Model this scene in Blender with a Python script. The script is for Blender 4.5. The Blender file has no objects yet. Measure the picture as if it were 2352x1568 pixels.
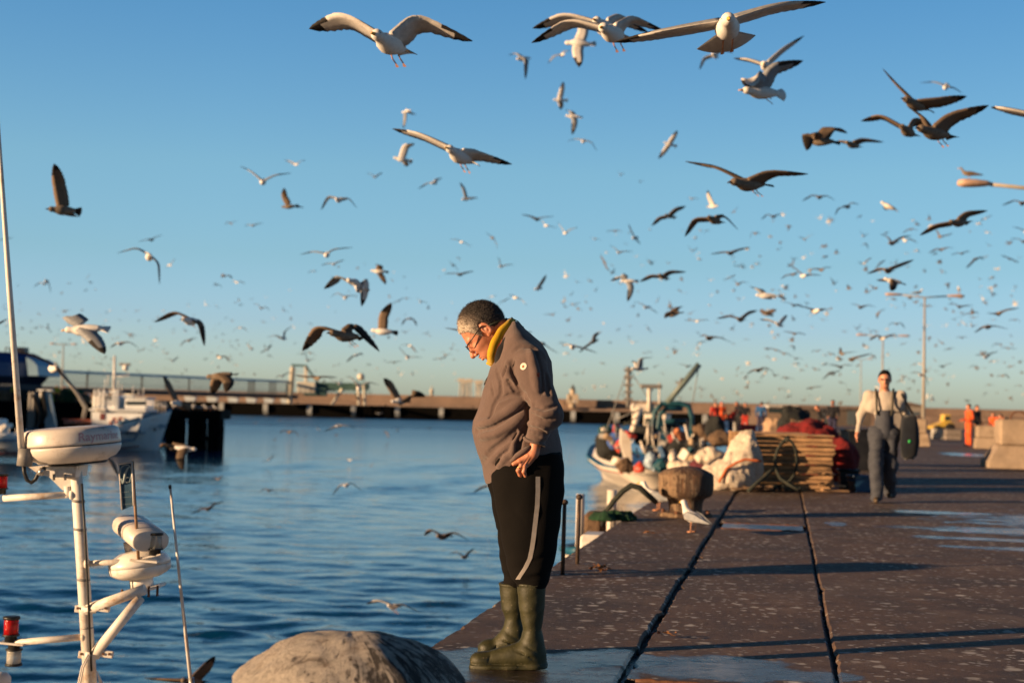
import bpy, bmesh, math, random
import numpy as np
from mathutils import Vector, Matrix
from mathutils.bvhtree import BVHTree
R = math.radians
rnd = random.Random(7)
sc = bpy.context.scene
COL = sc.collection

# ---------------------------------------------------------------- camera
CAM_H = 1.17
PITCH, ROLL = R(2.6), R(1.4)
FPX = 3267.0                      # focal length in units of a 2352 px wide picture
fwd = Vector((0, math.cos(PITCH), math.sin(PITCH)))
r0 = Vector((1, 0, 0)); u0 = r0.cross(fwd)
rt = (r0 * math.cos(ROLL) + u0 * math.sin(ROLL)).normalized()
up = (u0 * math.cos(ROLL) - r0 * math.sin(ROLL)).normalized()
CP = Vector((0, 0, CAM_H))
cd = bpy.data.cameras.new('camera'); cam = bpy.data.objects.new('camera', cd); COL.objects.link(cam)
cam.matrix_world = Matrix(((rt.x, up.x, -fwd.x, CP.x), (rt.y, up.y, -fwd.y, CP.y), (rt.z, up.z, -fwd.z, CP.z), (0, 0, 0, 1)))
cd.sensor_width = 36; cd.lens = 36 * FPX / 2352
cd.clip_start = 0.1; cd.clip_end = 20000
cd.dof.use_dof = True; cd.dof.focus_distance = 6.5; cd.dof.aperture_fstop = 2.7
sc.camera = cam

# ---------------------------------------------------------------- sky, sun, exposure
SUN_EL, SHADOW_AZ = R(9.0), R(23.5)      # shadows run to the right and slightly away
sdir = Vector((-math.cos(SHADOW_AZ) * math.cos(SUN_EL), -math.sin(SHADOW_AZ) * math.cos(SUN_EL), math.sin(SUN_EL)))
w = bpy.data.worlds.new('World'); sc.world = w; w.use_nodes = True
nt = w.node_tree; nt.nodes.clear()
sky = nt.nodes.new('ShaderNodeTexSky'); sky.sky_type = 'NISHITA'; sky.sun_disc = False
sky.sun_elevation = SUN_EL
sky.sun_rotation = math.atan2(sdir.x, sdir.y)
sky.air_density = 1.0; sky.dust_density = 0.6; sky.ozone_density = 2.2; sky.altitude = 0
gtc = nt.nodes.new('ShaderNodeTexCoord'); gsep = nt.nodes.new('ShaderNodeSeparateXYZ')
grm = nt.nodes.new('ShaderNodeValToRGB'); gmx = nt.nodes.new('ShaderNodeMix'); gmx.data_type = 'RGBA'; gmx.blend_type = 'MULTIPLY'
gmx.inputs[0].default_value = 1.0
nt.links.new(gtc.outputs['Generated'], gsep.inputs[0]); nt.links.new(gsep.outputs['Z'], grm.inputs[0])
SKY_TINT = [(0.0, (0.64, 0.79, 1.15)), (0.03, (0.60, 0.735, 1.10)), (0.055, (0.53, 0.665, 1.03)), (0.10, (0.50, 0.65, 0.82)), (0.162, (0.53, 0.70, 0.79)), (0.275, (0.375, 0.635, 0.80)), (0.42, (0.12, 0.30, 0.48)), (0.7, (0.03, 0.085, 0.16))]
els = grm.color_ramp.elements
while len(els) < len(SKY_TINT): els.new(0.5)
for e, (p, c) in zip(els, SKY_TINT): e.position = p; e.color = (*c, 1)
bg = nt.nodes.new('ShaderNodeBackground'); bg.inputs['Strength'].default_value = 0.15
wo = nt.nodes.new('ShaderNodeOutputWorld')
nt.links.new(sky.outputs[0], gmx.inputs[6]); nt.links.new(grm.outputs[0], gmx.inputs[7])
# the sky round the low sun, behind the camera, stays dimmer than the clear sky opposite
gdt = nt.nodes.new('ShaderNodeVectorMath'); gdt.operation = 'DOT_PRODUCT'; gdt.inputs[1].default_value = (sdir.x, sdir.y, 0)
nt.links.new(gtc.outputs['Generated'], gdt.inputs[0])
gr2 = nt.nodes.new('ShaderNodeValToRGB'); e2 = gr2.color_ramp.elements
while len(e2) < 5: e2.new(.5)
for k_, (p_, c_) in zip(e2, ((0.05, .70), (.225, .85), (.40, 1.0), (.525, 1.0), (.74, .10))): k_.position = p_; k_.color = (c_, c_, c_, 1)
gmp = nt.nodes.new('ShaderNodeMath'); gmp.operation = 'MULTIPLY_ADD'; gmp.inputs[1].default_value = .5; gmp.inputs[2].default_value = .5
nt.links.new(gdt.outputs['Value'], gmp.inputs[0]); nt.links.new(gmp.outputs[0], gr2.inputs[0])
gm2 = nt.nodes.new('ShaderNodeMix'); gm2.data_type = 'RGBA'; gm2.blend_type = 'MULTIPLY'; gm2.inputs[0].default_value = 1.0
nt.links.new(gmx.outputs[2], gm2.inputs[6]); nt.links.new(gr2.outputs[0], gm2.inputs[7])
nt.links.new(gm2.outputs[2], bg.inputs['Color']); nt.links.new(bg.outputs[0], wo.inputs[0])
sl = bpy.data.lights.new('sun', 'SUN'); sl.energy = 5.0; sl.angle = R(0.5); sl.color = (1.0, 0.66, 0.37)
so = bpy.data.objects.new('sun', sl); COL.objects.link(so)
so.rotation_euler = sdir.to_track_quat('Z', 'Y').to_euler()
sc.view_settings.view_transform = 'Standard'; sc.view_settings.look = 'None'
sc.view_settings.exposure = 0.88; sc.view_settings.gamma = 1.0

# ---------------------------------------------------------------- helpers: pixels of the 2352 px picture to points in the place
def ray(x, y): return (fwd + rt * ((x - 1176) / FPX) + up * ((784 - y) / FPX))
def at(x, y, d): return CP + ray(x, y) * d
def ground(x, y, z=0.0):
    v = ray(x, y); return CP + v * ((z - CAM_H) / v.z)
def onY(x, y, Y):
    v = ray(x, y); return CP + v * (Y / v.y)
QA = math.atan2(ray(1803, 948).x, ray(1803, 948).y)      # heading of the quay
QD = Vector((math.sin(QA), math.cos(QA), 0)); QR = Vector((math.cos(QA), -math.sin(QA), 0))
WZ = -2.8                                                  # water level, quay top is 0
def q(side, along, z=0.0): return QR * side + QD * along + Vector((0, 0, z))
def qs(p): return p.dot(QR), p.dot(QD)

# ---------------------------------------------------------------- helpers: materials
def new_mat(name):
    m = bpy.data.materials.new(name); m.use_nodes = True
    return m, m.node_tree, m.node_tree.nodes['Principled BSDF']
def ramp(nt, src, stops):
    r = nt.nodes.new('ShaderNodeValToRGB'); e = r.color_ramp.elements
    while len(e) < len(stops): e.new(0.5)
    for k, (p, c) in zip(e, stops): k.position = p; k.color = (*c, 1) if len(c) == 3 else c
    nt.links.new(src, r.inputs[0]); return r.outputs[0]
def noise(nt, scale, detail=4, rough=0.6, vec=None, out='Fac', dist=0.0):
    n = nt.nodes.new('ShaderNodeTexNoise'); n.inputs['Scale'].default_value = scale; n.inputs['Detail'].default_value = detail
    n.inputs['Roughness'].default_value = rough; n.inputs['Distortion'].default_value = dist
    if vec is not None: nt.links.new(vec, n.inputs['Vector'])
    return n.outputs[out]
def coords(nt, scale=(1, 1, 1), kind='Object', rot=(0, 0, 0)):
    t = nt.nodes.new('ShaderNodeTexCoord'); mp = nt.nodes.new('ShaderNodeMapping'); mp.inputs['Scale'].default_value = scale
    mp.inputs['Rotation'].default_value = rot
    nt.links.new(t.outputs[kind], mp.inputs[0]); return mp.outputs[0]
def mix(nt, fac, a, b, blend='MIX'):
    m = nt.nodes.new('ShaderNodeMix'); m.data_type = 'RGBA'; m.blend_type = blend
    for i, v in ((0, fac), (6, a), (7, b)):
        if hasattr(v, 'is_output'): nt.links.new(v, m.inputs[i])
        else: m.inputs[i].default_value = v if i == 0 else (*v, 1)
    return m.outputs[2]
def math_n(nt, op, a, b=0.0, c=None):
    m = nt.nodes.new('ShaderNodeMath'); m.operation = op
    for i, v in enumerate((a, b) if c is None else (a, b, c)):
        if hasattr(v, 'is_output'): nt.links.new(v, m.inputs[i])
        else: m.inputs[i].default_value = v
    return m.outputs[0]
def bump(nt, b, h, strength=0.3, dist=0.01):
    n = nt.nodes.new('ShaderNodeBump'); n.inputs['Strength'].default_value = strength; n.inputs['Distance'].default_value = dist
    nt.links.new(h, n.inputs['Height']); nt.links.new(n.outputs[0], b.inputs['Normal'])
MATS = {}
def mat(name, col, rough=0.6, metal=0.0, var=0.25, scale=6.0, bmp=0.0, bscale=40.0, dirt=None, dirt_amt=0.5, spec=0.5, coat=0.0):
    """painted / plain surface with tonal variation, optional dirt patches of their own colour and fine bump"""
    if name in MATS: return MATS[name]
    m, nt, b = new_mat(name)
    v = coords(nt)
    n1 = noise(nt, scale, 5, 0.65, v)
    lo = tuple(max(0, c * (1 - var)) for c in col); hi = tuple(min(1, c * (1 + var * 0.6)) for c in col)
    c = ramp(nt, n1, [(0.3, lo), (0.7, hi)])
    if dirt is not None:
        n2 = noise(nt, scale * 0.6, 8, 0.75, v)
        f = ramp(nt, n2, [(0.62 - dirt_amt * 0.22, (0, 0, 0)), (0.78 - dirt_amt * 0.15, (1, 1, 1))])
        c = mix(nt, f, c, dirt)
    nt.links.new(c, b.inputs['Base Color'])
    rr = ramp(nt, n1, [(0.3, (rough * 0.8,) * 3), (0.7, (min(1, rough * 1.15),) * 3)])
    nt.links.new(rr, b.inputs['Roughness'])
    b.inputs['Metallic'].default_value = metal; b.inputs['Specular IOR Level'].default_value = spec
    b.inputs['Coat Weight'].default_value = coat
    if bmp: bump(nt, b, noise(nt, bscale, 6, 0.7, v), bmp, 0.01)
    MATS[name] = m; return m

# ---------------------------------------------------------------- helpers: meshes
class MB:
    """collects shapes, then links them as one mesh object"""
    def __init__(self): self.v = []; self.f = []; self.mi = []; self.sm = []
    def add(self, vs, fs, mi=0, smooth=False):
        o = len(self.v); self.v += [tuple(p) for p in vs]
        for f in fs: self.f.append([i + o for i in f]); self.mi.append(mi); self.sm.append(smooth)
    def box(self, c, s, M=None, mi=0, bev=0.0):
        x, y, z = (k / 2 for k in s)
        if bev > 0:
            b = min(bev, x * .9, y * .9, z * .9); vs = []; idx = {}
            for sx in (-1, 1):
                for sy in (-1, 1):
                    for sz in (-1, 1):
                        for a in range(3):
                            e = [x - b, y - b, z - b]; e[a] = (x, y, z)[a]
                            idx[(sx, sy, sz, a)] = len(vs); vs.append(Vector((sx * e[0], sy * e[1], sz * e[2])))
            fs = []
            S = (-1, 1)
            for a in range(3):
                o = [k for k in range(3) if k != a]
                for s0 in S:
                    loop = []
                    for p, r in ((-1, -1), (1, -1), (1, 1), (-1, 1)):
                        k = [0, 0, 0]; k[a] = s0; k[o[0]] = p; k[o[1]] = r; loop.append(idx[(*k, a)])
                    fs.append(loop)
            for a in range(3):           # edges
                o = [k for k in range(3) if k != a]
                for p in S:
                    for r in S:
                        def key(t, face):
                            k = [0, 0, 0]; k[a] = t; k[o[0]] = p; k[o[1]] = r; return idx[(*k, face)]
                        fs.append([key(-1, o[0]), key(1, o[0]), key(1, o[1]), key(-1, o[1])])
            for sx in S:
                for sy in S:
                    for sz in S: fs.append([idx[(sx, sy, sz, a)] for a in range(3)])
        else:
            vs = [Vector((sx * x, sy * y, sz * z)) for sx in (-1, 1) for sy in (-1, 1) for sz in (-1, 1)]
            fs = [(0, 1, 3, 2), (4, 6, 7, 5), (0, 4, 5, 1), (2, 3, 7, 6), (0, 2, 6, 4), (1, 5, 7, 3)]
        c = Vector(c)
        vs = [(M @ p if M is not None else p) + c for p in vs]
        self.add(vs, fs, mi)
        return self
    def tube(self, pts, rad, n=10, mi=0, cap=True, smooth=True):
        pts = [Vector(p) for p in pts]
        rs = rad if isinstance(rad, (list, tuple)) else [rad] * len(pts)
        vs = []; fs = []; prev = None
        for i, p in enumerate(pts):
            t = (pts[min(i + 1, len(pts) - 1)] - pts[max(i - 1, 0)])
            t = t.normalized() if t.length > 1e-9 else Vector((0, 0, 1))
            if prev is None:
                a = Vector((0, 0, 1)) if abs(t.z) < 0.9 else Vector((1, 0, 0)); nrm = t.cross(a).normalized()
            else:
                nrm = (prev - t * prev.dot(t)).normalized()
            prev = nrm; bn = t.cross(nrm)
            for k in range(n):
                a = 2 * math.pi * k / n; vs.append(p + (nrm * math.cos(a) + bn * math.sin(a)) * rs[i])
        for i in range(len(pts) - 1):
            for k in range(n):
                fs.append((i * n + k, i * n + (k + 1) % n, (i + 1) * n + (k + 1) % n, (i + 1) * n + k))
        self.add(vs, fs, mi, smooth)
        if cap:
            self.add(vs[:n], [list(range(n))[::-1]], mi); self.add(vs[-n:], [list(range(n))], mi)
        return self
    def lathe(self, prof, c=(0, 0, 0), n=24, M=None, mi=0, smooth=True, wob=None):
        """prof: list of (radius, z)"""
        c = Vector(c); vs = []; fs = []
        for j, (r, z) in enumerate(prof):
            for k in range(n):
                a = 2 * math.pi * k / n; rr = r * (wob(a, z) if wob else 1)
                p = Vector((rr * math.cos(a), rr * math.sin(a), z)); vs.append((M @ p if M is not None else p) + c)
        for j in range(len(prof) - 1):
            for k in range(n):
                fs.append((j * n + k, j * n + (k + 1) % n, (j + 1) * n + (k + 1) % n, (j + 1) * n + k))
        self.add(vs, fs, mi, smooth)
        self.add(vs[:n], [list(range(n))[::-1]], mi); self.add(vs[-n:], [list(range(n))], mi)
        return self
    def ball(self, c, r, n=12, M=None, mi=0):
        r = r if isinstance(r, (list, tuple)) else (r, r, r)
        prof = []
        c = Vector(c); vs = []; fs = []; m = n // 2 + 1
        for j in range(m + 1):
            t = math.pi * j / m
            for k in range(n):
                a = 2 * math.pi * k / n
                p = Vector((r[0] * math.sin(t) * math.cos(a), r[1] * math.sin(t) * math.sin(a), r[2] * math.cos(t)))
                vs.append((M @ p if M is not None else p) + c)
        for j in range(m):
            for k in range(n): fs.append((j * n + k, (j + 1) * n + k, (j + 1) * n + (k + 1) % n, j * n + (k + 1) % n))
        self.add(vs, fs, mi, True); return self
    def prism(self, poly, vec, mi=0, smooth=False):
        """closed outline (list of points) extruded by vec"""
        poly = [Vector(p) for p in poly]; vec = Vector(vec); n = len(poly)
        self.add(poly + [p + vec for p in poly], [list(range(n))[::-1], [i + n for i in range(n)]] + [[i, (i + 1) % n, (i + 1) % n + n, i + n] for i in range(n)], mi, smooth)
        return self
    def loft(self, rings, mi=0, smooth=True, cap=True):
        n = len(rings[0]); vs = [p for r in rings for p in r]; fs = []
        for i in range(len(rings) - 1):
            for k in range(n): fs.append((i * n + k, i * n + (k + 1) % n, (i + 1) * n + (k + 1) % n, (i + 1) * n + k))
        self.add(vs, fs, mi, smooth)
        if cap: self.add(rings[0], [list(range(n))[::-1]], mi, smooth); self.add(rings[-1], [list(range(n))], mi, smooth)
        return self
    def build(self, name, mats, parent=None, origin=None):
        me = bpy.data.meshes.new(name)
        o = Vector(origin) if origin is not None else None
        if o is None: vs = self.v
        else: vs = [(a - o.x, b - o.y, c - o.z) for a, b, c in self.v]
        me.from_pydata([tuple(v) for v in vs], [], self.f)
        bm = bmesh.new(); bm.from_mesh(me); bmesh.ops.remove_doubles(bm, verts=bm.verts, dist=1e-6)
        bmesh.ops.recalc_face_normals(bm, faces=bm.faces)
        sm = None
        bm.to_mesh(me); bm.free()
        mats = mats if isinstance(mats, (list, tuple)) else [mats]
        for m in mats: me.materials.append(m)
        if len(me.polygons) == len(self.f):
            me.polygons.foreach_set('material_index', self.mi); me.polygons.foreach_set('use_smooth', self.sm)
        me.update()
        ob = bpy.data.objects.new(name, me); COL.objects.link(ob)
        if o is not None: ob.location = o
        if parent is not None: put_under(ob, parent)
        return ob
def put_under(ob, parent):
    """parent without moving: the parent's own transform is a pure location / rotation already final"""
    ob.parent = parent
    ob.matrix_parent_inverse = world_of(parent).inverted()
def world_of(o):
    M = o.matrix_basis.copy()
    if o.parent: M = world_of(o.parent) @ o.matrix_parent_inverse @ M
    return M
def tag(o, label=None, cat=None, group=None, kind=None):
    if label: o['label'] = label
    if cat: o['category'] = cat
    if group: o['group'] = group
    if kind: o['kind'] = kind
    return o
def thing(name, label, cat, loc=(0, 0, 0), group=None):
    o = bpy.data.objects.new(name, None); COL.objects.link(o); o.location = loc; o.empty_display_size = 0.1
    return tag(o, label, cat, group)
def copy_thing(root, label=None):
    c = root.copy(); COL.objects.link(c)
    if label: c['label'] = label
    def rec(src, dst):
        for ch in list(src.children):
            k = ch.copy(); COL.objects.link(k); k.parent = dst; rec(ch, k)
    rec(root, c); return c

# ---------------------------------------------------------------- helpers: smooth solids from distance fields (surface nets)
def surface_nets(fn, lo, hi, h):
    lo = np.array(lo, np.float32); n = [int(math.ceil((hi[i] - lo[i]) / h)) + 1 for i in range(3)]
    ax = [lo[i] + h * np.arange(n[i], dtype=np.float32) for i in range(3)]
    X, Y, Z = np.meshgrid(*ax, indexing='ij', copy=False)
    F = fn(X, Y, Z).astype(np.float32)
    F[0], F[-1] = np.maximum(F[0], .01), np.maximum(F[-1], .01)
    F[:, 0], F[:, -1] = np.maximum(F[:, 0], .01), np.maximum(F[:, -1], .01)
    F[:, :, 0], F[:, :, -1] = np.maximum(F[:, :, 0], .01), np.maximum(F[:, :, -1], .01)
    S = F < 0
    c = np.zeros([k - 1 for k in n], np.int8)
    for dx in (0, 1):
        for dy in (0, 1):
            for dz in (0, 1): c += S[dx:n[0] - 1 + dx, dy:n[1] - 1 + dy, dz:n[2] - 1 + dz]
    act = (c > 0) & (c < 8); ids = np.argwhere(act)
    idx = -np.ones(act.shape, np.int64); idx[act] = np.arange(len(ids))
    acc = np.zeros((len(ids), 3)); cnt = np.zeros(len(ids))
    corners = [(a, b, d) for a in (0, 1) for b in (0, 1) for d in (0, 1)]
    for a in corners:
        for k in range(3):
            if a[k]: continue
            b = list(a); b[k] = 1
            fa = F[ids[:, 0] + a[0], ids[:, 1] + a[1], ids[:, 2] + a[2]]; fb = F[ids[:, 0] + b[0], ids[:, 1] + b[1], ids[:, 2] + b[2]]
            m = (fa < 0) != (fb < 0)
            t = np.where(m, fa / np.where(fa == fb, 1, fa - fb), 0)
            p = np.tile(np.array(a, float), (len(ids), 1)); p[:, k] = t
            acc[m] += p[m]; cnt[m] += 1
    V = lo + (ids + acc / np.maximum(cnt, 1)[:, None]) * h
    quads = []
    for k in range(3):
        sl0 = [slice(None)] * 3; sl1 = [slice(None)] * 3; sl0[k] = slice(0, -1); sl1[k] = slice(1, None)
        a, b = S[tuple(sl0)], S[tuple(sl1)]
        e = np.argwhere(a != b); o = [j for j in range(3) if j != k]
        e = e[(e[:, o[0]] > 0) & (e[:, o[1]] > 0)]
        if not len(e): continue
        def cell(d0, d1):
            t = e.copy(); t[:, o[0]] -= d0; t[:, o[1]] -= d1; return idx[t[:, 0], t[:, 1], t[:, 2]]
        Q = np.stack([cell(1, 1), cell(0, 1), cell(0, 0), cell(1, 0)], 1)
        fl = a[e[:, 0], e[:, 1], e[:, 2]]
        if k == 1: fl = ~fl
        Q[~fl] = Q[~fl][:, ::-1]
        quads.append(Q)
    return V, np.concatenate(quads)
def vnoise(P, f, seed=0):
    """smooth value noise in -1..1"""
    T = np.random.RandomState(seed).rand(4096).astype(np.float32) * 2 - 1
    q = [np.asarray(p, np.float32) * f + 100 for p in P]; i = [np.floor(a).astype(np.int32) for a in q]; t = [a - b for a, b in zip(q, i)]; t = [a * a * (3 - 2 * a) for a in t]
    g = lambda dx, dy, dz: T[((i[0] + dx) * 1619 + (i[1] + dy) * 31337 + (i[2] + dz) * 6971) & 4095]
    L = lambda a, b, w_: a + (b - a) * w_
    return L(L(L(g(0, 0, 0), g(1, 0, 0), t[0]), L(g(0, 1, 0), g(1, 1, 0), t[0]), t[1]), L(L(g(0, 0, 1), g(1, 0, 1), t[0]), L(g(0, 1, 1), g(1, 1, 1), t[0]), t[1]), t[2])
def fbm(P, f, seed=0, n=4):
    r = 0; a = 1.0
    for k in range(n): r = r + a * vnoise(P, f * 2.1 ** k, seed + k); a *= .5
    return r
def smin(a, b, k):
    hh = np.clip(0.5 + 0.5 * (b - a) / k, 0, 1); return b + (a - b) * hh - k * hh * (1 - hh)
def ssub(a, b, k): return -smin(-a, b, k)
def ell(P, c, r, B=None):
    d = [P[i] - c[i] for i in range(3)]
    if B is not None: d = [d[0] * B[j][0] + d[1] * B[j][1] + d[2] * B[j][2] for j in range(3)]
    k0 = np.sqrt((d[0] / r[0]) ** 2 + (d[1] / r[1]) ** 2 + (d[2] / r[2]) ** 2)
    k1 = np.sqrt((d[0] / r[0] ** 2) ** 2 + (d[1] / r[1] ** 2) ** 2 + (d[2] / r[2] ** 2) ** 2) + 1e-6
    return k0 * (k0 - 1) / k1
def cap(P, a, b, ra, rb=None):
    rb = ra if rb is None else rb
    ba = [b[i] - a[i] for i in range(3)]; L = sum(x * x for x in ba) + 1e-9
    t = np.clip(sum((P[i] - a[i]) * ba[i] for i in range(3)) / L, 0, 1)
    return np.sqrt(sum((P[i] - a[i] - ba[i] * t) ** 2 for i in range(3))) - (ra + (rb - ra) * t)
def sections(P, tab, axis=1):
    """solid of stacked ellipses; tab rows: (v, u_low, u_high, w_mid, w_half)"""
    T = np.array(tab, float); v = P[axis]
    lo = np.interp(v, T[:, 0], T[:, 1]); hi = np.interp(v, T[:, 0], T[:, 2]); wc = np.interp(v, T[:, 0], T[:, 3]); wr = np.interp(v, T[:, 0], T[:, 4])
    cx = (lo + hi) / 2; rx = (hi - lo) / 2
    k = np.sqrt(((P[0] - cx) / rx) ** 2 + ((P[2] - wc) / wr) ** 2)
    d = (k - 1) * np.minimum(rx, wr)
    return np.maximum(d, np.maximum(T[0, 0] - v, v - T[-1, 0]))
def net_obj(name, fn, lo, hi, h, xf, mats, parent=None, mat_fn=None, origin=None):
    """xf maps local (u, v, w) arrays to world points"""
    V, Q = surface_nets(lambda X, Y, Z: fn((X, Y, Z)), lo, hi, h)
    W = xf(V)
    if origin is not None: W = W - np.array(origin)
    me = bpy.data.meshes.new(name); me.from_pydata(W.tolist(), [], Q.tolist())
    bm = bmesh.new(); bm.from_mesh(me); bmesh.ops.recalc_face_normals(bm, faces=bm.faces); bm.to_mesh(me); bm.free()
    mats = mats if isinstance(mats, (list, tuple)) else [mats]
    for m in mats: me.materials.append(m)
    me.polygons.foreach_set('use_smooth', [True] * len(me.polygons))
    if mat_fn is not None:
        cen = V[Q].mean(1); me.polygons.foreach_set('material_index', np.asarray(mat_fn(cen), np.int32)[:len(me.polygons)])
    me.update()
    ob = bpy.data.objects.new(name, me); COL.objects.link(ob)
    if origin is not None: ob.location = origin
    if parent is not None: put_under(ob, parent)
    return ob
# ================================================================ SETTING
# ---- water
def water_mat():
    m, nt, b = new_mat('harbour_water')
    v = coords(nt)
    b.inputs['Base Color'].default_value = (0.001, 0.040, 0.105, 1)
    b.inputs['Roughness'].default_value = 0.045; b.inputs['IOR'].default_value = 1.333
    sep = nt.nodes.new('ShaderNodeSeparateXYZ'); nt.links.new(v, sep.inputs[0])
    va = coords(nt, (0.55, 1.0, 1.0), rot=(0, 0, R(12)))
    vb = coords(nt, (0.8, 1.0, 1.0), rot=(0, 0, R(-25)))
    n1 = noise(nt, 0.55, 3, 0.5, va); n2 = noise(nt, 1.7, 3, 0.55, vb); n3 = noise(nt, 0.12, 2, 0.5, va)
    n4 = noise(nt, 7.0, 2, 0.5, vb)
    h = math_n(nt, 'ADD', math_n(nt, 'MULTIPLY', n1, 0.34), math_n(nt, 'MULTIPLY', n2, 0.12))
    h = math_n(nt, 'ADD', h, math_n(nt, 'MULTIPLY', n3, 0.75))
    h = math_n(nt, 'ADD', h, math_n(nt, 'MULTIPLY', n4, 0.012))
    # wind-ruffled lane in front of the far jetty, calmer patch this side of it
    wob = math_n(nt, 'MULTIPLY', noise(nt, 0.02, 3, 0.6, coords(nt, (0.4, 1, 1))), 90.0)
    yy = math_n(nt, 'ADD', sep.outputs['Y'], wob)
    lane = ramp(nt, math_n(nt, 'DIVIDE', yy, 500.0), [(0.50, (0, 0, 0)), (0.56, (1, 1, 1))])
    calm = ramp(nt, math_n(nt, 'DIVIDE', yy, 500.0), [(0.08, (1, 1, 1)), (0.30, (0.42, 0.42, 0.42))])
    st = math_n(nt, 'ADD', math_n(nt, 'MULTIPLY', calm, .35), math_n(nt, 'MULTIPLY', lane, 1.5))
    n = nt.nodes.new('ShaderNodeBump'); n.inputs['Distance'].default_value = 1.0
    nt.links.new(st, n.inputs['Strength']); nt.links.new(h, n.inputs['Height']); nt.links.new(n.outputs[0], b.inputs['Normal'])
    nt.links.new(ramp(nt, math_n(nt, 'DIVIDE', sep.outputs['Y'], 400.0), [(0.12, (.045,) * 3), (0.45, (.24,) * 3), (0.9, (.32,) * 3)]), b.inputs['Roughness'])
    return m
mb = MB()
zf = WZ - .16
mb.add([(-6000, -60, zf), (6000, -60, zf), (6000, 9000, zf), (-6000, 9000, zf)], [(0, 1, 2, 3)])
# the near basin carries real ripples
wr_ = np.random.RandomState(4); NW_ = 54
lam = np.exp(wr_.uniform(np.log(.24), np.log(2.2), NW_)); th_ = R(78) + wr_.normal(0, .55, NW_); kx_, ky_ = 2 * np.pi / lam * np.cos(th_), 2 * np.pi / lam * np.sin(th_)
ph_ = wr_.uniform(0, 6.28, NW_); am = .0044 * lam ** .85
rr_ = np.exp(np.arange(math.log(5.0), math.log(235.0), .0058)); aa_ = np.radians(np.arange(-31, 27.01, .2))
X_ = rr_[:, None] * np.sin(aa_)[None, :]; Y_ = rr_[:, None] * np.cos(aa_)[None, :]; Z_ = np.zeros_like(X_)
gust = .75 + .55 * vnoise((X_, Y_ * 1.0, 0 * X_), .045, 2) + .25 * vnoise((X_, Y_, 0 * X_), .16, 6)
for i in range(NW_):
    fade = np.clip((lam[i] / (rr_ * .0058 * 3.0)) - .6, 0, 1)[:, None]
    Z_ += am[i] * fade * np.sin(kx_[i] * X_ + ky_[i] * Y_ + ph_[i] + .8 * vnoise((X_, Y_, 0 * X_), .22, 20 + i % 5))
Z_ = Z_ * np.clip(gust, .2, 1.6) * np.clip((235 - rr_) / 60, 0, 1)[:, None] + WZ - .155 * np.clip((rr_ - 225) / 9, 0, 1)[:, None]
nr, nc = X_.shape; I_ = np.arange(nr * nc).reshape(nr, nc)
F_ = np.stack([I_[:-1, :-1], I_[:-1, 1:], I_[1:, 1:], I_[1:, :-1]], -1).reshape(-1, 4)
WM = water_mat(); wob_ = mb.build('water', WM); tag(wob_, kind='structure')
me = bpy.data.meshes.new('ripples'); me.from_pydata(np.stack([X_, Y_, Z_], -1).reshape(-1, 3).tolist(), [], F_.tolist())
bm = bmesh.new(); bm.from_mesh(wob_.data); bm.from_mesh(me); bm.to_mesh(wob_.data); bm.free(); bpy.data.meshes.remove(me)
wob_.data.polygons.foreach_set('use_smooth', [True] * len(wob_.data.polygons)); wob_.data.update()

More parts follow.
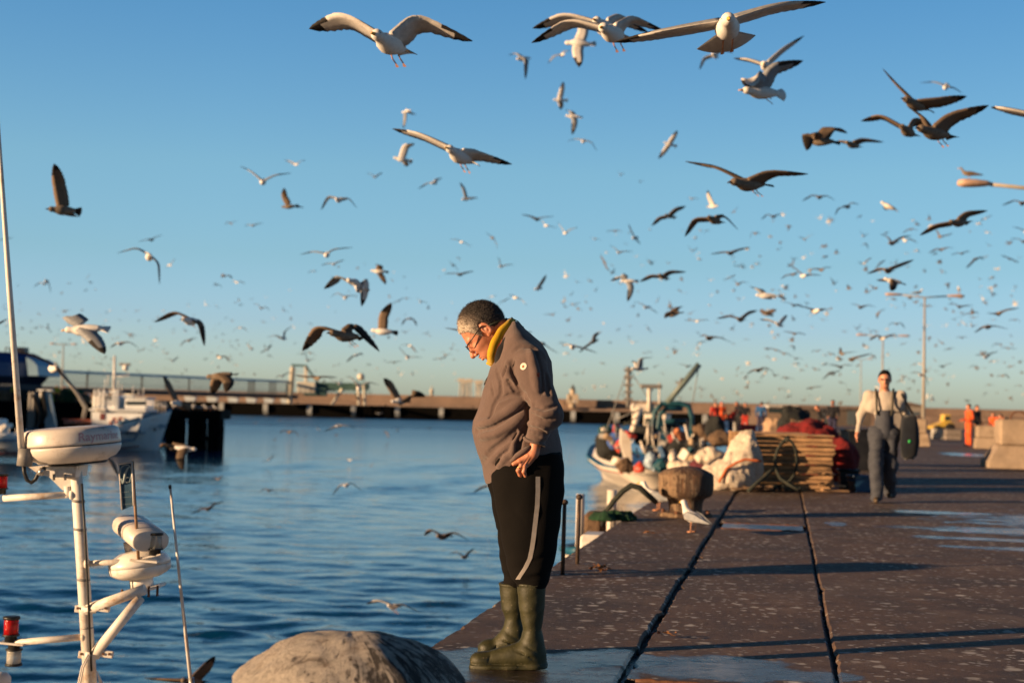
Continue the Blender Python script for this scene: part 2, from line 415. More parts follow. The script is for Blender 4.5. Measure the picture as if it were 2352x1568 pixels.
# ---- quay: cast slabs with open joints, a steep face down to the water
def quay_mat():
    m, nt, b = new_mat('quay_concrete')
    t = nt.nodes.new('ShaderNodeTexCoord'); P = t.outputs['Object']
    def dot(vec):
        n = nt.nodes.new('ShaderNodeVectorMath'); n.operation = 'DOT_PRODUCT'; n.inputs[1].default_value = vec
        nt.links.new(P, n.inputs[0]); return n.outputs['Value']
    side, along = dot(tuple(QR)), dot(tuple(QD))
    big = noise(nt, 0.9, 6, 0.7, P); mid = noise(nt, 6, 8, 0.75, P); fine = noise(nt, 60, 5, 0.75, P)
    c = ramp(nt, mid, [(0.28, (0.072, 0.036, 0.017)), (0.5, (0.132, 0.072, 0.037)), (0.72, (0.215, 0.128, 0.072))])
    c = mix(nt, ramp(nt, big, [(0.42, (0, 0, 0)), (0.62, (0.75, 0.75, 0.75))]), c, (0.060, 0.038, 0.024))
    c = mix(nt, ramp(nt, fine, [(0.35, (0.45,) * 3), (0.6, (0, 0, 0))]), c, (0.03, 0.02, 0.016))
    # bird droppings: scattered pale spots
    spots = None
    for sc_, thr, keep, amt in ((8.0, 0.27, 0.42, 0.8), (19.0, 0.27, 0.45, 0.6), (3.6, 0.16, 0.5, 0.95), (12.0, 0.24, 0.5, 0.7)):
        vo = nt.nodes.new('ShaderNodeTexVoronoi'); vo.inputs['Scale'].default_value = sc_; vo.inputs['Randomness'].default_value = 1
        wv = nt.nodes.new('ShaderNodeVectorMath'); wv.operation = 'ADD'
        nz = nt.nodes.new('ShaderNodeTexNoise'); nz.inputs['Scale'].default_value = 9; nz.inputs['Detail'].default_value = 4
        sc2 = nt.nodes.new('ShaderNodeVectorMath'); sc2.operation = 'SCALE'; sc2.inputs['Scale'].default_value = 0.10
        nt.links.new(P, nz.inputs['Vector']); nt.links.new(nz.outputs['Color'], sc2.inputs[0])
        nt.links.new(P, wv.inputs[0]); nt.links.new(sc2.outputs[0], wv.inputs[1]); nt.links.new(wv.outputs[0], vo.inputs['Vector'])
        s = ramp(nt, vo.outputs['Distance'], [(thr * 0.6, (amt,) * 3), (thr, (0, 0, 0))])
        sx = nt.nodes.new('ShaderNodeSeparateColor'); nt.links.new(vo.outputs['Color'], sx.inputs[0])
        k = math_n(nt, 'GREATER_THAN', sx.outputs[0], keep)
        s = math_n(nt, 'MULTIPLY', s, k)
        spots = s if spots is None else math_n(nt, 'MAXIMUM', spots, s)
    stain = noise(nt, 0.55, 7, 0.72, P, dist=0.9); c = mix(nt, ramp(nt, stain, [(.50, (0, 0, 0)), (.60, (.62,) * 3)]), c, (.030, .019, .013))
    dust = noise(nt, 1.3, 7, 0.7, P, dist=0.4); c = mix(nt, ramp(nt, dust, [(.52, (0, 0, 0)), (.70, (.5,) * 3)]), c, (.24, .165, .115))
    grit = noise(nt, 150, 2, 0.5, P); c = mix(nt, ramp(nt, grit, [(.60, (0, 0, 0)), (.72, (.55,) * 3)]), c, (.30, .24, .19))
    patch = ramp(nt, noise(nt, 0.7, 5, 0.7, P, dist=0.5), [(0.36, (0.25,) * 3), (0.56, (1,) * 3)])
    spots = math_n(nt, 'MULTIPLY', spots, patch)
    c = mix(nt, spots, c, (0.62, 0.58, 0.53))
    # puddles: (side, along, half side, half along)
    wet = None
    for s0, a0, rs, ra in ((-0.25, 6.66, 0.46, 0.36), (0.1, 6.6, 0.3, 0.16), (-1.15, 6.3, 0.55, 0.55), (-0.75, 6.75, 0.3, 0.25), (1.0, 5.9, 0.8, 0.25), (3.1, 15.6, 2.0, 0.55), (5.2, 17.3, 3.6, 1.5),
                           (2.2, 14.5, 1.2, 0.22), (3.4, 13.5, 2.2, 0.3), (6.0, 19.5, 3.0, 1.0), (1.8, 18.2, 0.8, 0.3), (0.55, 15.7, 0.12, 0.3), (5.6, 47.0, 0.8, 2.2)):
        dx = math_n(nt, 'DIVIDE', math_n(nt, 'SUBTRACT', side, s0), rs); dy = math_n(nt, 'DIVIDE', math_n(nt, 'SUBTRACT', along, a0), ra)
        d = math_n(nt, 'ADD', math_n(nt, 'MULTIPLY', dx, dx), math_n(nt, 'MULTIPLY', dy, dy))
        wet = d if wet is None else math_n(nt, 'MINIMUM', wet, d)
    wn = math_n(nt, 'ADD', wet, math_n(nt, 'MULTIPLY', math_n(nt, 'SUBTRACT', noise(nt, 2.6, 7, 0.68, P), 0.5), 3.4))
    wm = ramp(nt, wn, [(0.35, (1, 1, 1)), (1.0, (0, 0, 0))]); wm = math_n(nt, 'MULTIPLY', wm, ramp(nt, noise(nt, 14, 6, .7, coords(nt, (.5, 1, 1), rot=(0, 0, QA))), [(.36, (.35,) * 3), (.55, (1,) * 3)]))
    damp = ramp(nt, wn, [(0.8, (1, 1, 1)), (1.9, (0, 0, 0))])
    c = mix(nt, math_n(nt, 'MULTIPLY', damp, 0.55), c, (0.03, 0.022, 0.018))
    c = mix(nt, math_n(nt, 'MULTIPLY', wm, 0.8), c, (0.012, 0.012, 0.014))
    nt.links.new(c, b.inputs['Base Color'])
    rg = mix(nt, damp, (0.72,) * 3, (0.42,) * 3); rg = mix(nt, wm, rg, (0.10,) * 3)
    nt.links.new(rg, b.inputs['Roughness']); b.inputs['Specular IOR Level'].default_value = 0.5
    hh = math_n(nt, 'ADD', math_n(nt, 'MULTIPLY', fine, 0.6), mid)
    bn = nt.nodes.new('ShaderNodeBump'); bn.inputs['Distance'].default_value = 0.02
    inv = math_n(nt, 'SUBTRACT', 1.0, math_n(nt, 'MULTIPLY', wm, 0.66))
    nt.links.new(math_n(nt, 'MULTIPLY', inv, 0.75), bn.inputs['Strength'])
    nt.links.new(hh, bn.inputs['Height']); nt.links.new(bn.outputs[0], b.inputs['Normal'])
    return m
QM = quay_mat(); FACE = mat('quay_face', (0.05, 0.045, 0.04), 0.8, dirt=(0.02, 0.03, 0.015), bmp=0.6)
def jag(a, seed, amp):
    h1 = math.sin(math.floor(a * 9 + seed * 3.3) * 127.1 + seed * 311.7) * 43758.5; h1 -= math.floor(h1)
    return amp * (math.sin(a * 2.3 + seed) * .22 + math.sin(a * 31.3 + seed * 2.3) * .10 + math.sin(a * 57.7 + seed * 1.7) * .10 + (1.3 * (h1 - .86) / .14 if h1 > .86 else 0))
mb = MB()
def slab(sl, sr, a0, a1, z=0.0, jl=0.0, jr=0.0, seed=1, depth=0.25, step=None):
    """strip of slab between two sides of the quay, with irregular long edges and a chamfer"""
    n = max(2, int((a1 - a0) / (step or 0.055))); rows = []
    for i in range(n + 1):
        a = a0 + (a1 - a0) * i / n
        l = sl + jag(a, seed, jl); r = sr + jag(a, seed + 3, jr); cl = 0.012 + abs(jag(a, seed + 9, jl)) * .6; cr = 0.012 + abs(jag(a, seed + 11, jr)) * .6
        rows.append([q(l, a, z - depth), q(l, a, z - cl), q(l + cl, a, z), q(r - cr, a, z), q(r, a, z - cr), q(r, a, z - depth)])
    vs = [p for rw in rows for p in rw]; fs = []
    for i in range(n):
        for k in range(5): fs.append((i * 6 + k, i * 6 + k + 1, (i + 1) * 6 + k + 1, (i + 1) * 6 + k))
    mb.add(vs, fs); mb.add(rows[0], [list(range(6))]); mb.add(rows[-1], [list(range(6))[::-1]])
EDGE = -1.68
# the kerb row along the water, in lengths
for i, (a0, a1) in enumerate(((-8, 2.2), (2.22, 20.5), (20.53, 44), (44.03, 150))):
    slab(EDGE, -0.701, a0, a1, rnd.uniform(-.004, .004), 0.016, 0.018, 3 + i, 0.5)
for i, (a0, a1) in enumerate(((-8, 5.55), (6.29, 14.55), (15.35, 24.9), (24.93, 60), (60.03, 150))):
    slab(-0.674, 0.238, a0, a1, rnd.uniform(-.012, -.006), 0.018, 0.012, 13 + i)
for i, (a0, a1) in enumerate(((-8, 9.35), (9.37, 26), (26.03, 60), (60.03, 150))):
    slab(0.254, 70, a0, a1, -0.003 - .002 * i, 0.012, 0.0, 23 + i)
# bed under the joints
mb.add([q(EDGE + .1, -8, -.045), q(70, -8, -.045), q(70, 150, -.045), q(EDGE + .1, 150, -.045)], [(0, 1, 2, 3)])
mb.add([q(EDGE + .02, -8, -.45), q(EDGE + .02, 150, -.45), q(EDGE + .06, 150, -4), q(EDGE + .06, -8, -4)], [(0, 1, 2, 3)], 1)
mb.add([q(EDGE + .06, 150, -.02), q(70, 150, -.02), q(70, 150, -4), q(EDGE + .06, 150, -4)], [(0, 1, 2, 3)], 1)
tag(mb.build('quay', [QM, FACE]), kind='structure')

# ---- steel access covers let into the quay
def plate_mat():
    m, nt, b = new_mat('checker_steel')
    v = coords(nt)
    def wv(rot):
        w_ = nt.nodes.new('ShaderNodeTexWave'); w_.inputs['Scale'].default_value = 9.0; w_.inputs['Distortion'].default_value = 0
        nt.links.new(coords(nt, rot=(0, 0, rot)), w_.inputs['Vector']); return w_.outputs['Fac']
    h = math_n(nt, 'MULTIPLY', wv(R(45)), wv(R(-45)))
    h = ramp(nt, h, [(0.25, (0, 0, 0)), (0.5, (1, 1, 1))])
    n = noise(nt, 5, 6, 0.7, v)
    c = ramp(nt, n, [(0.35, (0.10, 0.09, 0.085)), (0.6, (0.05, 0.04, 0.035)), (0.75, (0.13, 0.06, 0.03))])
    nt.links.new(c, b.inputs['Base Color']); b.inputs['Metallic'].default_value = 0.6
    nt.links.new(ramp(nt, n, [(0.3, (0.2,) * 3), (0.8, (0.5,) * 3)]), b.inputs['Roughness'])
    bump(nt, b, h, 0.8, 0.012); return m
PLATE = plate_mat(); RUST = mat('rust_steel', (0.15, 0.060, 0.028), 0.85, var=0.5, scale=14, bmp=0.5, dirt=(0.05, 0.025, 0.015))
def cover(label, a0, a1, s0=-0.62, s1=0.2):
    th = thing('access_cover', label, 'access cover', q((s0 + s1) / 2, (a0 + a1) / 2, -0.01), 'steel covers let into the quay')
    m_ = MB(); M = Matrix((QR, QD, Vector((0, 0, 1)))).transposed()
    m_.box(q((s0 + s1) / 2, (a0 + a1) / 2, -0.02), (s1 - s0, a1 - a0, 0.02), M, 0, 0.003)
    m_.build('plate', PLATE, th, q((s0 + s1) / 2, (a0 + a1) / 2, -0.02))
    for a in (a0 - .022, a1 + .022):
        m_ = MB(); pts = []
        k = 26
        for i in range(k + 1):
            s = s0 + (s1 - s0) * i / k; pts.append(q(s, a + jag(s * 3, a, .008), -0.012 + jag(s * 4, 5 + a, .006)))
        m_.tube(pts, [(0.013 if a0 < 10 else .007) + abs(jag(i, 2, .006)) for i in range(k + 1)], 6); m_.build('frame_bar', RUST, th)
cover('blue-grey chequered steel cover in the nearest part of the quay, rusty bar along its edge', 5.62, 6.22)
cover('smaller looking far chequered cover in the quay near the black mushroom bollard', 14.62, 15.28)

# ---- breakwater across the harbour mouth
BW = mat('breakwater_stone', (0.27, 0.185, 0.135), 0.9, var=0.35, scale=0.12, bmp=0.6, bscale=0.8, dirt=(0.15, 0.10, 0.075))
mb = MB()
def wallrun(x0, x1, y0, y1, prof, n=60, mi=0, amp=.25):
    """long wall whose section prof (offset towards viewer, z) sweeps from (x0, y0) to (x1, y1)"""
    rows = []
    for i in range(n + 1):
        t = i / n; x = x0 + (x1 - x0) * t; y = y0 + (y1 - y0) * t
        rows.append([Vector((x, y - o, z + rnd.uniform(-amp, amp) * (0.3 if j in (0, len(prof) - 1) else 1) * (0 if o < 0 else .5))) for j, (o, z) in enumerate(prof)])
    k = len(prof); vs = [p for r_ in rows for p in r_]
    mb.add(vs, [(i * k + j, i * k + j + 1, (i + 1) * k + j + 1, (i + 1) * k + j) for i in range(n) for j in range(k - 1)], mi)
wallrun(-420, 420, 470, 470, [(9, -4), (7, -0.5), (6.2, 1.2), (3.0, 1.4), (2.8, 3.9), (-2, 4.0), (-2.2, 2), (-9, -4)], 90)
tag(mb.build('breakwater', BW), 'long brown stone breakwater closing off the horizon behind the harbour', 'breakwater')

# ---- far jetty: dark face, pale buttresses, flat deck
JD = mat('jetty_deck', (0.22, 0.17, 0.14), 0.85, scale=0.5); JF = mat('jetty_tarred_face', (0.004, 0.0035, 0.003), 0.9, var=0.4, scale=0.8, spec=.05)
JB = mat('jetty_buttress_concrete', (0.42, 0.44, 0.44), 0.8, scale=0.6, dirt=(0.2, 0.2, 0.19))
JY = onY(900, 960, 381).y
jl, jr = -160.0, 62.0
jt = thing('jetty', 'long low black-faced jetty with pale buttresses across the far water', 'jetty', (0, JY, 0))
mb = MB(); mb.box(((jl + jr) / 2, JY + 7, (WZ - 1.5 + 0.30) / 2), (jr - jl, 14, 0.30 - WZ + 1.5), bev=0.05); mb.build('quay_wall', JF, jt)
mb = MB(); mb.box(((jl + jr) / 2, JY + 6.9, 0.40), (jr - jl + .4, 14.3, 0.16), bev=0.03); mb.build('deck', JD, jt)
x = onY(509, 948, JY).x; xs = []
while x > jl + 4: x -= 11.75
x += 11.75
while x < jr:
    m_ = MB(); m_.prism([(x - .62, JY - .02, 0.26), (x - .62, JY - .9, -0.2), (x - .62, JY - .9, -1.6), (x - .62, JY - .02, -2.5)], (1.24, 0, 0)); m_.build('buttress', JB, jt)
    x += 11.75
x = jl + 9
while x < jr:
    m_ = MB(); m_.lathe([(.14, .48), (.14, .7), (.26, .74), (.26, .86), (.1, .9)], (x, JY + 1.2, 0), 10); m_.build('bollard', JF, jt); x += 23.5

# ---- conveyor gallery on posts along the jetty
GW = mat('gallery_white_steel', (0.50, 0.56, 0.60), 0.55, scale=0.3); GG = mat('gallery_grey_steel', (0.10, 0.12, 0.13), 0.6, scale=0.4); GD = mat('gallery_deck_concrete', (0.055, 0.05, 0.045), 0.8, scale=0.3)
def glass_mat():
    m, nt, b = new_mat('gallery_screen')
    b.inputs['Base Color'].default_value = (0.75, 0.85, 0.82, 1); b.inputs['Roughness'].default_value = 0.15
    b.inputs['Alpha'].default_value = 0.16; return m
GS = glass_mat()
A0, A1 = at(60, 868, 285), at(690, 891, 392)
def gal(t, z, off=0): 
    p = A0.lerp(A1, t); return Vector((p.x, p.y + off, z))
ga = thing('conveyor_gallery', 'elevated pale conveyor gallery on white posts above the jetty', 'gallery', gal(.5, 0.5))
zt0, zt1 = at(60, 846, 285).z, at(690, 875, 392).z; zd0, zd1 = at(60, 887, 285).z, at(690, 907, 392).z
def zt(t): return zt0 + (zt1 - zt0) * t
def zd(t): return zd0 + (zd1 - zd0) * t
def longbox(name, m, t0, t1, z0f, z1f, o0, o1, par):
    m_ = MB(); ring = lambda t: [gal(t, z0f(t), o0), gal(t, z1f(t), o0), gal(t, z1f(t), o1), gal(t, z0f(t), o1)]
    m_.loft([ring(t0), ring((t0 + t1) / 2), ring(t1)], smooth=False); return m_.build(name, m, par)
longbox('deck', GD, 0, .985, lambda t: zd(t) - 1.0, lambda t: zd(t), -1.5, 1.5, ga)
longbox('roof_beam', GW, 0, .96, lambda t: zt(t) - .55, lambda t: zt(t), -1.6, 1.6, ga)
longbox('handrail', GG, 0, .96, lambda t: zd(t) + 1.0, lambda t: zd(t) + 1.08, -1.56, -1.48, ga)
longbox('screen', GS, 0, .96, lambda t: zd(t) + .02, lambda t: zt(t) - .57, -1.30, -1.26, ga)
ts = [(px_ - 60) / 630 for px_ in (64, 172, 282, 334, 388, 442, 541, 549, 556, 600, 608, 616, 650)]
for t in ts[1:]:
    m_ = MB(); p0 = gal(t, zd(t)); p1 = gal(t, zt(t) - .56); m_.box((p0 + p1) / 2 + Vector((0, -1.42, 0)), (.42, .2, p1.z - p0.z)); m_.build('post', GG, ga)
m_ = MB()
for i in range(150):
    t = .005 + .95 * i / 150; p0 = gal(t, zd(t)); m_.box(p0 + Vector((0, -1.52, (zt(t) - zd(t)) / 2 - .3)), (.08, .05, zt(t) - zd(t) - .6))
m_.build('screen_bars', GG, ga)
for px_ in (20, 88, 160, 250, 388, 442, 496, 545, 595, 645):
    t = (px_ - 60) / 630
    if t < 0: continue
    p0 = gal(t, .4); h_ = zd(t) - 1.03 - .48
    m_ = MB(); m_.prism([p0 + Vector((-1.0, 0, .08)), p0 + Vector((1.0, 0, .08)), p0 + Vector((1.5, 0, h_)), p0 + Vector((-1.5, 0, h_))], (0, 1.4, 0)); m_.build('support', GW, ga)

# ---- loading tower, loader boom, trestle at the end of the gallery
LT = mat('loader_white_paint', (0.66, 0.62, 0.52), 0.5, scale=0.5, dirt=(0.3, 0.2, 0.12)); LG = mat('loader_green_paint', (0.05, 0.11, 0.10), 0.5, scale=0.5)
tw = thing('loading_tower', 'white lattice loading tower with stays at the end of the gallery', 'tower', at(683, 940, 384))
tD = 384
def tp(x, y, o=0): return at(x, y, tD) + Vector((0, o, 0))
for nm, pts, r_ in (('leg', ((672, 842), (664, 930)), .38), ('leg', ((668, 842), (660, 930)), .2), ('leg', ((701, 841), (701, 893)), .25)):
    for o in (0, 3): m_ = MB(); m_.tube([tp(*p, o) for p in pts], r_, 6); m_.build(nm, LT, tw)
m_ = MB(); a, b_ = tp(669, 840), tp(703, 842); m_.prism([a, b_, b_ + Vector((0, 0, .5)), a + Vector((0, 0, .5))], (0, 3, 0)); m_.build('head_frame', LG, tw)
m_ = MB()
for i in range(9):
    y = 848 + i * 9; m_.tube([tp(660 + 12 * (930 - y) / 88, y), tp(672 + 4 * (930 - y) / 88 - 3, y + 4)], .1, 4); m_.tube([tp(671, y + 3), tp(700, y + 1)], .06, 4) if i < 5 else None
m_.build('bracing', LT, tw)
for o in (0, 3): m_ = MB(); m_.tube([tp(702, 842, o), tp(730, 880, o), tp(738, 898, o)], .14, 5); m_.build('stay', LG, tw)
m_ = MB(); c_ = tp(705, 890); m_.box(c_, (5.0, 3, 3.0), bev=.2); m_.build('machine_house', LT, tw)
m_ = MB(); m_.box(tp(725, 900), (6, 2.6, 2.2), bev=.1); m_.build('counterweight', LG, tw)
ld = thing('ship_loader', 'green ship loader boom on slanted white legs right of the loading tower', 'ship loader', at(760, 935, 384))
m_ = MB()
a, b_ = tp(706, 877), tp(847, 880); c_, d_ = tp(847, 894), tp(706, 899)
m_.prism([a, b_, c_, d_], (0, 2.6, 0)); m_.build('boom', LG, ld)
m_ = MB()
for i in range(12):
    x = 722 + i * 11; m_.tube([tp(x, 895), tp(x + 8, 904), tp(x + 11, 895)], .1, 4)
m_.build('boom_trusses', LG, ld)
for pts in (((786, 893), (757, 936)), ((823, 893), (824, 938)), ((836, 884), (838, 936))):
    m_ = MB(); m_.tube([tp(*p) for p in pts], .42, 6); m_.build('leg', LT, ld)
for pts in (((822, 875), (826, 862), (830, 862), (846, 893), (836, 906)), ((826, 862), (812, 893), (824, 920))):
    m_ = MB(); m_.tube([tp(*p, -.3) for p in pts], .13, 5); m_.build('stay', LG, ld)
m_ = MB(); m_.ball(tp(829, 865), 1.0, 10); m_.build('float_ball', LT, ld)

# ---- lighthouse and tall stacks on the breakwater
LS = mat('lighthouse_stone', (0.50, 0.40, 0.29), 0.85, scale=0.6)
p = at(1315, 922, 462)
lh = thing('lighthouse', 'small round stone lighthouse with dark lantern on the breakwater', 'lighthouse', p)
h_ = (922 - 892) / FPX * 462
m_ = MB(); m_.lathe([(1.15, -2), (1.05, 0), (.85, h_ * .8), (.8, h_ * .86), (1.1, h_ * .88), (1.1, h_ * .93)], p, 16); m_.build('tower', LS, lh)
m_ = MB(); m_.lathe([(.62, h_ * .93), (.62, h_ * 1.13), (.7, h_ * 1.14), (.06, h_ * 1.3)], p, 12); m_.build('lantern', GG, lh)
m_ = MB(); m_.box(p + Vector((0, -1.2, .9)), (3.6, 3.4, 3.0), bev=.1); m_.build('base_house', LS, lh)
CRN = mat('far_crane_paint', (0.52, 0.46, 0.38), 0.7, scale=0.3)
for i, (x, t_, wd) in enumerate(((1060, 876, 1.0), (1069, 878, .9), (1079, 877, 1.0), (1096, 880, .8), (1104, 880, .9))):
    d = 640; b0 = at(x, 925, d); t1 = at(x, t_, d)
    st = thing('crane_mast', ['pale slim far crane mast, leftmost of the row in front of the man', 'second pale crane mast in the far row', 'middle pale crane mast in the far row before the gap', 'thinnest pale crane mast just after the gap', 'last pale crane mast, nearest the man\'s chest'][i], 'crane', b0, 'far crane masts on the horizon')
    m_ = MB(); hh = (t1 - b0).length
    for sx in (-1, 1):
        for sy in (-1, 1): m_.tube([b0 + Vector((sx * wd, sy * wd, -3)), t1 + Vector((sx * wd * .55, sy * wd * .55, 0))], .3, 5)
    for j in range(7):
        z0 = hh * j / 7; z1 = hh * (j + 1) / 7; s = wd * (1 - .45 * j / 7)
        m_.tube([b0 + Vector((-s, -s, z0)), b0 + Vector((s, -s, z1))], .16, 4)
    m_.build('mast', CRN, st)
    m_ = MB(); m_.box(t1 + Vector((0, 0, .6)), (wd * 3.0, 2, 1.6), bev=.1); m_.build('head', CRN, st)
p = at(991, 925, 640); st = thing('beacon', 'short pale navigation beacon standing alone on the far horizon', 'beacon', p)
m_ = MB(); m_.lathe([(1.0, -3), (.7, 5), (1.0, 5.2), (1.0, 5.8), (.3, 6.4), (.25, 7.6)], p, 10); m_.build('tower', CRN, st)

# ---- quay shed out of the picture to the left (its long shadow lies on the trawler, the dolphin and the left pier)
SH = mat('shed_cladding', (0.35, 0.36, 0.36), 0.7, scale=0.4)
sd = thing('quay_shed', 'long grey quay shed with pitched roof left of the harbour basin', 'shed', (-98, 105, 0))
m_ = MB(); m_.prism([(-106, 62, WZ - 1), (-90, 62, WZ - 1), (-90, 62, 9.4), (-98, 62, 10.9), (-106, 62, 9.4)], (0, 92, 0)); m_.build('wall', SH, sd)
for i in range(9):
    m_ = MB(); m_.box((-89.9, 68 + i * 10, 2.2), (.3, 5, 5.2), bev=.05); m_.build('door', GG, sd)

# ---- dark pier on the left behind the trawler, and the piled dolphin beside her bow
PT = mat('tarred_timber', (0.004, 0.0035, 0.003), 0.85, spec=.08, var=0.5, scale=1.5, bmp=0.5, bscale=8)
pr = thing('pier', 'dark pier wall on the left behind the white trawler', 'pier', at(120, 950, 150))
PZ = 0.45
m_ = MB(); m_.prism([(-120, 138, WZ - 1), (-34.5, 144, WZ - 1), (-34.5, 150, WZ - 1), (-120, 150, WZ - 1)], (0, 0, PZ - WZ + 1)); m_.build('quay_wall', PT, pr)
dp = thing('mooring_dolphin', 'black timber mooring dolphin on thick piles beside the trawler bow', 'dolphin', at(445, 1040, 100))
dd = 109.0
zb = at(450, 962, dd).z; ztop = at(450, 941, dd).z
a, b_ = at(385, 950, dd), at(507, 950, dd)
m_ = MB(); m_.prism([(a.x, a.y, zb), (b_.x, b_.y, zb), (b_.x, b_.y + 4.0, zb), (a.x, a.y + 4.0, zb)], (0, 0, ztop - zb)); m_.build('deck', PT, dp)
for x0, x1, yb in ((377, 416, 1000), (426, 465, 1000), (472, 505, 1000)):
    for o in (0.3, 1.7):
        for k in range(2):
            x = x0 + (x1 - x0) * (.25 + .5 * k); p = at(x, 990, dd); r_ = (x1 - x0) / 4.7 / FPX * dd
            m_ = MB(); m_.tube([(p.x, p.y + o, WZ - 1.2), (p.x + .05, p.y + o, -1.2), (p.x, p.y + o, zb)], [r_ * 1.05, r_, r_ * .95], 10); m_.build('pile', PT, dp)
for x, y in ((417, 975), (417, 1010), (466, 978), (466, 1006), (503, 985)):
    p = at(x, y, dd - .3); m_ = MB(); m_.ball(p, (.34, .3, .55), 10); m_.build('fender', PT, dp)
# ================================================================ BOATS
WH = mat('white_gloss_paint', (0.78, 0.74, 0.68), 0.35, var=0.10, scale=5, dirt=(0.45, 0.33, 0.22), dirt_amt=0.15, coat=0.2)
WHW = mat('weathered_white_paint', (0.74, 0.70, 0.64), 0.5, var=0.14, scale=9, dirt=(0.40, 0.25, 0.14), dirt_amt=0.5, bmp=0.08)
DOME = mat('radome_plastic', (0.70, 0.63, 0.56), 0.42, var=0.10, scale=10, dirt=(0.42, 0.33, 0.27), dirt_amt=0.3)
BLK = mat('black_plastic', (0.012, 0.012, 0.012), 0.5); GRYP = mat('grey_plastic', (0.22, 0.21, 0.20), 0.55, var=.15)
STEEL = mat('dull_steel', (0.45, 0.42, 0.38), 0.4, metal=0.7, var=.3, scale=20)
def lens_mat(name, col):
    m, nt, b = new_mat(name); b.inputs['Base Color'].default_value = (*col, 1); b.inputs['Roughness'].default_value = 0.12
    b.inputs['Transmission Weight'].default_value = 0.55; b.inputs['IOR'].default_value = 1.45
    w_ = nt.nodes.new('ShaderNodeTexWave'); w_.inputs['Scale'].default_value = 40; w_.bands_direction = 'Z'
    nt.links.new(coords(nt), w_.inputs[0]); bump(nt, b, w_.outputs['Fac'], 0.5, 0.004); return m
RED = lens_mat('red_lens', (0.80, 0.02, 0.015)); CLR = lens_mat('clear_lens', (0.80, 0.76, 0.66))
# ---- near fishing boat: only its mast gear rises into the picture
BD = 8.7
def bp(x, y, o=0.0): return at(x, y, BD + o)
mast_base = bp(208.5, 1600); roof_z = -0.72
boat = thing('fishing_boat', 'white fishing boat alongside the quay, radar mast with lights rising at lower left', 'fishing boat', (mast_base.x, mast_base.y, WZ))
HB = mat('hull_blue_paint', (0.03, 0.10, 0.22), 0.4)
bx, by = mast_base.x, mast_base.y
def bl(s, a, z): return Vector((bx, by, 0)) + QR * s + QD * a + Vector((0, 0, z))
def hull_rings(L0, L1, wfun, keel, sheer, n=14, m=9):
    rings = []
    for i in range(n + 1):
        t = i / n; a = L0 + (L1 - L0) * t; wd = max(.03, wfun(t)); zs = sheer(t); zk = keel(t); rg = []
        for k in range(m + 1):
            u = k / m * 2 - 1; c_ = abs(u) ** .55
            rg.append((math.copysign(wd * (1 - (1 - abs(u)) ** 2.2), u), a, zk + (zs - zk) * c_))
        rings.append(rg)
    return rings
rings = [[bl(*p) for p in r_] for r_ in hull_rings(-3.2, 4.4, lambda t: 1.12 * min(1, (0.78 + t * .9)) * (1 - max(0, t - .45) ** 2 * 3.2), lambda t: WZ - .7 + max(0, t - .7) * 1.6, lambda t: -1.85 + .75 * max(0, t - .4) ** 2)]
m_ = MB(); m_.loft(rings); m_.build('hull', WH, boat)
m_ = MB(); m_.prism([bl(*p) for p in ((-1, -2.9, -1.92), (1, -2.9, -1.92), (1.02, 1.2, -1.9), (.55, 3.3, -1.86), (-.55, 3.3, -1.86), (-1.02, 1.2, -1.9))], (0, 0, .05)); m_.build('deck', HB, boat)
m_ = MB(); MQ = Matrix((QR, QD, Vector((0, 0, 1)))).transposed()
m_.box(bl(0.12, -.5, -1.33), (1.25, 2.0, 1.08), MQ, bev=.06); wh = m_.build('wheelhouse', WH, boat)
m_ = MB(); m_.box(bl(0.12, -.5, -.76), (1.4, 2.2, .08), MQ, bev=.03); m_.build('roof', WH, wh)
for s in (-.35, .12, .59): m_ = MB(); m_.box(bl(s, .505, -1.08), (.38, .02, .34), MQ, bev=.005); m_.build('window', BLK, wh)
# mast
px2m = BD / FPX
m_ = MB(); m_.tube([bp(173, 1060), bp(190, 1300), bp(209.5, 1600)], [13.2 * px2m, 14.4 * px2m, 15.5 * px2m], 20)
mast = m_.build('mast', WHW, boat)
for x0, y0, x1, y1, r_ in ((157, 1135.5, 8, 1144, 7.6), (192, 1294, 312, 1288, 6.6), (188, 1462, 24, 1476, 7.6)):
    m_ = MB(); m_.tube([bp(x0, y0, -.01), bp((x0 + x1) / 2, (y0 + y1) / 2, -.01), bp(x1, y1, -.01)], r_ * px2m, 12); m_.build('crossarm', WHW, mast)
m_ = MB(); m_.tube([bp(157, 1142, -.01), bp(155, 1116, -.01)], 8 * px2m, 12); m_.build('stub_post', WHW, mast)
for x0, y0, x1, y1, r_ in ((196, 1400, 334, 1352, 12), (218, 1500, 322, 1372, 12)):
    m_ = MB(); m_.tube([bp(x0, y0, -.02), bp(x1, y1, -.02)], r_ * px2m, 12); m_.build('brace', WHW, mast)
for x, y in ((199, 1397), (207, 1502)):
    m_ = MB(); Mt = Matrix.Rotation(R(5.6), 3, 'Y'); c_ = bp(x + 4, y)
    m_.lathe([(18.6 * px2m, -8 * px2m), (18.6 * px2m, 8 * px2m)], c_, 20, Mt)
    m_.box(bp(x - 20, y), (12 * px2m, .03, 16 * px2m), Mt, bev=.003); m_.box(bp(x + 34, y - 2, -.02), (38 * px2m, .03, 16 * px2m), Mt, bev=.003)
    m_.build('clamp', WHW, mast)
    m_ = MB()
    for dx in (-20, 30, 44): p = bp(x + dx, y - 1, -.036); m_.lathe([(3.2 * px2m, -.006), (3.2 * px2m, .006)], p, 6, Matrix.Rotation(R(90), 3, 'X'))
    m_.build('bolts', RUST, mast)
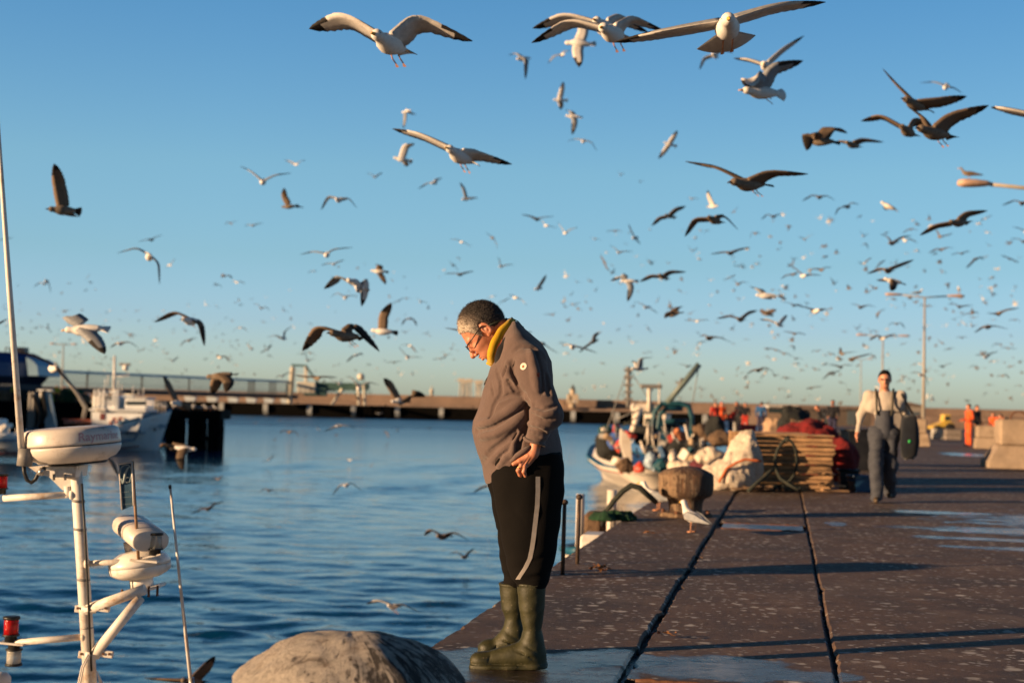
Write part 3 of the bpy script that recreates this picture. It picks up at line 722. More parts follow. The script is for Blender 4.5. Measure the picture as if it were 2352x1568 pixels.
for pts in (((186, 1545), (178, 1610), (200, 1610), (204, 1552)), ((222, 1540), (256, 1610), (236, 1610)), ((205, 1545), (226, 1610), (214, 1610), (202, 1560))):
    m_ = MB(); m_.prism([bp(*p, -.03) for p in pts], (0, .012, 0)); m_.build('gusset', WHW, mast)
for off in (0, 4):
    m_ = MB(); m_.tube([bp(203 + off, 1502, -.06), bp(188 + off, 1530, -.07), bp(180 + off, 1568, -.08), bp(176 + off, 1610, -.08)], .006, 6); m_.build('cable', mat('white_cable', (0.6, 0.55, 0.5), .5), mast)
m_ = MB(); m_.tube([bp(188, 1110, -.05), bp(196, 1240, -.05), bp(203, 1380, -.05), bp(210, 1540, -.05)], .007, 6); m_.build('cable', BLK, mast)
for y in (1150, 1215, 1330, 1440): x = 173 + (y - 1060) * 36 / 540 + 15; m_ = MB(); m_.lathe([(14.9 * px2m, -.008), (14.9 * px2m, .008)], bp(x - 14, y), 20, Matrix.Rotation(R(5), 3, 'Y')); m_.build('cable_strap', GRYP, mast)
for x, y in ((160, 1136), (194, 1294), (186, 1462)): m_ = MB(); m_.lathe([(.028, -.012), (.031, 0), (.028, .012)], bp(x + 6, y, -.015), 14, Matrix.Rotation(R(87), 3, 'Y')); m_.build('weld_collar', WHW, mast)
# big radar dome
tilt = Matrix.Rotation(R(-5.0), 3, 'Y') @ Matrix.Rotation(R(1.2), 3, 'X')
dc = bp(165.5, 1014); rr = 109 * px2m
rad = thing('x', None, None)
bpy.data.objects.remove(rad)
m_ = MB(); m_.lathe([(.001, 35 * px2m), (60 * px2m, 34.5 * px2m), (95 * px2m, 31.5 * px2m), (103 * px2m, 28 * px2m), (rr * .985, 19 * px2m), (rr, 0 * px2m), (rr, -6 * px2m)], dc, 56, tilt)
dome = m_.build('radar_dome', DOME, boat)
m_ = MB(); m_.lathe([(rr * .985, -5 * px2m), (rr * .985, -9 * px2m)], dc, 56, tilt); m_.build('seam', BLK, dome)
m_ = MB(); m_.lathe([(rr * .998, -8.5 * px2m), (rr, -14 * px2m), (rr * .97, -24 * px2m), (rr * .88, -36 * px2m), (rr * .74, -42 * px2m), (rr * .70, -46 * px2m), (.001, -46 * px2m)], dc, 56, tilt); m_.build('lower_shell', DOME, dome)
m_ = MB(); m_.lathe([(rr * .60, -46 * px2m), (rr * .60, -50 * px2m)], dc + Vector((.03, 0, 0)), 40, tilt); m_.build('gasket', BLK, dome)
# lettering wrapped on the dome side
def text_mesh(txt, size, space=1.0):
    cu = bpy.data.curves.new('lettering', 'FONT'); cu.body = txt; cu.size = size; cu.space_character = space; cu.resolution_u = 3; cu.offset = size * .012
    o = bpy.data.objects.new('lettering', cu); COL.objects.link(o)
    me = bpy.data.meshes.new_from_object(o.evaluated_get(bpy.context.evaluated_depsgraph_get())); bpy.data.objects.remove(o)
    bm = bmesh.new(); bm.from_mesh(me); bmesh.ops.triangulate(bm, faces=bm.faces)
    bmesh.ops.subdivide_edges(bm, edges=[e for e in bm.edges if e.calc_length() > size * .25], cuts=2); bm.to_mesh(me); bm.free(); return me
me = text_mesh('Raymarine', 0.072)
LET = mat('faded_red_lettering', (0.60, 0.36, 0.36), 0.5, var=.3, scale=40)
for v in me.vertices:
    a = R(-90 + 24) + v.co.x / rr; z = v.co.y + 2.5 * px2m
    k = rr * (1.0 - .015 * max(0, z) / (19 * px2m)) + .0022
    v.co = tilt @ Vector((k * math.cos(a), k * math.sin(a), z)) + dc
me.materials.append(LET); lo = bpy.data.objects.new('lettering', me); COL.objects.link(lo); put_under(lo, dome)
# radar bracket
m_ = MB(); m_.prism([bp(*p, -.12) for p in ((66, 1072), (176, 1070), (172, 1096), (120, 1096), (88, 1088))], (0, .24, 0)); m_.build('bracket', WHW, boat)
m_ = MB(); m_.prism([bp(*p, -.02) for p in ((112, 1094), (168, 1094), (160, 1130), (142, 1124))], (0, .03, 0)); m_.build('bracket_gusset', WHW, boat)
m_ = MB()
for x, y in ((97, 1090), (124, 1100), (150, 1100)): m_.tube([bp(x, y - 12, -.13), bp(x, y + 2, -.13)], .008, 6)
m_.build('bolts', STEEL, boat)
# tall whip antenna on its grey mount, cable loop
m_ = MB(); m_.tube([bp(50, 1040, -.2), bp(20, 640, -.2), bp(0, 352, -.2), bp(-14, 140, -.2)], [7.6 * px2m, 6.3 * px2m, 4.4 * px2m, 3 * px2m], 10); ant = m_.build('tall_antenna', WHW, boat)
m_ = MB(); m_.lathe([(17 * px2m, -20 * px2m), (17 * px2m, 19 * px2m)], bp(58, 1049, -.2), 14, Matrix.Rotation(R(4), 3, 'Y')); m_.build('antenna_mount', GRYP, ant)
m_ = MB(); m_.tube([bp(x, y, -.2) for x, y in ((54, 1066), (56, 1085), (62, 1102), (72, 1108), (82, 1100), (88, 1086), (97, 1078), (104, 1074))], .012, 8); m_.build('cable', BLK, ant)
m_ = MB(); m_.tube([bp(90, 1090, -.22), bp(97, 1076, -.22)], .016, 8); m_.build('cable_gland', STEEL, ant)
# thin whip antenna on the right
m_ = MB(); m_.tube([bp(391, 1118, .1), bp(414, 1340, .1), bp(442, 1600, .1)], [2.6 * px2m, 3.6 * px2m, 4.6 * px2m], 8); a2 = m_.build('whip_antenna', WHW, boat)
m_ = MB(); m_.tube([bp(390, 1113, .1), bp(391, 1122, .1)], 3.6 * px2m, 8); m_.build('cap', BLK, a2)
m_ = MB(); m_.tube([bp(439, 1555, .1), bp(443, 1600, .1)], 7 * px2m, 8); m_.build('ferrule', STEEL, a2)
# second radar: open-array scanner over a round gearbox
c2 = bp(321, 1296, .12); t2 = Matrix.Rotation(R(-8), 3, 'Y')
m_ = MB(); m_.lathe([(20 * px2m, 34 * px2m), (45 * px2m, 30 * px2m), (62 * px2m, 20 * px2m), (71 * px2m, 6 * px2m), (71 * px2m, -2 * px2m)], c2, 40, t2); r2 = m_.build('radar_gearbox', WH, boat)
m_ = MB(); m_.lathe([(70 * px2m, -2 * px2m), (71.5 * px2m, -5 * px2m), (70 * px2m, -16 * px2m), (58 * px2m, -24 * px2m), (44 * px2m, -30 * px2m), (.01, -30 * px2m)], c2, 40, t2); m_.build('lower_shell', WHW, r2)
m_ = MB(); m_.lathe([(27 * px2m, -30 * px2m), (27 * px2m, -55 * px2m)], c2, 24, t2); m_.build('pedestal', WHW, r2)
m_ = MB(); m_.box(c2 + t2 @ Vector((0, 0, -58 * px2m)), (95 * px2m, .20, 7 * px2m), Matrix.Rotation(R(-14), 3, 'Y'), bev=.004); m_.build('flange', WHW, r2)
m_ = MB()
for dx in (-38, -10, 24, 44):
    p = c2 + t2 @ Vector((dx * px2m, -.095, -60 * px2m)); m_.tube([p + Vector((0, 0, .03)), p - Vector((0, 0, .035))], .008, 6)
m_.build('bolts', RUST, r2)
m_ = MB(); m_.tube([c2 + t2 @ Vector((-22 * px2m, 0, 30 * px2m)), c2 + t2 @ Vector((-24 * px2m, 0, 56 * px2m))], 9 * px2m, 12); m_.build('scanner_neck', WHW, r2)
ax = (Vector((0.52, -0.85, -.15))).normalized(); sc_c = bp(322, 1223, .10); upv = Vector((0, 0, 1)); sdv = ax.cross(upv).normalized(); up2 = sdv.cross(ax)
rg = []
for s in (-1, -.985, .985, 1):
    k = .93 if abs(s) == 1 else 1.0; r_ = []
    for i in range(20):
        a = 2 * math.pi * i / 20; e = .75
        cu = math.copysign(abs(math.cos(a)) ** e, math.cos(a)) * 50 * px2m * k; cv = math.copysign(abs(math.sin(a)) ** e, math.sin(a)) * 24 * px2m * k
        r_.append(sc_c + ax * s * .22 + sdv * cu * .85 + up2 * cv)
    rg.append(r_)
m_ = MB(); m_.loft(rg); m_.build('scanner', DOME, r2)
# all-round lights
def nav_light(x, y, w_, h_, lens, par, up_=1, o=0.0):
    c_ = bp(x, y, o); k = px2m; m_ = MB(); m_.lathe([(w_ * .43 * k, -h_ * .34 * k), (w_ * .43 * k, h_ * .34 * k)], c_, 20); L = m_.build('navigation_light', lens, par)
    m_ = MB(); m_.lathe([(w_ * .30 * k, h_ * .48 * k * up_), (w_ * .5 * k, h_ * .46 * k * up_), (w_ * .5 * k, h_ * .34 * k * up_)], c_, 20); m_.build('cap', BLK, L)
    m_ = MB(); m_.lathe([(w_ * .5 * k, -h_ * .34 * k * up_), (w_ * .5 * k, -h_ * .42 * k * up_), (w_ * .36 * k, -h_ * .44 * k * up_), (w_ * .36 * k, -h_ * .7 * k * up_)], c_, 20); m_.build('socket', BLK, L)
    return L
nav_light(2, 1106, 34, 40, RED, boat); nav_light(26, 1438, 38, 50, RED, boat); nav_light(32, 1507, 38, 44, CLR, boat, -1); nav_light(356.5, 1243, 37, 44, CLR, boat, 1, -.05)
m_ = MB(); m_.box(bp(332, 1287, -.03), (64 * px2m, .07, 5 * px2m), Matrix.Rotation(R(3), 3, 'Y'), bev=.002); m_.box(bp(352, 1276, -.05), (42 * px2m, .07, 4 * px2m), Matrix.Rotation(R(-14), 3, 'Y'), bev=.002); m_.build('light_bracket', WHW, boat)
m_ = MB(); m_.box(bp(30, 1476, -.01), (56 * px2m, .08, 5 * px2m), Matrix.Rotation(R(4), 3, 'Y'), bev=.002); m_.build('light_bracket', WHW, boat)
# flag staff with its stiff blue plate and white tick emblem
m_ = MB(); m_.tube([bp(318, 1284, -.04), bp(304, 1058, -.04)], 3.6 * px2m, 8); fs = m_.build('flag_staff', mat('varnished_wood', (0.30, 0.17, 0.09), .5, var=.4, scale=30), boat)
PB = mat('plate_blue', (0.030, 0.085, 0.15), 0.45, var=.3, scale=18); PW = mat('plate_white', (0.30, 0.37, 0.38), 0.5)
m_ = MB(); pl = [bp(*p, -.05) for p in ((272.5, 1064), (303, 1059), (307, 1160), (280, 1171))]; m_.prism(pl, (0, .006, 0)); plate = m_.build('sign_plate', PB, fs)
m_ = MB(); m_.tube([bp(x, y, -.056) for x, y in ((273, 1066), (303, 1061))], .004, 5); m_.tube([bp(x, y, -.056) for x, y in ((303, 1061), (307, 1160))], .005, 5); m_.tube([bp(x, y, -.056) for x, y in ((273, 1066), (280, 1170))], .004, 5); m_.build('frame', WHW, plate)
m_ = MB(); m_.tube([bp(x, y, -.055) for x, y in ((276, 1098), (279, 1100), (282, 1110), (284, 1107), (288, 1086), (294, 1074), (300, 1070))], [.003, .005, .007, .008, .007, .005, .002], 6); m_.build('tick', PW, plate)
m_ = MB(); m_.tube([bp(x, y, -.055) for x, y in ((276, 1088), (278, 1074), (284, 1068), (294, 1067), (301, 1074), (302, 1092), (298, 1106), (291, 1108), (287, 1102), (291, 1096), (297, 1096))], .0028, 5); m_.build('ring_mark', PW, plate)
m_ = MB()
for y, n in ((1130, 4), (1142, 6), (1158, 5)):
    for i in range(n): x = 281 + i * 4.2 + (y - 1130) * .08; m_.box(bp(x + 1.2, y - i * .5, -.0525), (1.8 * px2m, .002, 1.6 * px2m))
m_.build('small_print', PW, plate)
# rounded tank and red light poking in at the bottom edge
m_ = MB(); m_.lathe([(.02, .05), (.055, .045), (.075, .02), (.075, -.14)], bp(-4, 1562, .1), 18); m_.build('gas_bottle', WHW, boat)

# ---- the white trawler across the basin
TD = 106.0
TH = mat('trawler_white', (0.80, 0.82, 0.82), 0.45, var=.10, scale=1.2, dirt=(0.38, 0.28, 0.2), dirt_amt=.15); TB = mat('trawler_blue', (0.03, 0.13, 0.26), .45); TRD = mat('trawler_red_boot', (0.16, 0.03, 0.03), .6)
TO = mat('orange_crate_plastic', (0.42, 0.15, 0.09), .6, scale=1.5); TGL = mat('dark_glass', (0.02, 0.035, 0.04), .08)
tx = lambda x, d=0: at(x, 1000, TD + d).x
trl = thing('trawler', 'white trawler with blue trim and lit upper bridge moored far left', 'trawler', (tx(230), TD, WZ))
k = TD / FPX
def t3(x, y, d=0): return at(x, y, TD + d)
xs0, xs1 = 62, 385
def Tw(t): return 2.1 * min(1, .82 + t) * (1 - max(0, (t - .5) / .5) ** 2.4)
def sheerY(t): return 985 + (940 - 985) * max(0, (t - .45) / .55) ** 1.3
rings = []; n = 18; mm = 12
for i in range(n + 1):
    t = i / n; wd = max(.04, Tw(t)); rg = []
    for j in range(mm + 1):
        u = j / mm * 2 - 1; f = abs(u) ** .6
        yb = 1052; y = yb + (sheerY(t) - yb) * f
        flare = 1.0 - (1 - f) * max(0, (t - .55) / .45) * .30
        x = xs0 + (xs1 - xs0) * t * (1 if t < .6 else 1) - (1 - f) * 36 * max(0, (t - .6) / .4)
        p = t3(x, y); rg.append(Vector((p.x, TD + math.copysign(wd * (1 - (1 - abs(u)) ** 2.4) * flare, u) + 1.5, p.z)))
    rings.append(rg)
m_ = MB(); m_.loft(rings); m_.build('hull', TH, trl)
def side_strip(name, m, pts0, o=0.0, r_=.07):
    m_ = MB(); m_.tube([Vector((t3(x, y).x, o_, t3(x, y).z)) for x, y, o_ in pts0], r_, 6); m_.build(name, m, trl)
def hullY(x, f=1.0):
    t = (x - xs0) / (xs1 - xs0); return TD + 1.5 - max(.04, Tw(t)) * (1.0 - (1 - f) * max(0, (t - .55) / .45) * .3) - .04
side_strip('rubbing_strake', TB, [(x, y, hullY(x, .9)) for x, y in ((100, 1005), (180, 1008), (240, 1011), (278, 1013), (312, 1009))])
side_strip('rubbing_strake', TB, [(x, y, hullY(x, .95) - .05) for x, y in ((312, 1009), (318, 996), (322, 982))], r_=.06)
side_strip('bulwark_rail', TB, [(x, sheerY((x - xs0) / 323) - .5, hullY(x)) for x in range(275, 384, 12)], r_=.09)
side_strip('bulwark_rail', TB, [(x, sheerY((x - xs0) / 323) - .5, hullY(x)) for x in range(66, 270, 12)], r_=.05)
side_strip('boot_stripe', TRD, [(x, y, hullY(x, .55) - .1) for x, y in ((100, 1040), (200, 1034), (270, 1029.5), (322, 1024))], r_=.07)
for x, y in ((296, 993), (321, 989), (352, 986)): m_ = MB(); p = t3(x, y); m_.ball((p.x, hullY(x, .9) + .05, p.z), (.11, .10, .13), 8); m_.build('porthole', TGL, trl)
m_ = MB()
for i, (x, y) in enumerate(((361, 978), (365, 977), (369, 977), (364, 983), (371, 981), (375, 976))):
    p = t3(x, y); m_.box((p.x, hullY(x, .95) + .02, p.z), (.07, .08, .18), Matrix.Rotation(R(20 * (-1) ** i), 3, 'Y'))
m_.build('bow_marks', TB, trl)
def tbox(name, m, x0, y0, x1, y1, d0, d1, par=None, bev=.06):
    a, b_ = t3(x0, y0), t3(x1, y1); m_ = MB(); m_.box(((a.x + b_.x) / 2, TD + 1.5 + (d0 + d1) / 2, (a.z + b_.z) / 2), (abs(b_.x - a.x), d1 - d0, abs(a.z - b_.z)), bev=bev); return m_.build(name, m, par or trl)
m_ = MB(); a = t3(xs0 + 4, 984); m_.box(((tx(66) + tx(330)) / 2, TD + 1.5, a.z - .1), (tx(330) - tx(66), 3.3, .1)); m_.build('deck', TB, trl)
dk = tbox('deckhouse', TH, 212, 945, 318, 990, -1.5, 1.5)
m_ = MB(); pts = [(212, 945), (330, 949), (317, 990), (212, 990)]; m_.prism([Vector((t3(*p).x, TD - .05, t3(*p).z)) for p in pts], (0, 3.1, 0)); m_.build('casing', TH, trl)
tbox('boat_deck', TH, 208, 938, 338, 946, -1.75, 1.75, bev=.03)
br = tbox('bridge', TH, 286, 915, 334, 940, -1.2, 1.2)
for i, x in enumerate((288, 296, 304, 312, 320, 328)): tbox('window', TGL, x, 921, x + 6, 930, -1.24, -1.18, br, bev=.005)
tbox('bridge_roof', TH, 283, 911, 338, 915, -1.4, 1.4, bev=.03)
up_ = tbox('upper_house', TH, 212, 907, 270, 940, -1.25, 1.25)
tbox('monkey_island', TH, 224, 897, 263, 903, -1.2, 1.2, bev=.03)
for x in (215, 224, 236, 262, 268): tbox('stanchion', TH, x, 894, x + 2.2, 938, -1.35, -1.25, bev=.01)
for x in (236, 247): tbox('window', TGL, x, 909, x + 8, 917, -1.29, -1.22, up_, bev=.005)
for x in (222, 236, 250): tbox('funnel_pipe', TH, x, 900, x + 3.4, 938, -.6, -.35, bev=.05)
tbox('door', TRD, 232, 949, 243, 964, -1.6, -1.5, bev=.01); tbox('life_raft', WHW, 222, 936, 250, 946, -1.9, -1.3, bev=.25)
m_ = MB(); p = t3(249, 902); m_.tube([p + Vector((0, 1.5, 0)), Vector((t3(250.5, 815).x, TD + 1.5, t3(250, 815).z))], [.13, .09], 8); tm = m_.build('mast', WH, trl)
m_ = MB(); a, b_ = t3(262, 835), t3(289, 837); m_.box(((a.x + b_.x) / 2, TD + 1.4, a.z), (b_.x - a.x, .18, .18), bev=.04); m_.build('scanner', GRYP, tm)
m_ = MB(); p = t3(277, 843); m_.ball((p.x, TD + 1.4, p.z), (.24, .22, .26), 10); m_.tube([(p.x, TD + 1.4, p.z), (p.x + .3, TD + 1.4, t3(280, 862).z), (t3(252, 864).x, TD + 1.5, t3(252, 864).z)], .04, 5); m_.build('radome', WH, tm)
for x, y0, y1 in ((231, 890, 868), (238, 886, 858), (262, 892, 870), (270, 900, 880), (296, 912, 885), (309, 912, 896), (320, 912, 890)):
    m_ = MB(); p = t3(x, y0); m_.tube([Vector((p.x, TD + 1.2, p.z)), Vector((p.x, TD + 1.2, t3(x, y1).z))], .035, 5); m_.build('aerial', WH, trl)
for pts in (((212, 928), (268, 927)), ((212, 921), (268, 920)), ((214, 914), (268, 913)), ((286, 905), (332, 908)), ((336, 928), (386, 931)), ((336, 921), (384, 924))):
    m_ = MB(); m_.tube([Vector((t3(*p).x, TD + .15, t3(*p).z)) for p in pts], .035, 5); m_.build('handrail', WH, trl)
for x in range(338, 386, 8):
    m_ = MB(); m_.tube([Vector((t3(x, 946).x, TD + .3, t3(x, 948).z)), Vector((t3(x, 922).x, TD + .3, t3(x, 922).z))], .03, 5); m_.build('rail_post', WH, trl)
for i in range(5): tbox('fish_crate', TO, 146 + i * 15, 966, 158 + i * 15, 974, -1.3, .8, bev=.03)
tbox('orange_rail', mat('orange_rail_paint', (0.45, 0.12, 0.07), .5), 142, 961, 214, 966, -1.35, -1.2, bev=.02)
# stern gantry with net drum
m_ = MB()
pa = [(100, 900), (112, 902), (128, 985), (104, 985)]; m_.prism([Vector((t3(*p).x, TD + .2, t3(*p).z)) for p in pa], (0, .5, 0)); m_.build('gantry_leg', mat('gantry_grey_blue', (0.30, 0.38, 0.42), .5), trl)
for x in (66, 74): m_ = MB(); m_.tube([Vector((t3(x, 990).x, TD + .2, t3(x, 990).z)), Vector((t3(x + 4, 900).x, TD + .2, t3(x, 900).z))], .16, 8); m_.build('gantry_post', GRYP, trl)
tbox('gantry_beam', TH, 70, 893, 106, 898, .0, .5, bev=.05); tbox('winch_housing', WH, 78, 898, 94, 912, -.2, .6, bev=.08)
m_ = MB(); NETD = mat('dark_net', (0.02, 0.018, 0.016), .95, var=.5, scale=4, bmp=.8, bscale=12)
m_.loft([[Vector((t3(x + dx, y).x, TD + .5 + .5 * math.sin(a), t3(x, y).z + .1 * math.cos(a))) for a in [2 * math.pi * q_ / 8 for q_ in range(8)] for dx in [w_ * math.cos(a)]] for x, y, w_ in ((97, 898, 4), (99, 915, 6), (103, 935, 7), (105, 955, 6), (100, 968, 3))])
m_.loft([[Vector((t3(x + w_ * math.cos(a), y).x, TD + .2 + .4 * math.sin(a), t3(x, y).z)) for a in [2 * math.pi * q_ / 8 for q_ in range(8)]] for x, y, w_ in ((76, 905, 3), (84, 925, 4), (92, 945, 4), (88, 970, 3), (80, 985, 2))])
m_.build('hanging_net', NETD, trl)
# derrick jutting left-up over the deck
m_ = MB(); m_.tube([Vector((t3(184, 970).x, TD + .8, t3(184, 970).z)), Vector((t3(190, 935).x, TD + .8, t3(190, 935).z)), Vector((t3(172, 905).x, TD + .8, t3(172, 905).z)), Vector((t3(118, 832).x, TD + .8, t3(118, 832).z))], [.16, .16, .14, .1], 8); m_.build('derrick', GRYP, trl)
for i, (x, y) in enumerate(((266, 971), (280, 970))):
    lb = thing('lifebuoy', ['orange and white lifebuoy on the trawler side, left one of the two', 'orange and white lifebuoy on the trawler side, nearer the bow'][i], 'lifebuoy', (t3(x, y).x, TD - .35, t3(x, y).z), 'lifebuoys on the trawler')
    rg = []
    m_ = MB(); pts = [Vector((t3(x, y).x + .30 * math.cos(a), TD - .12, t3(x, y).z + .33 * math.sin(a))) for a in [2 * math.pi * j / 20 for j in range(21)]]; m_.tube(pts, .085, 8, cap=False); m_.build('ring', mat('lifebuoy_red', (0.28, 0.06, 0.05), .6), lb)
    for a in (.785, 2.356, 3.927, 5.498):
        m_ = MB(); c_ = Vector((t3(x, y).x + .30 * math.cos(a), TD - .12, t3(x, y).z + .33 * math.sin(a))); tn = Vector((-math.sin(a), 0, math.cos(a))); m_.tube([c_ - tn * .08, c_ + tn * .08], .095, 8); m_.build('band', WH, lb)
# white fender drum hanging at the trawler's waterline
tag(MB().lathe([(.02, .32), (.2, .3), (.3, .2), (.3, -.25), (.2, -.34), (.02, -.36)], (t3(286, 1050, -6).x, TD - 6, t3(286, 1051, -6).z), 14, Matrix.Rotation(R(80), 3, 'Y')).build('fender', WHW), 'pale drum fender floating just under the trawler hull', 'fender')

# ---- small workboat at the far left, half out of the picture
wk = thing('workboat', 'pale workboat cut by the left edge below the blue ship', 'workboat', (at(10, 1030, 84).x, 84, WZ))
def w3(x, y, d=0): return at(x, y, 84 + d)
m_ = MB(); rgs = []
for i in range(9):
    t = i / 8; x = -190 + 255 * t; wd = 1.5 * min(1, .6 + 1.4 * t) * (1 - max(0, (t - .8) / .2) ** 3 * .4); rg = []
    for j in range(11):
        u = j / 10 * 2 - 1; p = w3(x, 1050 + (993 - 1050 + 6 * (1 - t)) * abs(u) ** .5); rg.append(Vector((p.x, 84 + math.copysign(wd * (1 - (1 - abs(u)) ** 2.2), u), p.z)))
    rgs.append(rg)
m_.loft(rgs); m_.build('hull', TH, wk)
m_ = MB(); m_.tube([Vector((w3(x, y).x, 84 - 1.5, w3(x, y).z)) for x, y in ((-60, 1012), (0, 1010), (62, 1009))], .07, 6); m_.build('rubbing_strake', TB, wk)
m_ = MB(); m_.tube([Vector((w3(x, y).x, 84 - 1.4, w3(x, y).z)) for x, y in ((-60, 1042), (0, 1040), (62, 1038))], .08, 6); m_.build('boot_stripe', TRD, wk)
m_ = MB(); a, b_ = w3(-60, 960), w3(8, 1000); m_.box(((a.x + b_.x) / 2, 84, (a.z + b_.z) / 2), (b_.x - a.x, 1.8, a.z - b_.z), bev=.08); m_.build('wheelhouse', TH, wk)
m_ = MB(); m_.prism([Vector((w3(*p).x, 83, w3(*p).z)) for p in ((0, 982), (28, 972), (30, 978), (18, 990), (0, 998))], (0, 1.2, 0)); m_.build('bow_flare', WHW, wk)
m_ = MB(); m_.tube([Vector((w3(x, y).x, 82.4, w3(x, y).z)) for x, y in ((0, 1033), (14, 1029), (30, 1029), (41, 1034))], .05, 6); m_.build('mooring_hose', BLK, wk)
for x in (22, 40, 56): m_ = MB(); m_.tube([Vector((w3(x, 996).x, 82.8, w3(x, 996).z)), Vector((w3(x, 982).x, 82.8, w3(x, 982).z))], .03, 5); m_.build('rail_post', WH, wk)

# ---- big blue ship, only its flared bow in view
SB = mat('ship_blue', (0.012, 0.045, 0.17), .4, var=.15, scale=.2); SN = mat('ship_navy', (0.006, 0.012, 0.035), .45, scale=.2); SL = mat('ship_bulwark_pale', (0.22, 0.36, 0.48), .5, scale=.2)
sh = thing('cargo_ship', 'dark blue cargo ship bow with pale flare at the left edge', 'ship', (at(-60, 900, 215).x, 215, WZ))
def s3(x, y, o=0): p = at(x, y, 215); return Vector((p.x, p.y + o, p.z))
def shell(name, m, rows, par):
    """rows: outline of picture points; near side and far side joined"""
    m_ = MB(); m_.prism([s3(*p) for p in rows], (0, 9, 0)); return m_.build(name, m, par)
def shp(name, m, prof, par):
    """bow wedge: half-breadth shrinks to the stem on the right; prof rows (y, x_stem)"""
    m_ = MB(); rgs = []
    for y, xst in prof:
        z = s3(0, y).z; r_ = []
        for t in [j / 14 for j in range(15)]:
            x = -420 + (xst + 420) * t; r_.append(Vector((s3(x, y).x, 215 + 9 - 9 * (1 - t ** 5), z)))
        for t in [j / 14 for j in range(14)][::-1]:
            x = -420 + (xst + 420) * t; r_.append(Vector((s3(x, y).x, 215 + 9 + 9 * (1 - t ** 5), z)))
        rgs.append(r_)
    m_.loft(rgs, smooth=False); return m_.build(name, m, par)
shp('hull', SN, [(1010, 40), (935, 44), (905, 48), (880, 52), (862, 68)], sh)
shp('upper_hull', SB, [(861.5, 68), (845, 66), (830, 62), (812, 46), (805.5, 30)], sh)
m_ = MB(); m_.prism([s3(x, y, 3.6) for x, y in ((41, 818), (56, 826), (67, 838), (70, 861), (46, 861))], (0, 10.6, 0)); m_.build('bow_flare', SL, sh)
m_ = MB()
for x in (2, 12, 20): m_.tube([s3(x, 806, 2), s3(x, 797, 2), s3(x + 5, 796, 2), s3(x + 6, 800, 2)], .10, 5)
m_.build('deck_vents', SN, sh)
m_ = MB()
for i in range(9): m_.box(s3(2 + i * 4.2, 884 - (i % 2), -.06 + (i / 14) * .2), (.16, .1, .24))
m_.build('hull_marks', mat('ship_letter_grey', (0.12, 0.14, 0.16), .6), sh)
m_ = MB(); m_.box(s3(4, 800, 8), (2.2, 2, 1.0), bev=.1); m_.build('deck_winch', SN, sh)
# ================================================================ THINGS ON THE QUAY
def crust_mat(name, base, crust, rust, crust_amt, side_shade=-.55):
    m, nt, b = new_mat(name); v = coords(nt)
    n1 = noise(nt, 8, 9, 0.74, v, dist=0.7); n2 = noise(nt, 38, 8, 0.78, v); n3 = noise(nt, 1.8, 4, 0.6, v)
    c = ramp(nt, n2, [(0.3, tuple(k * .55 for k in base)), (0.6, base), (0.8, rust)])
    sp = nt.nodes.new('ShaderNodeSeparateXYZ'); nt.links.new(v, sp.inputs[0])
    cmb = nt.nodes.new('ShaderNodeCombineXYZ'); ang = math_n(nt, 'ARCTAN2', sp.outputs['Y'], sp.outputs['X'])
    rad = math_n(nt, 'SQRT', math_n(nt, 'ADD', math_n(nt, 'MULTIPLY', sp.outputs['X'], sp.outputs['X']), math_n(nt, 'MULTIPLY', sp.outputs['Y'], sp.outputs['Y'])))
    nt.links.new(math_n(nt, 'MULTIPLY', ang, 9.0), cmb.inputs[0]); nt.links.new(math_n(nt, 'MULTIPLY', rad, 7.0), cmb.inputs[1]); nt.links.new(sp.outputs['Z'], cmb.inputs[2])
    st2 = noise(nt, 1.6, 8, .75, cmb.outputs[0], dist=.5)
    n1 = math_n(nt, 'ADD', n1, math_n(nt, 'ADD', math_n(nt, 'MULTIPLY', sp.outputs['X'], side_shade), math_n(nt, 'MULTIPLY', math_n(nt, 'SUBTRACT', st2, .5), 1.15)))  # crust thickened on the lit side, thinned on the shaded side: shading painted in
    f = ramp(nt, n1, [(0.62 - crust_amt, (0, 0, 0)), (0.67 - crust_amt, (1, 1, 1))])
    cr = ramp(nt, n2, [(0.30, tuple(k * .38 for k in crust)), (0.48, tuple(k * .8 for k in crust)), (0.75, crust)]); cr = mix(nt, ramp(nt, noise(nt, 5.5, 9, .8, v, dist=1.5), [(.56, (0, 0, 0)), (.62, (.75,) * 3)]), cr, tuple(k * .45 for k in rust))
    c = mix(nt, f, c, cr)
    st = noise(nt, 3.0, 6, 0.7, coords(nt, (6, 6, 0.6)))
    c = mix(nt, ramp(nt, st, [(0.55, (0, 0, 0)), (0.7, (.7, .7, .7))]), c, rust)
    nt.links.new(c, b.inputs['Base Color']); nt.links.new(ramp(nt, n2, [(0.3, (.55,) * 3), (0.7, (.85,) * 3)]), b.inputs['Roughness'])
    h = math_n(nt, 'ADD', math_n(nt, 'MULTIPLY', f, 0.35), math_n(nt, 'ADD', math_n(nt, 'MULTIPLY', n2, .9), math_n(nt, 'MULTIPLY', n1, .5)))
    bump(nt, b, h, 1.0, 0.03); return m
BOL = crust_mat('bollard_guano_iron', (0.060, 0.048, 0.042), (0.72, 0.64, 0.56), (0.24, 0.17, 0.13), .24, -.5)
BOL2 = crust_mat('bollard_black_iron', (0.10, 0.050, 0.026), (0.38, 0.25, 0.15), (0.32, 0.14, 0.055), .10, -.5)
def nzv(p, f, s=0.0):
    return math.sin(p[0] * f + s) * math.cos(p[1] * f * 1.3 + s * 2) + .5 * math.sin(p[2] * f * 2.1 + p[0] * f * 1.7 + s) + .3 * math.sin(p[1] * f * 4.3 - p[0] * f * 3.1 + s)
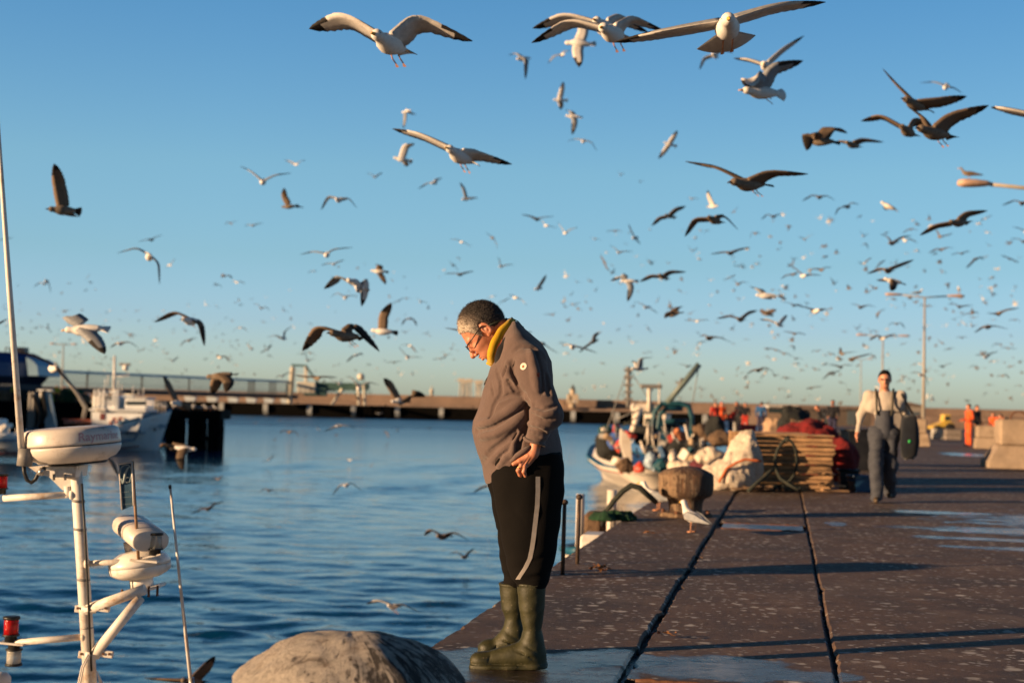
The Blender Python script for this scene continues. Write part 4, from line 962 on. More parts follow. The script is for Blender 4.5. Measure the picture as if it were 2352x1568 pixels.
def bollard(c, rcap, h, m, label, seed, dome=.30, stem=.68, amp=1.0):
    t = thing('bollard', label, 'bollard', c, 'mushroom bollards on the quay')
    prof = []
    for i in range(17):
        a = i / 16 * math.pi / 2; r_ = math.sin(a); prof.append((max(.002, rcap * r_), h * (1 - dome * (r_ ** 2.1 * .86 + .14 * r_ ** 12))))
    prof += [(rcap * 1.0, h * .58), (rcap * .985, h * .50), (rcap * .94, h * .43), (rcap * .84, h * .385), (rcap * (stem + .06), h * .35), (rcap * stem, h * .25), (rcap * (stem - .02), h * .12), (rcap * stem, h * .05), (rcap * .80, h * .03)]
    m_ = MB(); m_.lathe(prof, c, 72)
    m_.v = [((p[0] - c[0]) * (1 + amp * (.012 * nzv(p, 9, seed) + .008 * nzv(p, 27, seed))) + c[0], (p[1] - c[1]) * (1 + amp * .012 * nzv(p, 9, seed)) + c[1], p[2] + amp * (.008 * nzv(p, 11, seed + 2) + .004 * nzv(p, 40, seed))) for p in m_.v]
    m_.build('mushroom_cap', m, t, c)
    m_ = MB(); m_.lathe([(rcap * .98, -.01), (rcap * .98, .025), (rcap * .9, .04), (rcap * .7, .045)], c, 40); m_.build('base_flange', m, t, c)
    m_ = MB()
    for i in range(8):
        a = i * math.pi / 4 + .3; m_.lathe([(.022, .03), (.022, .06), (.012, .065)], Vector(c) + Vector((rcap * .87 * math.cos(a), rcap * .87 * math.sin(a), 0)), 6)
    m_.build('anchor_bolts', RUST, t, c); return t
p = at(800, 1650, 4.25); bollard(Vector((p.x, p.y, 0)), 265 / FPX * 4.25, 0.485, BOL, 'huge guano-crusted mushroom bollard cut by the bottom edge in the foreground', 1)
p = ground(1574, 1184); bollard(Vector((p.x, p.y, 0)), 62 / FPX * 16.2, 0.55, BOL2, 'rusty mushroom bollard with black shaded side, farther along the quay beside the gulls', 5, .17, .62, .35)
# iron pins at the edge
PIN = mat('pin_iron', (0.055, 0.034, 0.022), .7, var=.5, scale=30, bmp=.4, dirt=(0.14, .07, .035))
for (x, y0, y1), lb in (((1292, 1317, 1152), 'thin iron mooring pin with round knob, nearer and left of the two behind the man'), ((1326, 1293, 1140), 'thin iron mooring pin with round knob, farther and right of the two')):
    b0 = ground(x, y0); d = b0.dot(fwd) - CP.dot(fwd); t1 = at(x - 0 + 1, y1, b0.y); t = thing('mooring_pin', lb, 'mooring pin', b0, 'iron pins at the quay edge')
    hh = t1.z; m_ = MB(); m_.tube([b0 - Vector((0, 0, .05)), b0 + Vector((.002, 0, hh * .5)), b0 + Vector((.004, 0, hh * .97))], [.015, .016, .014], 10); m_.build('shaft', PIN, t)
    m_ = MB(); m_.ball(b0 + Vector((.004, 0, hh)), (.026, .026, .022), 12); m_.build('knob', PIN, t)
# litter of leaves, weed and grit
LEAF = mat('dead_leaf', (0.20, 0.085, 0.03), .8, var=.5, scale=30); WEED = mat('dry_weed', (0.10, 0.07, 0.03), .9, var=.5, scale=20)
def clump(c, r, hgt, n, seed):
    rr_ = random.Random(seed); m_ = MB()
    for i in range(n):
        a = rr_.uniform(0, 6.28); d = r * rr_.random() ** .6; p = Vector(c) + Vector((d * math.cos(a) * 1.6, d * math.sin(a), 0)); s = rr_.uniform(.3, 1) * r * .55
        A = rr_.uniform(0, 6.28); u = Vector((math.cos(A), math.sin(A), rr_.uniform(-.2, .5))) * s; v = Vector((-math.sin(A), math.cos(A), rr_.uniform(-.1, .5))) * s * .5; z = Vector((0, 0, rr_.uniform(.004, hgt)))
        m_.add([p - u + z, p + v + z * 1.5, p + u + z, p - v + z], [(0, 1, 2, 3)])
    return m_
for (x, y, r_, h_, n), lb in (((1378, 1312, .055, .035, 26), 'clump of rust-brown dead leaves on the quay behind the man'), ((1497, 1226, .05, .02, 12), 'small scrap of dry weed on the quay near the standing gull'), ((1530, 1462, .05, .02, 10), 'thin pale scrap beside the wide joint near the bottom')):
    g = ground(x, y); tag(clump((0, 0, 0), r_, h_, n, x).build('leaf_litter', LEAF), lb, 'leaves').location = g + Vector((0, 0, .004))

# ---- pallets
WOOD = mat('pallet_wood', (0.42, 0.25, 0.125), .8, var=.45, scale=7, bmp=.3, dirt=(0.17, 0.10, 0.055))
def pallet_proto(label):
    t = thing('wooden_pallet', label, 'pallet', (0, 0, 0), 'stacked wooden pallets')
    for i in range(5): m_ = MB(); m_.box((0, -.40 + i * .2, .128), (1.2, .145, .022), bev=.003); m_.build('deck_board', WOOD, t)
    for x in (-.53, 0, .53):
        for y in (0, .35): m_ = MB(); m_.box((x, y, .069), (.13, .10, .094), bev=.003); m_.build('block', WOOD, t)
    m_ = MB(); m_.box((0, -.36, .069), (1.18, .07, .066), bev=.004); m_.build('stringer', WOOD, t)
    for y in (-.35, 0, .35): m_ = MB(); m_.box((0, y, .011), (1.2, .10, .022), bev=.003); m_.build('bottom_board', WOOD, t)
    return t
names = ['lowest', 'second', 'third', 'fourth', 'fifth', 'topmost']
proto = None; pr_ = random.Random(3)
for (x, y, n, lb) in ((1828, 1127, 6, 'in the front stack of brown pallets beside the red net'), (1770, 1112, 6, 'in the rear stack of brown pallets beside the white net')):
    g = ground(x, y)
    for i in range(n):
        L = f'{names[i]} pallet {lb}'
        if proto is None: o = proto = pallet_proto(L)
        else: o = copy_thing(proto, L)
        o.location = g + Vector((pr_.uniform(-.025, .025), .45 + pr_.uniform(-.02, .02), .141 * i + .001)); o.rotation_euler.z = -QA * .3 + pr_.uniform(-.02, .02)
# stray planks at the foot of the stack
for i, (x, y, lb) in enumerate(((1925, 1118, 'loose plank end sticking out right of the pallets, upper one'), (1930, 1129, 'loose plank end sticking out right of the pallets, lower one'))):
    g = ground(x, 1131); m_ = MB(); m_.box((0, 0, 0), (.42, .11, .03), bev=.004); o = tag(m_.build('plank', WOOD), lb, 'plank'); o.location = g + Vector((-.05, .25 - i * .13, .025 + .07 * (1 - i))); o.rotation_euler = (0, R(2), R(4 + i * 5))

# ---- nets and ropes
def lump_obj(name, m, balls, h, amp, freq, seed, label, cat):
    lo = [min(b[0][i] - b[1][i] for b in balls) - .15 for i in range(3)]; hi = [max(b[0][i] + b[1][i] for b in balls) + .15 for i in range(3)]
    lo[2] = -.05
    def fn(P):
        d = None
        for c, r in balls:
            e = ell(P, c, r); d = e if d is None else smin(d, e, .12)
        w = fbm((P[0], P[1], P[2] * .45), freq * .45, seed, 5) * 1.5 - .8 * np.abs(vnoise((P[0], P[1], P[2] * .4), freq * .8, seed + 9)) + .3
        d = d + amp * w
        return np.maximum(d, -P[2] - .0)
    return tag(net_obj(name, fn, lo, hi, h, lambda V: V, m, origin=(balls[0][0][0], balls[0][0][1], 0)), label, cat)
def net_mat(name, col, dark):
    m, nt, b = new_mat(name); v = coords(nt)
    n1 = noise(nt, 9, 8, .75, v, dist=1.2); n2 = noise(nt, 70, 3, .6, v)
    c = ramp(nt, n1, [(.3, dark), (.55, col), (.8, tuple(min(1, k * 1.25) for k in col))])
    nt.links.new(c, b.inputs['Base Color']); b.inputs['Roughness'].default_value = .95
    bump(nt, b, math_n(nt, 'ADD', n1, math_n(nt, 'MULTIPLY', n2, .5)), .9, .03); return m
NW = net_mat('white_net', (0.72, 0.62, 0.50), (0.42, 0.34, 0.26)); NR = net_mat('red_net', (0.22, 0.010, 0.010), (0.05, .004, .004)); NG = net_mat('green_net', (0.012, 0.06, 0.022), (.004, .015, .008)); NK = net_mat('black_net', (0.02, 0.022, 0.022), (.004, .004, .005))
NB = net_mat('brown_net', (0.16, 0.10, 0.06), (.05, .03, .02))
g = ground(1690, 1127); s = g.y / FPX
wp = [((g.x - .02, g.y + .35, .18), (.44, .40, .27)), ((g.x + .16, g.y + .35, .45), (.26, .32, .34)), ((g.x + .22, g.y + .38, .72), (.13, .2, .20)), ((g.x - .2, g.y + .3, .12), (.25, .3, .16))]
lump_obj('net_pile', NW, wp, .022, .03, 13, 1, 'heap of cream-white netting left of the pallet stacks', 'net')
m_ = MB(); m_.tube([Vector((g.x + dx, g.y - .06 + .0 * dx, z)) for dx, z in ((-.26, .12), (-.15, .33), (0, .42), (.12, .47), (.28, .46), (.36, .45))], .022, 6)
ORG = mat('orange_rope', (0.50, 0.13, 0.04), .8, var=.4, scale=30)
o = tag(m_.build('rope', ORG), 'frayed orange rope lying across the white netting', 'rope')
# red nets behind the pallets
g = ground(1890, 1100); RY = 25.0
def rp(x, y, Y=RY): return onY(x, y, Y)
a, b_ = rp(1815, 1040), rp(1960, 1040)
rb = [((rp(1888, 0).x, RY + .5, .38), (.55, .55, .46)), ((rp(1850, 0).x, RY + .6, .5), (.38, .5, .46)), ((rp(1930, 0).x, RY + .4, .28), (.34, .5, .40)), ((rp(1895, 0).x, RY + .6, .74), (.5, .45, .30)), ((rp(1952, 0).x, RY + .2, .36), (.30, .4, .40))]
lump_obj('net_pile', NR, rb, .028, .03, 10, 3, 'heap of dark red netting behind the pallet stacks', 'net')
TUB = mat('black_tub_plastic', (0.012, 0.012, 0.014), .5, var=.4)
def tub(x, y, d, w_, dp_, h_, label, m, rot=0.0, kind='fish_tub'):
    c_ = ground(x, y); t = thing(kind, label, 'tub' if kind == 'fish_tub' else 'crate', c_); M = Matrix.Rotation(rot, 3, 'Z')
    m_ = MB(); b0 = .86; rg = []
    for zz, k, in ((0, b0), (h_, 1.0), (h_, .93), (.03, b0 * .92)):
        rg.append([c_ + M @ Vector((sx * w_ / 2 * k, sy * dp_ / 2 * k, zz)) for sx, sy in ((-1, -1), (1, -1), (1, 1), (-1, 1))])
    m_.loft(rg, smooth=False); m_.build('tub_shell', m, t)
    m_ = MB()
    for (ax, ay, bx_, by_) in ((-1, -1, 1, -1), (1, -1, 1, 1), (1, 1, -1, 1), (-1, 1, -1, -1)):
        m_.tube([c_ + M @ Vector((ax * w_ / 2 * 1.01, ay * dp_ / 2 * 1.01, h_ - .01)), c_ + M @ Vector((bx_ * w_ / 2 * 1.01, by_ * dp_ / 2 * 1.01, h_ - .01))], .022, 6)
    m_.build('rim', m, t)
    for k in (-1, 1):
        m_ = MB(); m_.tube([c_ + M @ Vector((k * w_ / 2 * 1.0, -.09, h_ * .75)), c_ + M @ Vector((k * (w_ / 2 + .045), -.06, h_ * .7)), c_ + M @ Vector((k * (w_ / 2 + .045), .06, h_ * .7)), c_ + M @ Vector((k * w_ / 2, .09, h_ * .75))], .012, 6); m_.build('handle', m, t)
    return t
tub(1972, 1078, 0, .62, .8, .85, 'tall black fish tub between the red net and the walking man', TUB)
tub(1962, 1066, 0, .9, .8, .72, 'wide black fish tub standing behind the taller tub', TUB)
tub(1978, 1128, 0, .34, .30, .24, 'small blue crate on the quay left of the walking man\'s feet', mat('blue_crate_plastic', (0.015, 0.07, 0.16), .5), .2, 'crate')
tub(1948, 1122, 0, .30, .28, .30, 'small black crate beside the loose plank ends', TUB, -.1, 'crate')
# rope coil leaning on the pallets
ROPE = mat('dark_rope', (0.028, 0.034, 0.026), .9, var=.5, scale=40, bmp=.8, bscale=80, dirt=(.09, .075, .05))
RY2 = 20.95
def onp(x, y, o=0): return onY(x, y, RY2 + o)
m_ = MB()
for j in range(3):
    pts = [onp(1800 + 24 * math.cos(a) * (1 + .05 * j) + 6, 1056 + 50 * math.sin(a) * (1 - .04 * j), .05 * j + .12 * math.sin(a)) for a in [R(-100 + 24 * i) for i in range(13)]]
    m_.tube(pts[::-1], .017, 7)
m_.tube([onp(1812, 1002, .04), onp(1800, 1012), onp(1786, 1032, -.05), onp(1779, 1058, -.1), onp(1782, 1078, -.12), onp(1792, 1098, -.15), onp(1812, 1112, -.2), onp(1834, 1124, -.3)], .024, 7)
m_.tube([onp(1782, 1070, -.1), onp(1762, 1088, -.15), onp(1740, 1108, -.2), onp(1718, 1127, -.3)], .028, 7)
tag(m_.build('rope_coil', ROPE), 'thick dark rope looped against the pallets and trailing on the quay', 'rope')
for i, (x, y, lb) in enumerate(((1786, 1127, 'loose grey-green rope heap at the foot of the pallets'), (1742, 1128, 'pale rope scrap heap between white net and pallets'))):
    gg = ground(x, y); m_ = MB(); rr_ = random.Random(i + 4)
    for j in range(5):
        c0 = Vector((rr_.uniform(-.12, .12), rr_.uniform(-.08, .08), .02 + .012 * j)); r0_ = rr_.uniform(.08, .2)
        m_.tube([c0 + Vector((r0_ * math.cos(a) * 1.5, r0_ * math.sin(a) * .7, .015 * math.sin(3 * a))) for a in [.42 * q_ for q_ in range(13)]], .016, 6)
    o = tag(m_.build('rope_heap', [ROPE, NB][i]), lb, 'rope'); o.location = gg
# ---- things at the edge by the far bollard
m_ = MB(); ey = 15.6
def ep(x, y, o=0): return onY(x, y, ey + o)
m_.tube([ep(1384, 1205, .2), ep(1388, 1180), ep(1408, 1152), ep(1430, 1128), ep(1450, 1114), ep(1470, 1120), ep(1490, 1138), ep(1506, 1152, .3)], [.025, .028, .03, .032, .035, .035, .032, .03], 8)
tag(m_.build('mooring_hawser', ROPE), 'black hawser arching over the quay edge below the moored boat', 'rope')
gg = onY(1405, 1200, 15.0)
lump_obj('net_pile', NG, [((gg.x - .1, gg.y, -.02), (.12, .2, .09)), ((gg.x + .12, gg.y + .15, -.0), (.12, .2, .07)), ((gg.x, gg.y + .05, -.05), (.2, .2, .07))], .016, .025, 22, 2, 'bright green netting hung over the quay edge', 'net').location.z = 0.0
gq = ground(1372, 1240, -.1); m_ = MB(); MQ_ = MQ
m_.box((0, 0, 0), (.30, .5, .24), MQ_, bev=.06)
o = tag(m_.build('float_block', WHW), 'white float block hanging at the quay edge below the green net', 'float'); o.location = onY(1366, 1248, 13.6) + Vector((0, 0, -.02))

# ---- concrete blocks, lamp posts, far quay furniture
CON = mat('mooring_block_concrete', (0.36, 0.27, 0.19), .85, var=.25, scale=3, bmp=.3, dirt=(.2, .14, .09))
def block(x, ybase, hpx, wpx, label, flare=.35):
    g_ = ground(x, ybase); k_ = g_.y / FPX; h_, w_ = hpx * k_, wpx * k_; t = thing('concrete_block', label, 'concrete block', g_, 'concrete blocks along the quay')
    m_ = MB(); m_.box(g_ + Vector((0, w_ * .5, h_ * .73)), (w_, w_, h_ * .54), MQ, bev=.05); m_.build('upper_block', CON, t)
    m_ = MB(); m_.loft([[g_ + Vector((0, w_ * .5, 0)) + MQ @ Vector((sx * w_ * (.5 + kk), sy * w_ * (.5 + kk), zz)) for sx, sy in ((-1, -1), (1, -1), (1, 1), (-1, 1))] for zz, kk in ((0, flare), (h_ * .12, flare), (h_ * .455, .03))], smooth=False); m_.build('footing', CON, t)
    m_ = MB(); m_.tube([g_ + Vector((0, w_ * .5, h_)) + Vector((w_ * .2 * math.cos(a), 0, w_ * .2 * math.sin(a))) for a in [R(20 * j) for j in range(10)]], .02, 6); m_.build('lifting_eye', RUST, t); return t
block(2356, 1076, 112, 96, 'big pale concrete block with flared foot at the right edge', .28)
block(2115, 1024, 62, 34, 'slim concrete block right of the walking man\'s bag', .15)
block(2272, 1030, 52, 44, 'squat brownish concrete block left of the biggest one', .06)
block(2046, 1012, 40, 30, 'low concrete block half hidden behind the walking man', .1)
LP = mat('lamp_post_paint', (0.34, 0.30, 0.25), .5, var=.12); LHM = mat('lamp_head_paint', (0.55, 0.36, 0.26), .5)
def lamp_post(base, zt_, arm, label, wgt=1.0, grp='double-armed lamp posts'):
    t = thing('lamp_post', label, 'lamp post', base, grp); B = Vector(base); T = B + Vector((0, 0, zt_))
    m_ = MB(); m_.tube([B, B + Vector((0, 0, zt_ * .5)), T], [.115 * wgt, .09 * wgt, .06 * wgt], 10); m_.lathe([(.3 * wgt, 0), (.3 * wgt, .03), (.16 * wgt, .05), (.16 * wgt, .6)], B, 10); m_.build('pole', LP, t)
    m_ = MB(); m_.tube([T + Vector((-arm * .6, 0, .12)), T + Vector((0, 0, .02)), T + Vector((arm * .6, 0, .12))], .045 * wgt, 8); m_.build('crossarm', LP, t)
    for s_ in (-1, 1):
        m_ = MB(); c0 = T + Vector((s_ * arm * .8, 0, .14)); rg = []
        for u, r_ in ((-1, .05), (-.7, .11), (0, .15), (.6, .16), (.95, .12), (1, .04)):
            rg.append([c0 + Vector((s_ * u * arm * .22, r_ * math.cos(a) * wgt, r_ * .62 * math.sin(a) * wgt)) for a in [2 * math.pi * j / 10 for j in range(10)]])
        m_.loft(rg); m_.build('lamp_head', LHM, t)
    return t
for (x, xt, yt, d, hs, lb) in ((2113, 2124, 684, 73, 89, 'double-armed lamp post, tallest in view, right of the walking man'), (2022, 2028, 774, 108, 60, 'double-armed lamp post rising behind the walking man\'s head'), (1976, 1978, 826, 190, 26, 'faint thin far lamp post left of the walking man\'s head')):
    T = at(xt, yt, d); lamp_post((T.x, T.y, 0), T.z, hs / FPX * d, lb, .8)
T = at(2203, 432, 38); lamp_post((T.x + 2.05, T.y, 0), T.z, 2.05, 'near lamp post beyond the right edge, one arm and lamp head in view', 1.15)
T = at(146, 792, 190); lamp_post((T.x, T.y, PZ), T.z - PZ, 30 / FPX * 190, 'double-armed lamp post on the left pier behind the trawler', 1.2)

# small yellow tractor parked far down the quay
YL = mat('tractor_yellow', (0.62, 0.40, 0.06), .45, var=.15); TYRE = mat('tyre_rubber', (0.012, 0.011, 0.010), .85)
g_ = ground(2167, 993); k_ = g_.y / FPX
t = thing('tractor', 'small yellow tractor parked far down the quay right of the lamp post', 'tractor', g_)
m_ = MB(); m_.prism([g_ + Vector((x * k_, 0, z * k_)) for x, z in ((-24, 8), (22, 8), (24, 22), (8, 24), (2, 26), (-20, 16), (-25, 14))], (0, 1.3, 0)); m_.build('body', YL, t)
m_ = MB(); m_.prism([g_ + Vector((x * k_, .15, z * k_)) for x, z in ((2, 25), (18, 24), (17, 42), (4, 42))], (0, 1.0, 0)); cb = m_.build('cab', YL, t)
m_ = MB(); m_.prism([g_ + Vector((x * k_, .13, z * k_)) for x, z in ((4, 28), (16, 28), (15.5, 38), (5, 38))], (0, .015, 0)); m_.build('window', TGL, cb)
for x, r_ in ((-15, 8), (14, 11)):
    for o in (-.12, 1.3):
        m_ = MB(); m_.lathe([(r_ * k_ * .6, -.1), (r_ * k_, -.1), (r_ * k_ * 1.02, 0), (r_ * k_, .1), (r_ * k_ * .6, .1)], g_ + Vector((x * k_, o, r_ * k_)), 18, Matrix.Rotation(R(90), 3, 'X')); m_.build('wheel', TYRE, t)
# stacks of fish boxes and low sheds near the far boats
BX = [mat('fishbox_blue', (0.05, 0.12, 0.30), .6), mat('fishbox_white', (0.55, 0.52, 0.46), .6), mat('fishbox_red', (0.40, 0.03, 0.02), .6), mat('fishbox_grey', (0.22, 0.18, 0.15), .7)]
fb = [(1640, 986, 0, 60, 'pale blue fish box in front of the orange crew'), (1668, 985, 0, 60, 'wide blue fish box right of the pale one'), (1700, 990, 1, 58, 'white fish box by the blue-jacketed man'), (1716, 1000, 2, 52, 'red fish box at the blue-jacketed man\'s feet'), (1790, 998, 1, 60, 'cream fish box right of the blue-jacketed man'), (1800, 992, 3, 66, 'grey fish box half behind the red net'), (2188, 1010, 3, 62, 'grey fish box under the yellow tractor'), (2158, 1008, 1, 60, 'white fish box in front of the yellow tractor')]
FBP = None
for x, y, mi_, d, lb in fb:
    g_ = ground(x, y); m_ = MB(); m_.box((0, 0, .13), (.8, .5, .26), bev=.03); m_.box((0, 0, .26), (.86, .56, .03), bev=.01); m_.box((0, 0, .40), (.8, .5, .26), bev=.03); m_.box((0, 0, .53), (.86, .56, .03), bev=.01)
    o = tag(m_.build('fish_box', BX[mi_]), lb, 'fish box', 'fish boxes down the quay'); o.location = g_; o.rotation_euler.z = rnd.uniform(-.2, .2)
# parked vans and sheds on the mole beyond
VAN = mat('van_white', (0.6, 0.57, 0.52), .4); 
for i, (x, lb) in enumerate(((1782, 'white van far beyond the pallets, left of two'), (1815, 'white van far beyond the pallets, right of two'))):
    c_ = at(x, 940, 150); m_ = MB(); t = thing('parked_van', lb, 'van', (c_.x, c_.y, 0), 'white vans far down the quay'); B = Vector((c_.x, c_.y, 0))
    m_.prism([B + Vector((x_, 0, z_)) for x_, z_ in ((-.9, .35), (.9, .35), (.95, 1.1), (.82, 1.95), (-.82, 1.95), (-.95, 1.1))], (0, 4.6, 0)); m_.build('body', VAN, t)
    m_ = MB(); m_.prism([B + Vector((x_, -.02, z_)) for x_, z_ in ((-.78, 1.15), (.78, 1.15), (.7, 1.8), (-.7, 1.8))], (0, .03, 0)); m_.build('window', TGL, t)
    for sx in (-.8, .8):
        for yy in (.8, 3.7): m_ = MB(); m_.lathe([(.2, -.1), (.34, -.1), (.34, .1), (.2, .1)], B + Vector((sx, yy, .34)), 14, Matrix.Rotation(R(90), 3, 'Y')); m_.build('wheel', TYRE, t)
for i, (x, y0, w_, h_, d, lb) in enumerate(((1850, 0, 9, 1.6, 150, 'low brown net store on the far quay behind the red net'), (2085, 0, 3.0, 2.1, 130, 'small grey hut at the foot of the tallest lamp post'), (1925, 0, 7, 1.7, 150, 'low dark net store behind the man with the cap'))):
    c_ = at(x, 940, d); B = Vector((c_.x, c_.y, 0)); t = thing('net_store', lb, 'hut', B); m_ = MB(); m_.box(B + Vector((0, 1.5, h_ / 2)), (w_, 3, h_), bev=.04); m_.build('wall', mat('store_wall_%d' % i, ((.22, .15, .10), (.3, .26, .22), (.12, .09, .07))[i], .85, scale=1), t)
    m_ = MB(); m_.prism([B + Vector((x_, -.2, z_)) for x_, z_ in ((-w_ / 2 - .2, h_), (w_ / 2 + .2, h_), (0, h_ + .35))], (0, 3.4, 0)); m_.build('roof', mat('store_roof', (.16, .12, .10), .8), t)
    m_ = MB(); m_.box(B + Vector((w_ * .2, -.02, .8)), (.9, .05, 1.5)); m_.build('door', GG, t)

# ================================================================ BOATS MOORED ALONG THE QUAY
HW = mat('coastal_boat_white', (0.72, 0.64, 0.54), .45, var=.12, scale=1.5, dirt=(.4, .26, .15), dirt_amt=.25); HBL = mat('coastal_boat_blue', (0.015, 0.10, 0.17), .45, scale=2); HTE = mat('teal_paint', (0.010, 0.070, 0.095), .5)
def coastal(label, bow, stern, beam, sheer_b, sheer_s, name='fishing_boat', stripe=None, hm=HW):
    """hull between two waterline points (bow, stern); returns thing and a frame function (a along 0..1, b across, z)"""
    bow, stern = Vector(bow), Vector(stern); L = (stern - bow); n_ = L.length; ax_ = L.normalized(); cx_ = Vector((-ax_.y, ax_.x, 0))
    t = thing(name, label, 'fishing boat', (bow + stern) / 2)
    F = lambda a, b, z: bow + ax_ * (a * n_) + cx_ * b + Vector((0, 0, z))
    rgs = []
    for i in range(15):
        a = i / 14; wd = max(.03, beam / 2 * min(1, (a * 2.6 + .02) ** .55) * (1 - max(0, a - .7) * .4)); sh_ = sheer_b + (sheer_s - sheer_b) * min(1, a * 1.5) ** .7; rg = []
        for j in range(13):
            u = j / 12 * 2 - 1; f = abs(u) ** .55; ov = -(f) * .07 * (1 - min(1, a * 4))
            rg.append(F(a + ov, math.copysign(wd * (1 - (1 - abs(u)) ** 2.3) * (.75 + .25 * f), u), -.5 + (sh_ + .5) * f))
        rgs.append(rg)
    m_ = MB(); m_.loft(rgs); m_.build('hull', hm, t)
    m_ = MB(); m_.loft([[p * .5 + q_ * .5 + Vector((0, 0, -.25)) for p, q_ in ((r_[0], r_[0]), (r_[-1], r_[-1]))] + [(r_[-1] + r_[0]) / 2 + Vector((0, 0, -.32))] for r_ in rgs[1:]]); m_.build('deck', HBL, t)
    for s_ in (0, -1):
        m_ = MB(); m_.tube([r_[s_] for r_ in rgs], .06, 6); m_.build('gunwale', stripe or HBL, t)
    m_ = MB(); m_.tube([r_[2] * .5 + r_[1] * .5 for r_ in rgs], .04, 5); m_.build('hull_line', mat('hull_red_line', (.40, .10, .04), .5), t)
    return t, F
def fbox(t, F, name, m, a, b, z, sz, par=None, bev=.05):
    m_ = MB(); c = F(a, b, z); e = (F(1, 0, 0) - F(0, 0, 0)).normalized(); M = Matrix((e, Vector((-e.y, e.x, 0)), Vector((0, 0, 1)))).transposed()
    m_.box(c, sz, M, bev=bev); return m_.build(name, m, par or t)
# A: the white boat with the blue gantry
bw = ground(1385, 1100, WZ); st_ = ground(1560, 1150, WZ)
A_, FA = coastal('white coastal fishing boat with teal-blue gantry, bow pointing left, beyond the far bollard', bw, bw + (st_ - bw).normalized() * 12.5, 3.6, 2.0, 1.15)
def pa(x, y, d): return at(x, y, d)
dA = 68.0
def stick(t, name, m, pts, r_, d=dA, n=7):
    m_ = MB(); m_.tube([at(x, y, d) for x, y in pts], r_, n); return m_.build(name, m, t)
for pts in (((1500, 1035), (1498, 985), (1504, 945), (1520, 928), (1560, 926), (1582, 932), (1588, 955), (1590, 1030)), ((1512, 1030), (1510, 985), (1516, 950), (1530, 938), (1568, 938))):
    stick(A_, 'gantry', HTE, pts, .13)
stick(A_, 'gantry_bar', HTE, ((1500, 968), (1588, 966)), .09); stick(A_, 'gantry_bar', HTE, ((1504, 996), (1590, 994)), .09)
m_ = MB(); m_.prism([at(x, y, dA + .5) for x, y in ((1512, 972), (1560, 970), (1562, 1030), (1512, 1034))], (0, 1.2, 0)); whA = m_.build('wheelhouse', HBL, A_)
m_ = MB(); m_.prism([at(x, y, dA + .44) for x, y in ((1518, 976), (1552, 975), (1552, 990), (1518, 991))], (0, .05, 0)); m_.build('window', TGL, whA)
stick(A_, 'lattice_mast', GRYP, ((1443, 935), (1443, 842)), .11); 
for y in (850, 866, 884, 900, 916): m_ = MB(); m_.box(at(1443, y, dA), (.42, .3, .10)); m_.build('mast_step', GRYP, A_)
stick(A_, 'radar_post', HW, ((1491, 945), (1491, 892)), .10); m_ = MB(); a, b_ = at(1470, 886, dA), at(1521, 888, dA); m_.box((a + b_) / 2, (b_.x - a.x, .25, .2), bev=.05); m_.build('radar_scanner', GRYP, A_)
stick(A_, 'derrick', mat('derrick_green_grey', (.13, .17, .16), .5), ((1532, 925), (1570, 880), (1606, 836)), .15); stick(A_, 'derrick_ram', GRYP, ((1545, 918), (1567, 868)), .07)
for pts in (((1443, 845), (1500, 930)), ((1606, 836), (1590, 930)), ((1443, 845), (1385, 1010))): stick(A_, 'stay', GRYP, pts, .025)
m_ = MB(); a, b_ = at(1452, 926, dA + 1), at(1506, 946, dA + 1); m_.box((a + b_) / 2, (b_.x - a.x, 2.0, a.z - b_.z), bev=.08); m_.build('awning', HW, A_)
for x in (1455, 1503): stick(A_, 'awning_post', HW, ((x, 946), (x, 1000)), .06, dA + .2)
stick(A_, 'boom', HW, ((1477, 1030), (1545, 1034)), .10, dA - 2); stick(A_, 'ladder_post', HW, ((1450, 1000), (1470, 935)), .16, dA - 1)
m_ = MB(); m_.prism([at(x, y, dA - 3) for x, y in ((1427, 985), (1448, 1003), (1452, 1060), (1440, 1066), (1426, 1020))], (0, .9, 0)); m_.build('side_screen', HW, A_)
stick(A_, 'bollard_post', HW, ((1543, 1080), (1546, 1030), (1540, 1018)), .16, dA - 4)
# loose gear heaped on deck: nets, buoys, boxes
def heap(x, y, d, rx, rz, m, label, seed, name='net_pile', cat='net'):
    c_ = at(x, y, d); return lump_obj_at(name, m, c_, rx, rz, label, cat, seed)
def lump_obj_at(name, m, c_, rx, rz, label, cat, seed):
    f = 7.0 / max(rx, .3)
    def fn(P):
        d = ell(P, (0, 0, 0), (rx, rx * .8, rz)); d = smin(d, ell(P, (rx * .4, 0, -rz * .3), (rx * .6, rx * .7, rz * .6)), .1 * rx)
        return d + rx * (.30 * fbm(P, .9 / rx, seed, 4) - .16 * np.abs(vnoise(P, 3.0 / rx, seed + 5)))
    o = net_obj(name, fn, (-rx * 1.4, -rx * 1.2, -rz * 1.4), (rx * 1.4, rx * 1.2, rz * 1.4), rx / 9, lambda V: V, m); o.location = c_
    return tag(o, label, cat)
heap(1398, 1025, 72, .75, .75, NK, 'black net heap in the bow of the gantry boat', 1)
heap(1392, 1000, 72, .35, .55, mat('dark_teal_cloth', (.01, .06, .07), .9), 'dark teal cover standing in the bow of the gantry boat', 2, 'cover', 'cover')
heap(1412, 1012, 71, .32, .42, mat('blue_cloth', (.05, .12, .38), .8), 'blue cover bundled beside the black nets', 3, 'cover', 'cover')
heap(1424, 1022, 70, .24, .30, mat('buoy_red', (.55, .06, .03), .5), 'red buoy beside the blue cover', 4, 'buoy', 'buoy')
heap(1416, 1060, 66, .24, .22, HW, 'white buoy low on the gantry boat\'s deck', 5, 'buoy', 'buoy')
heap(1434, 1070, 64, .35, .35, NB, 'brown net bundle low on the gantry boat', 6)
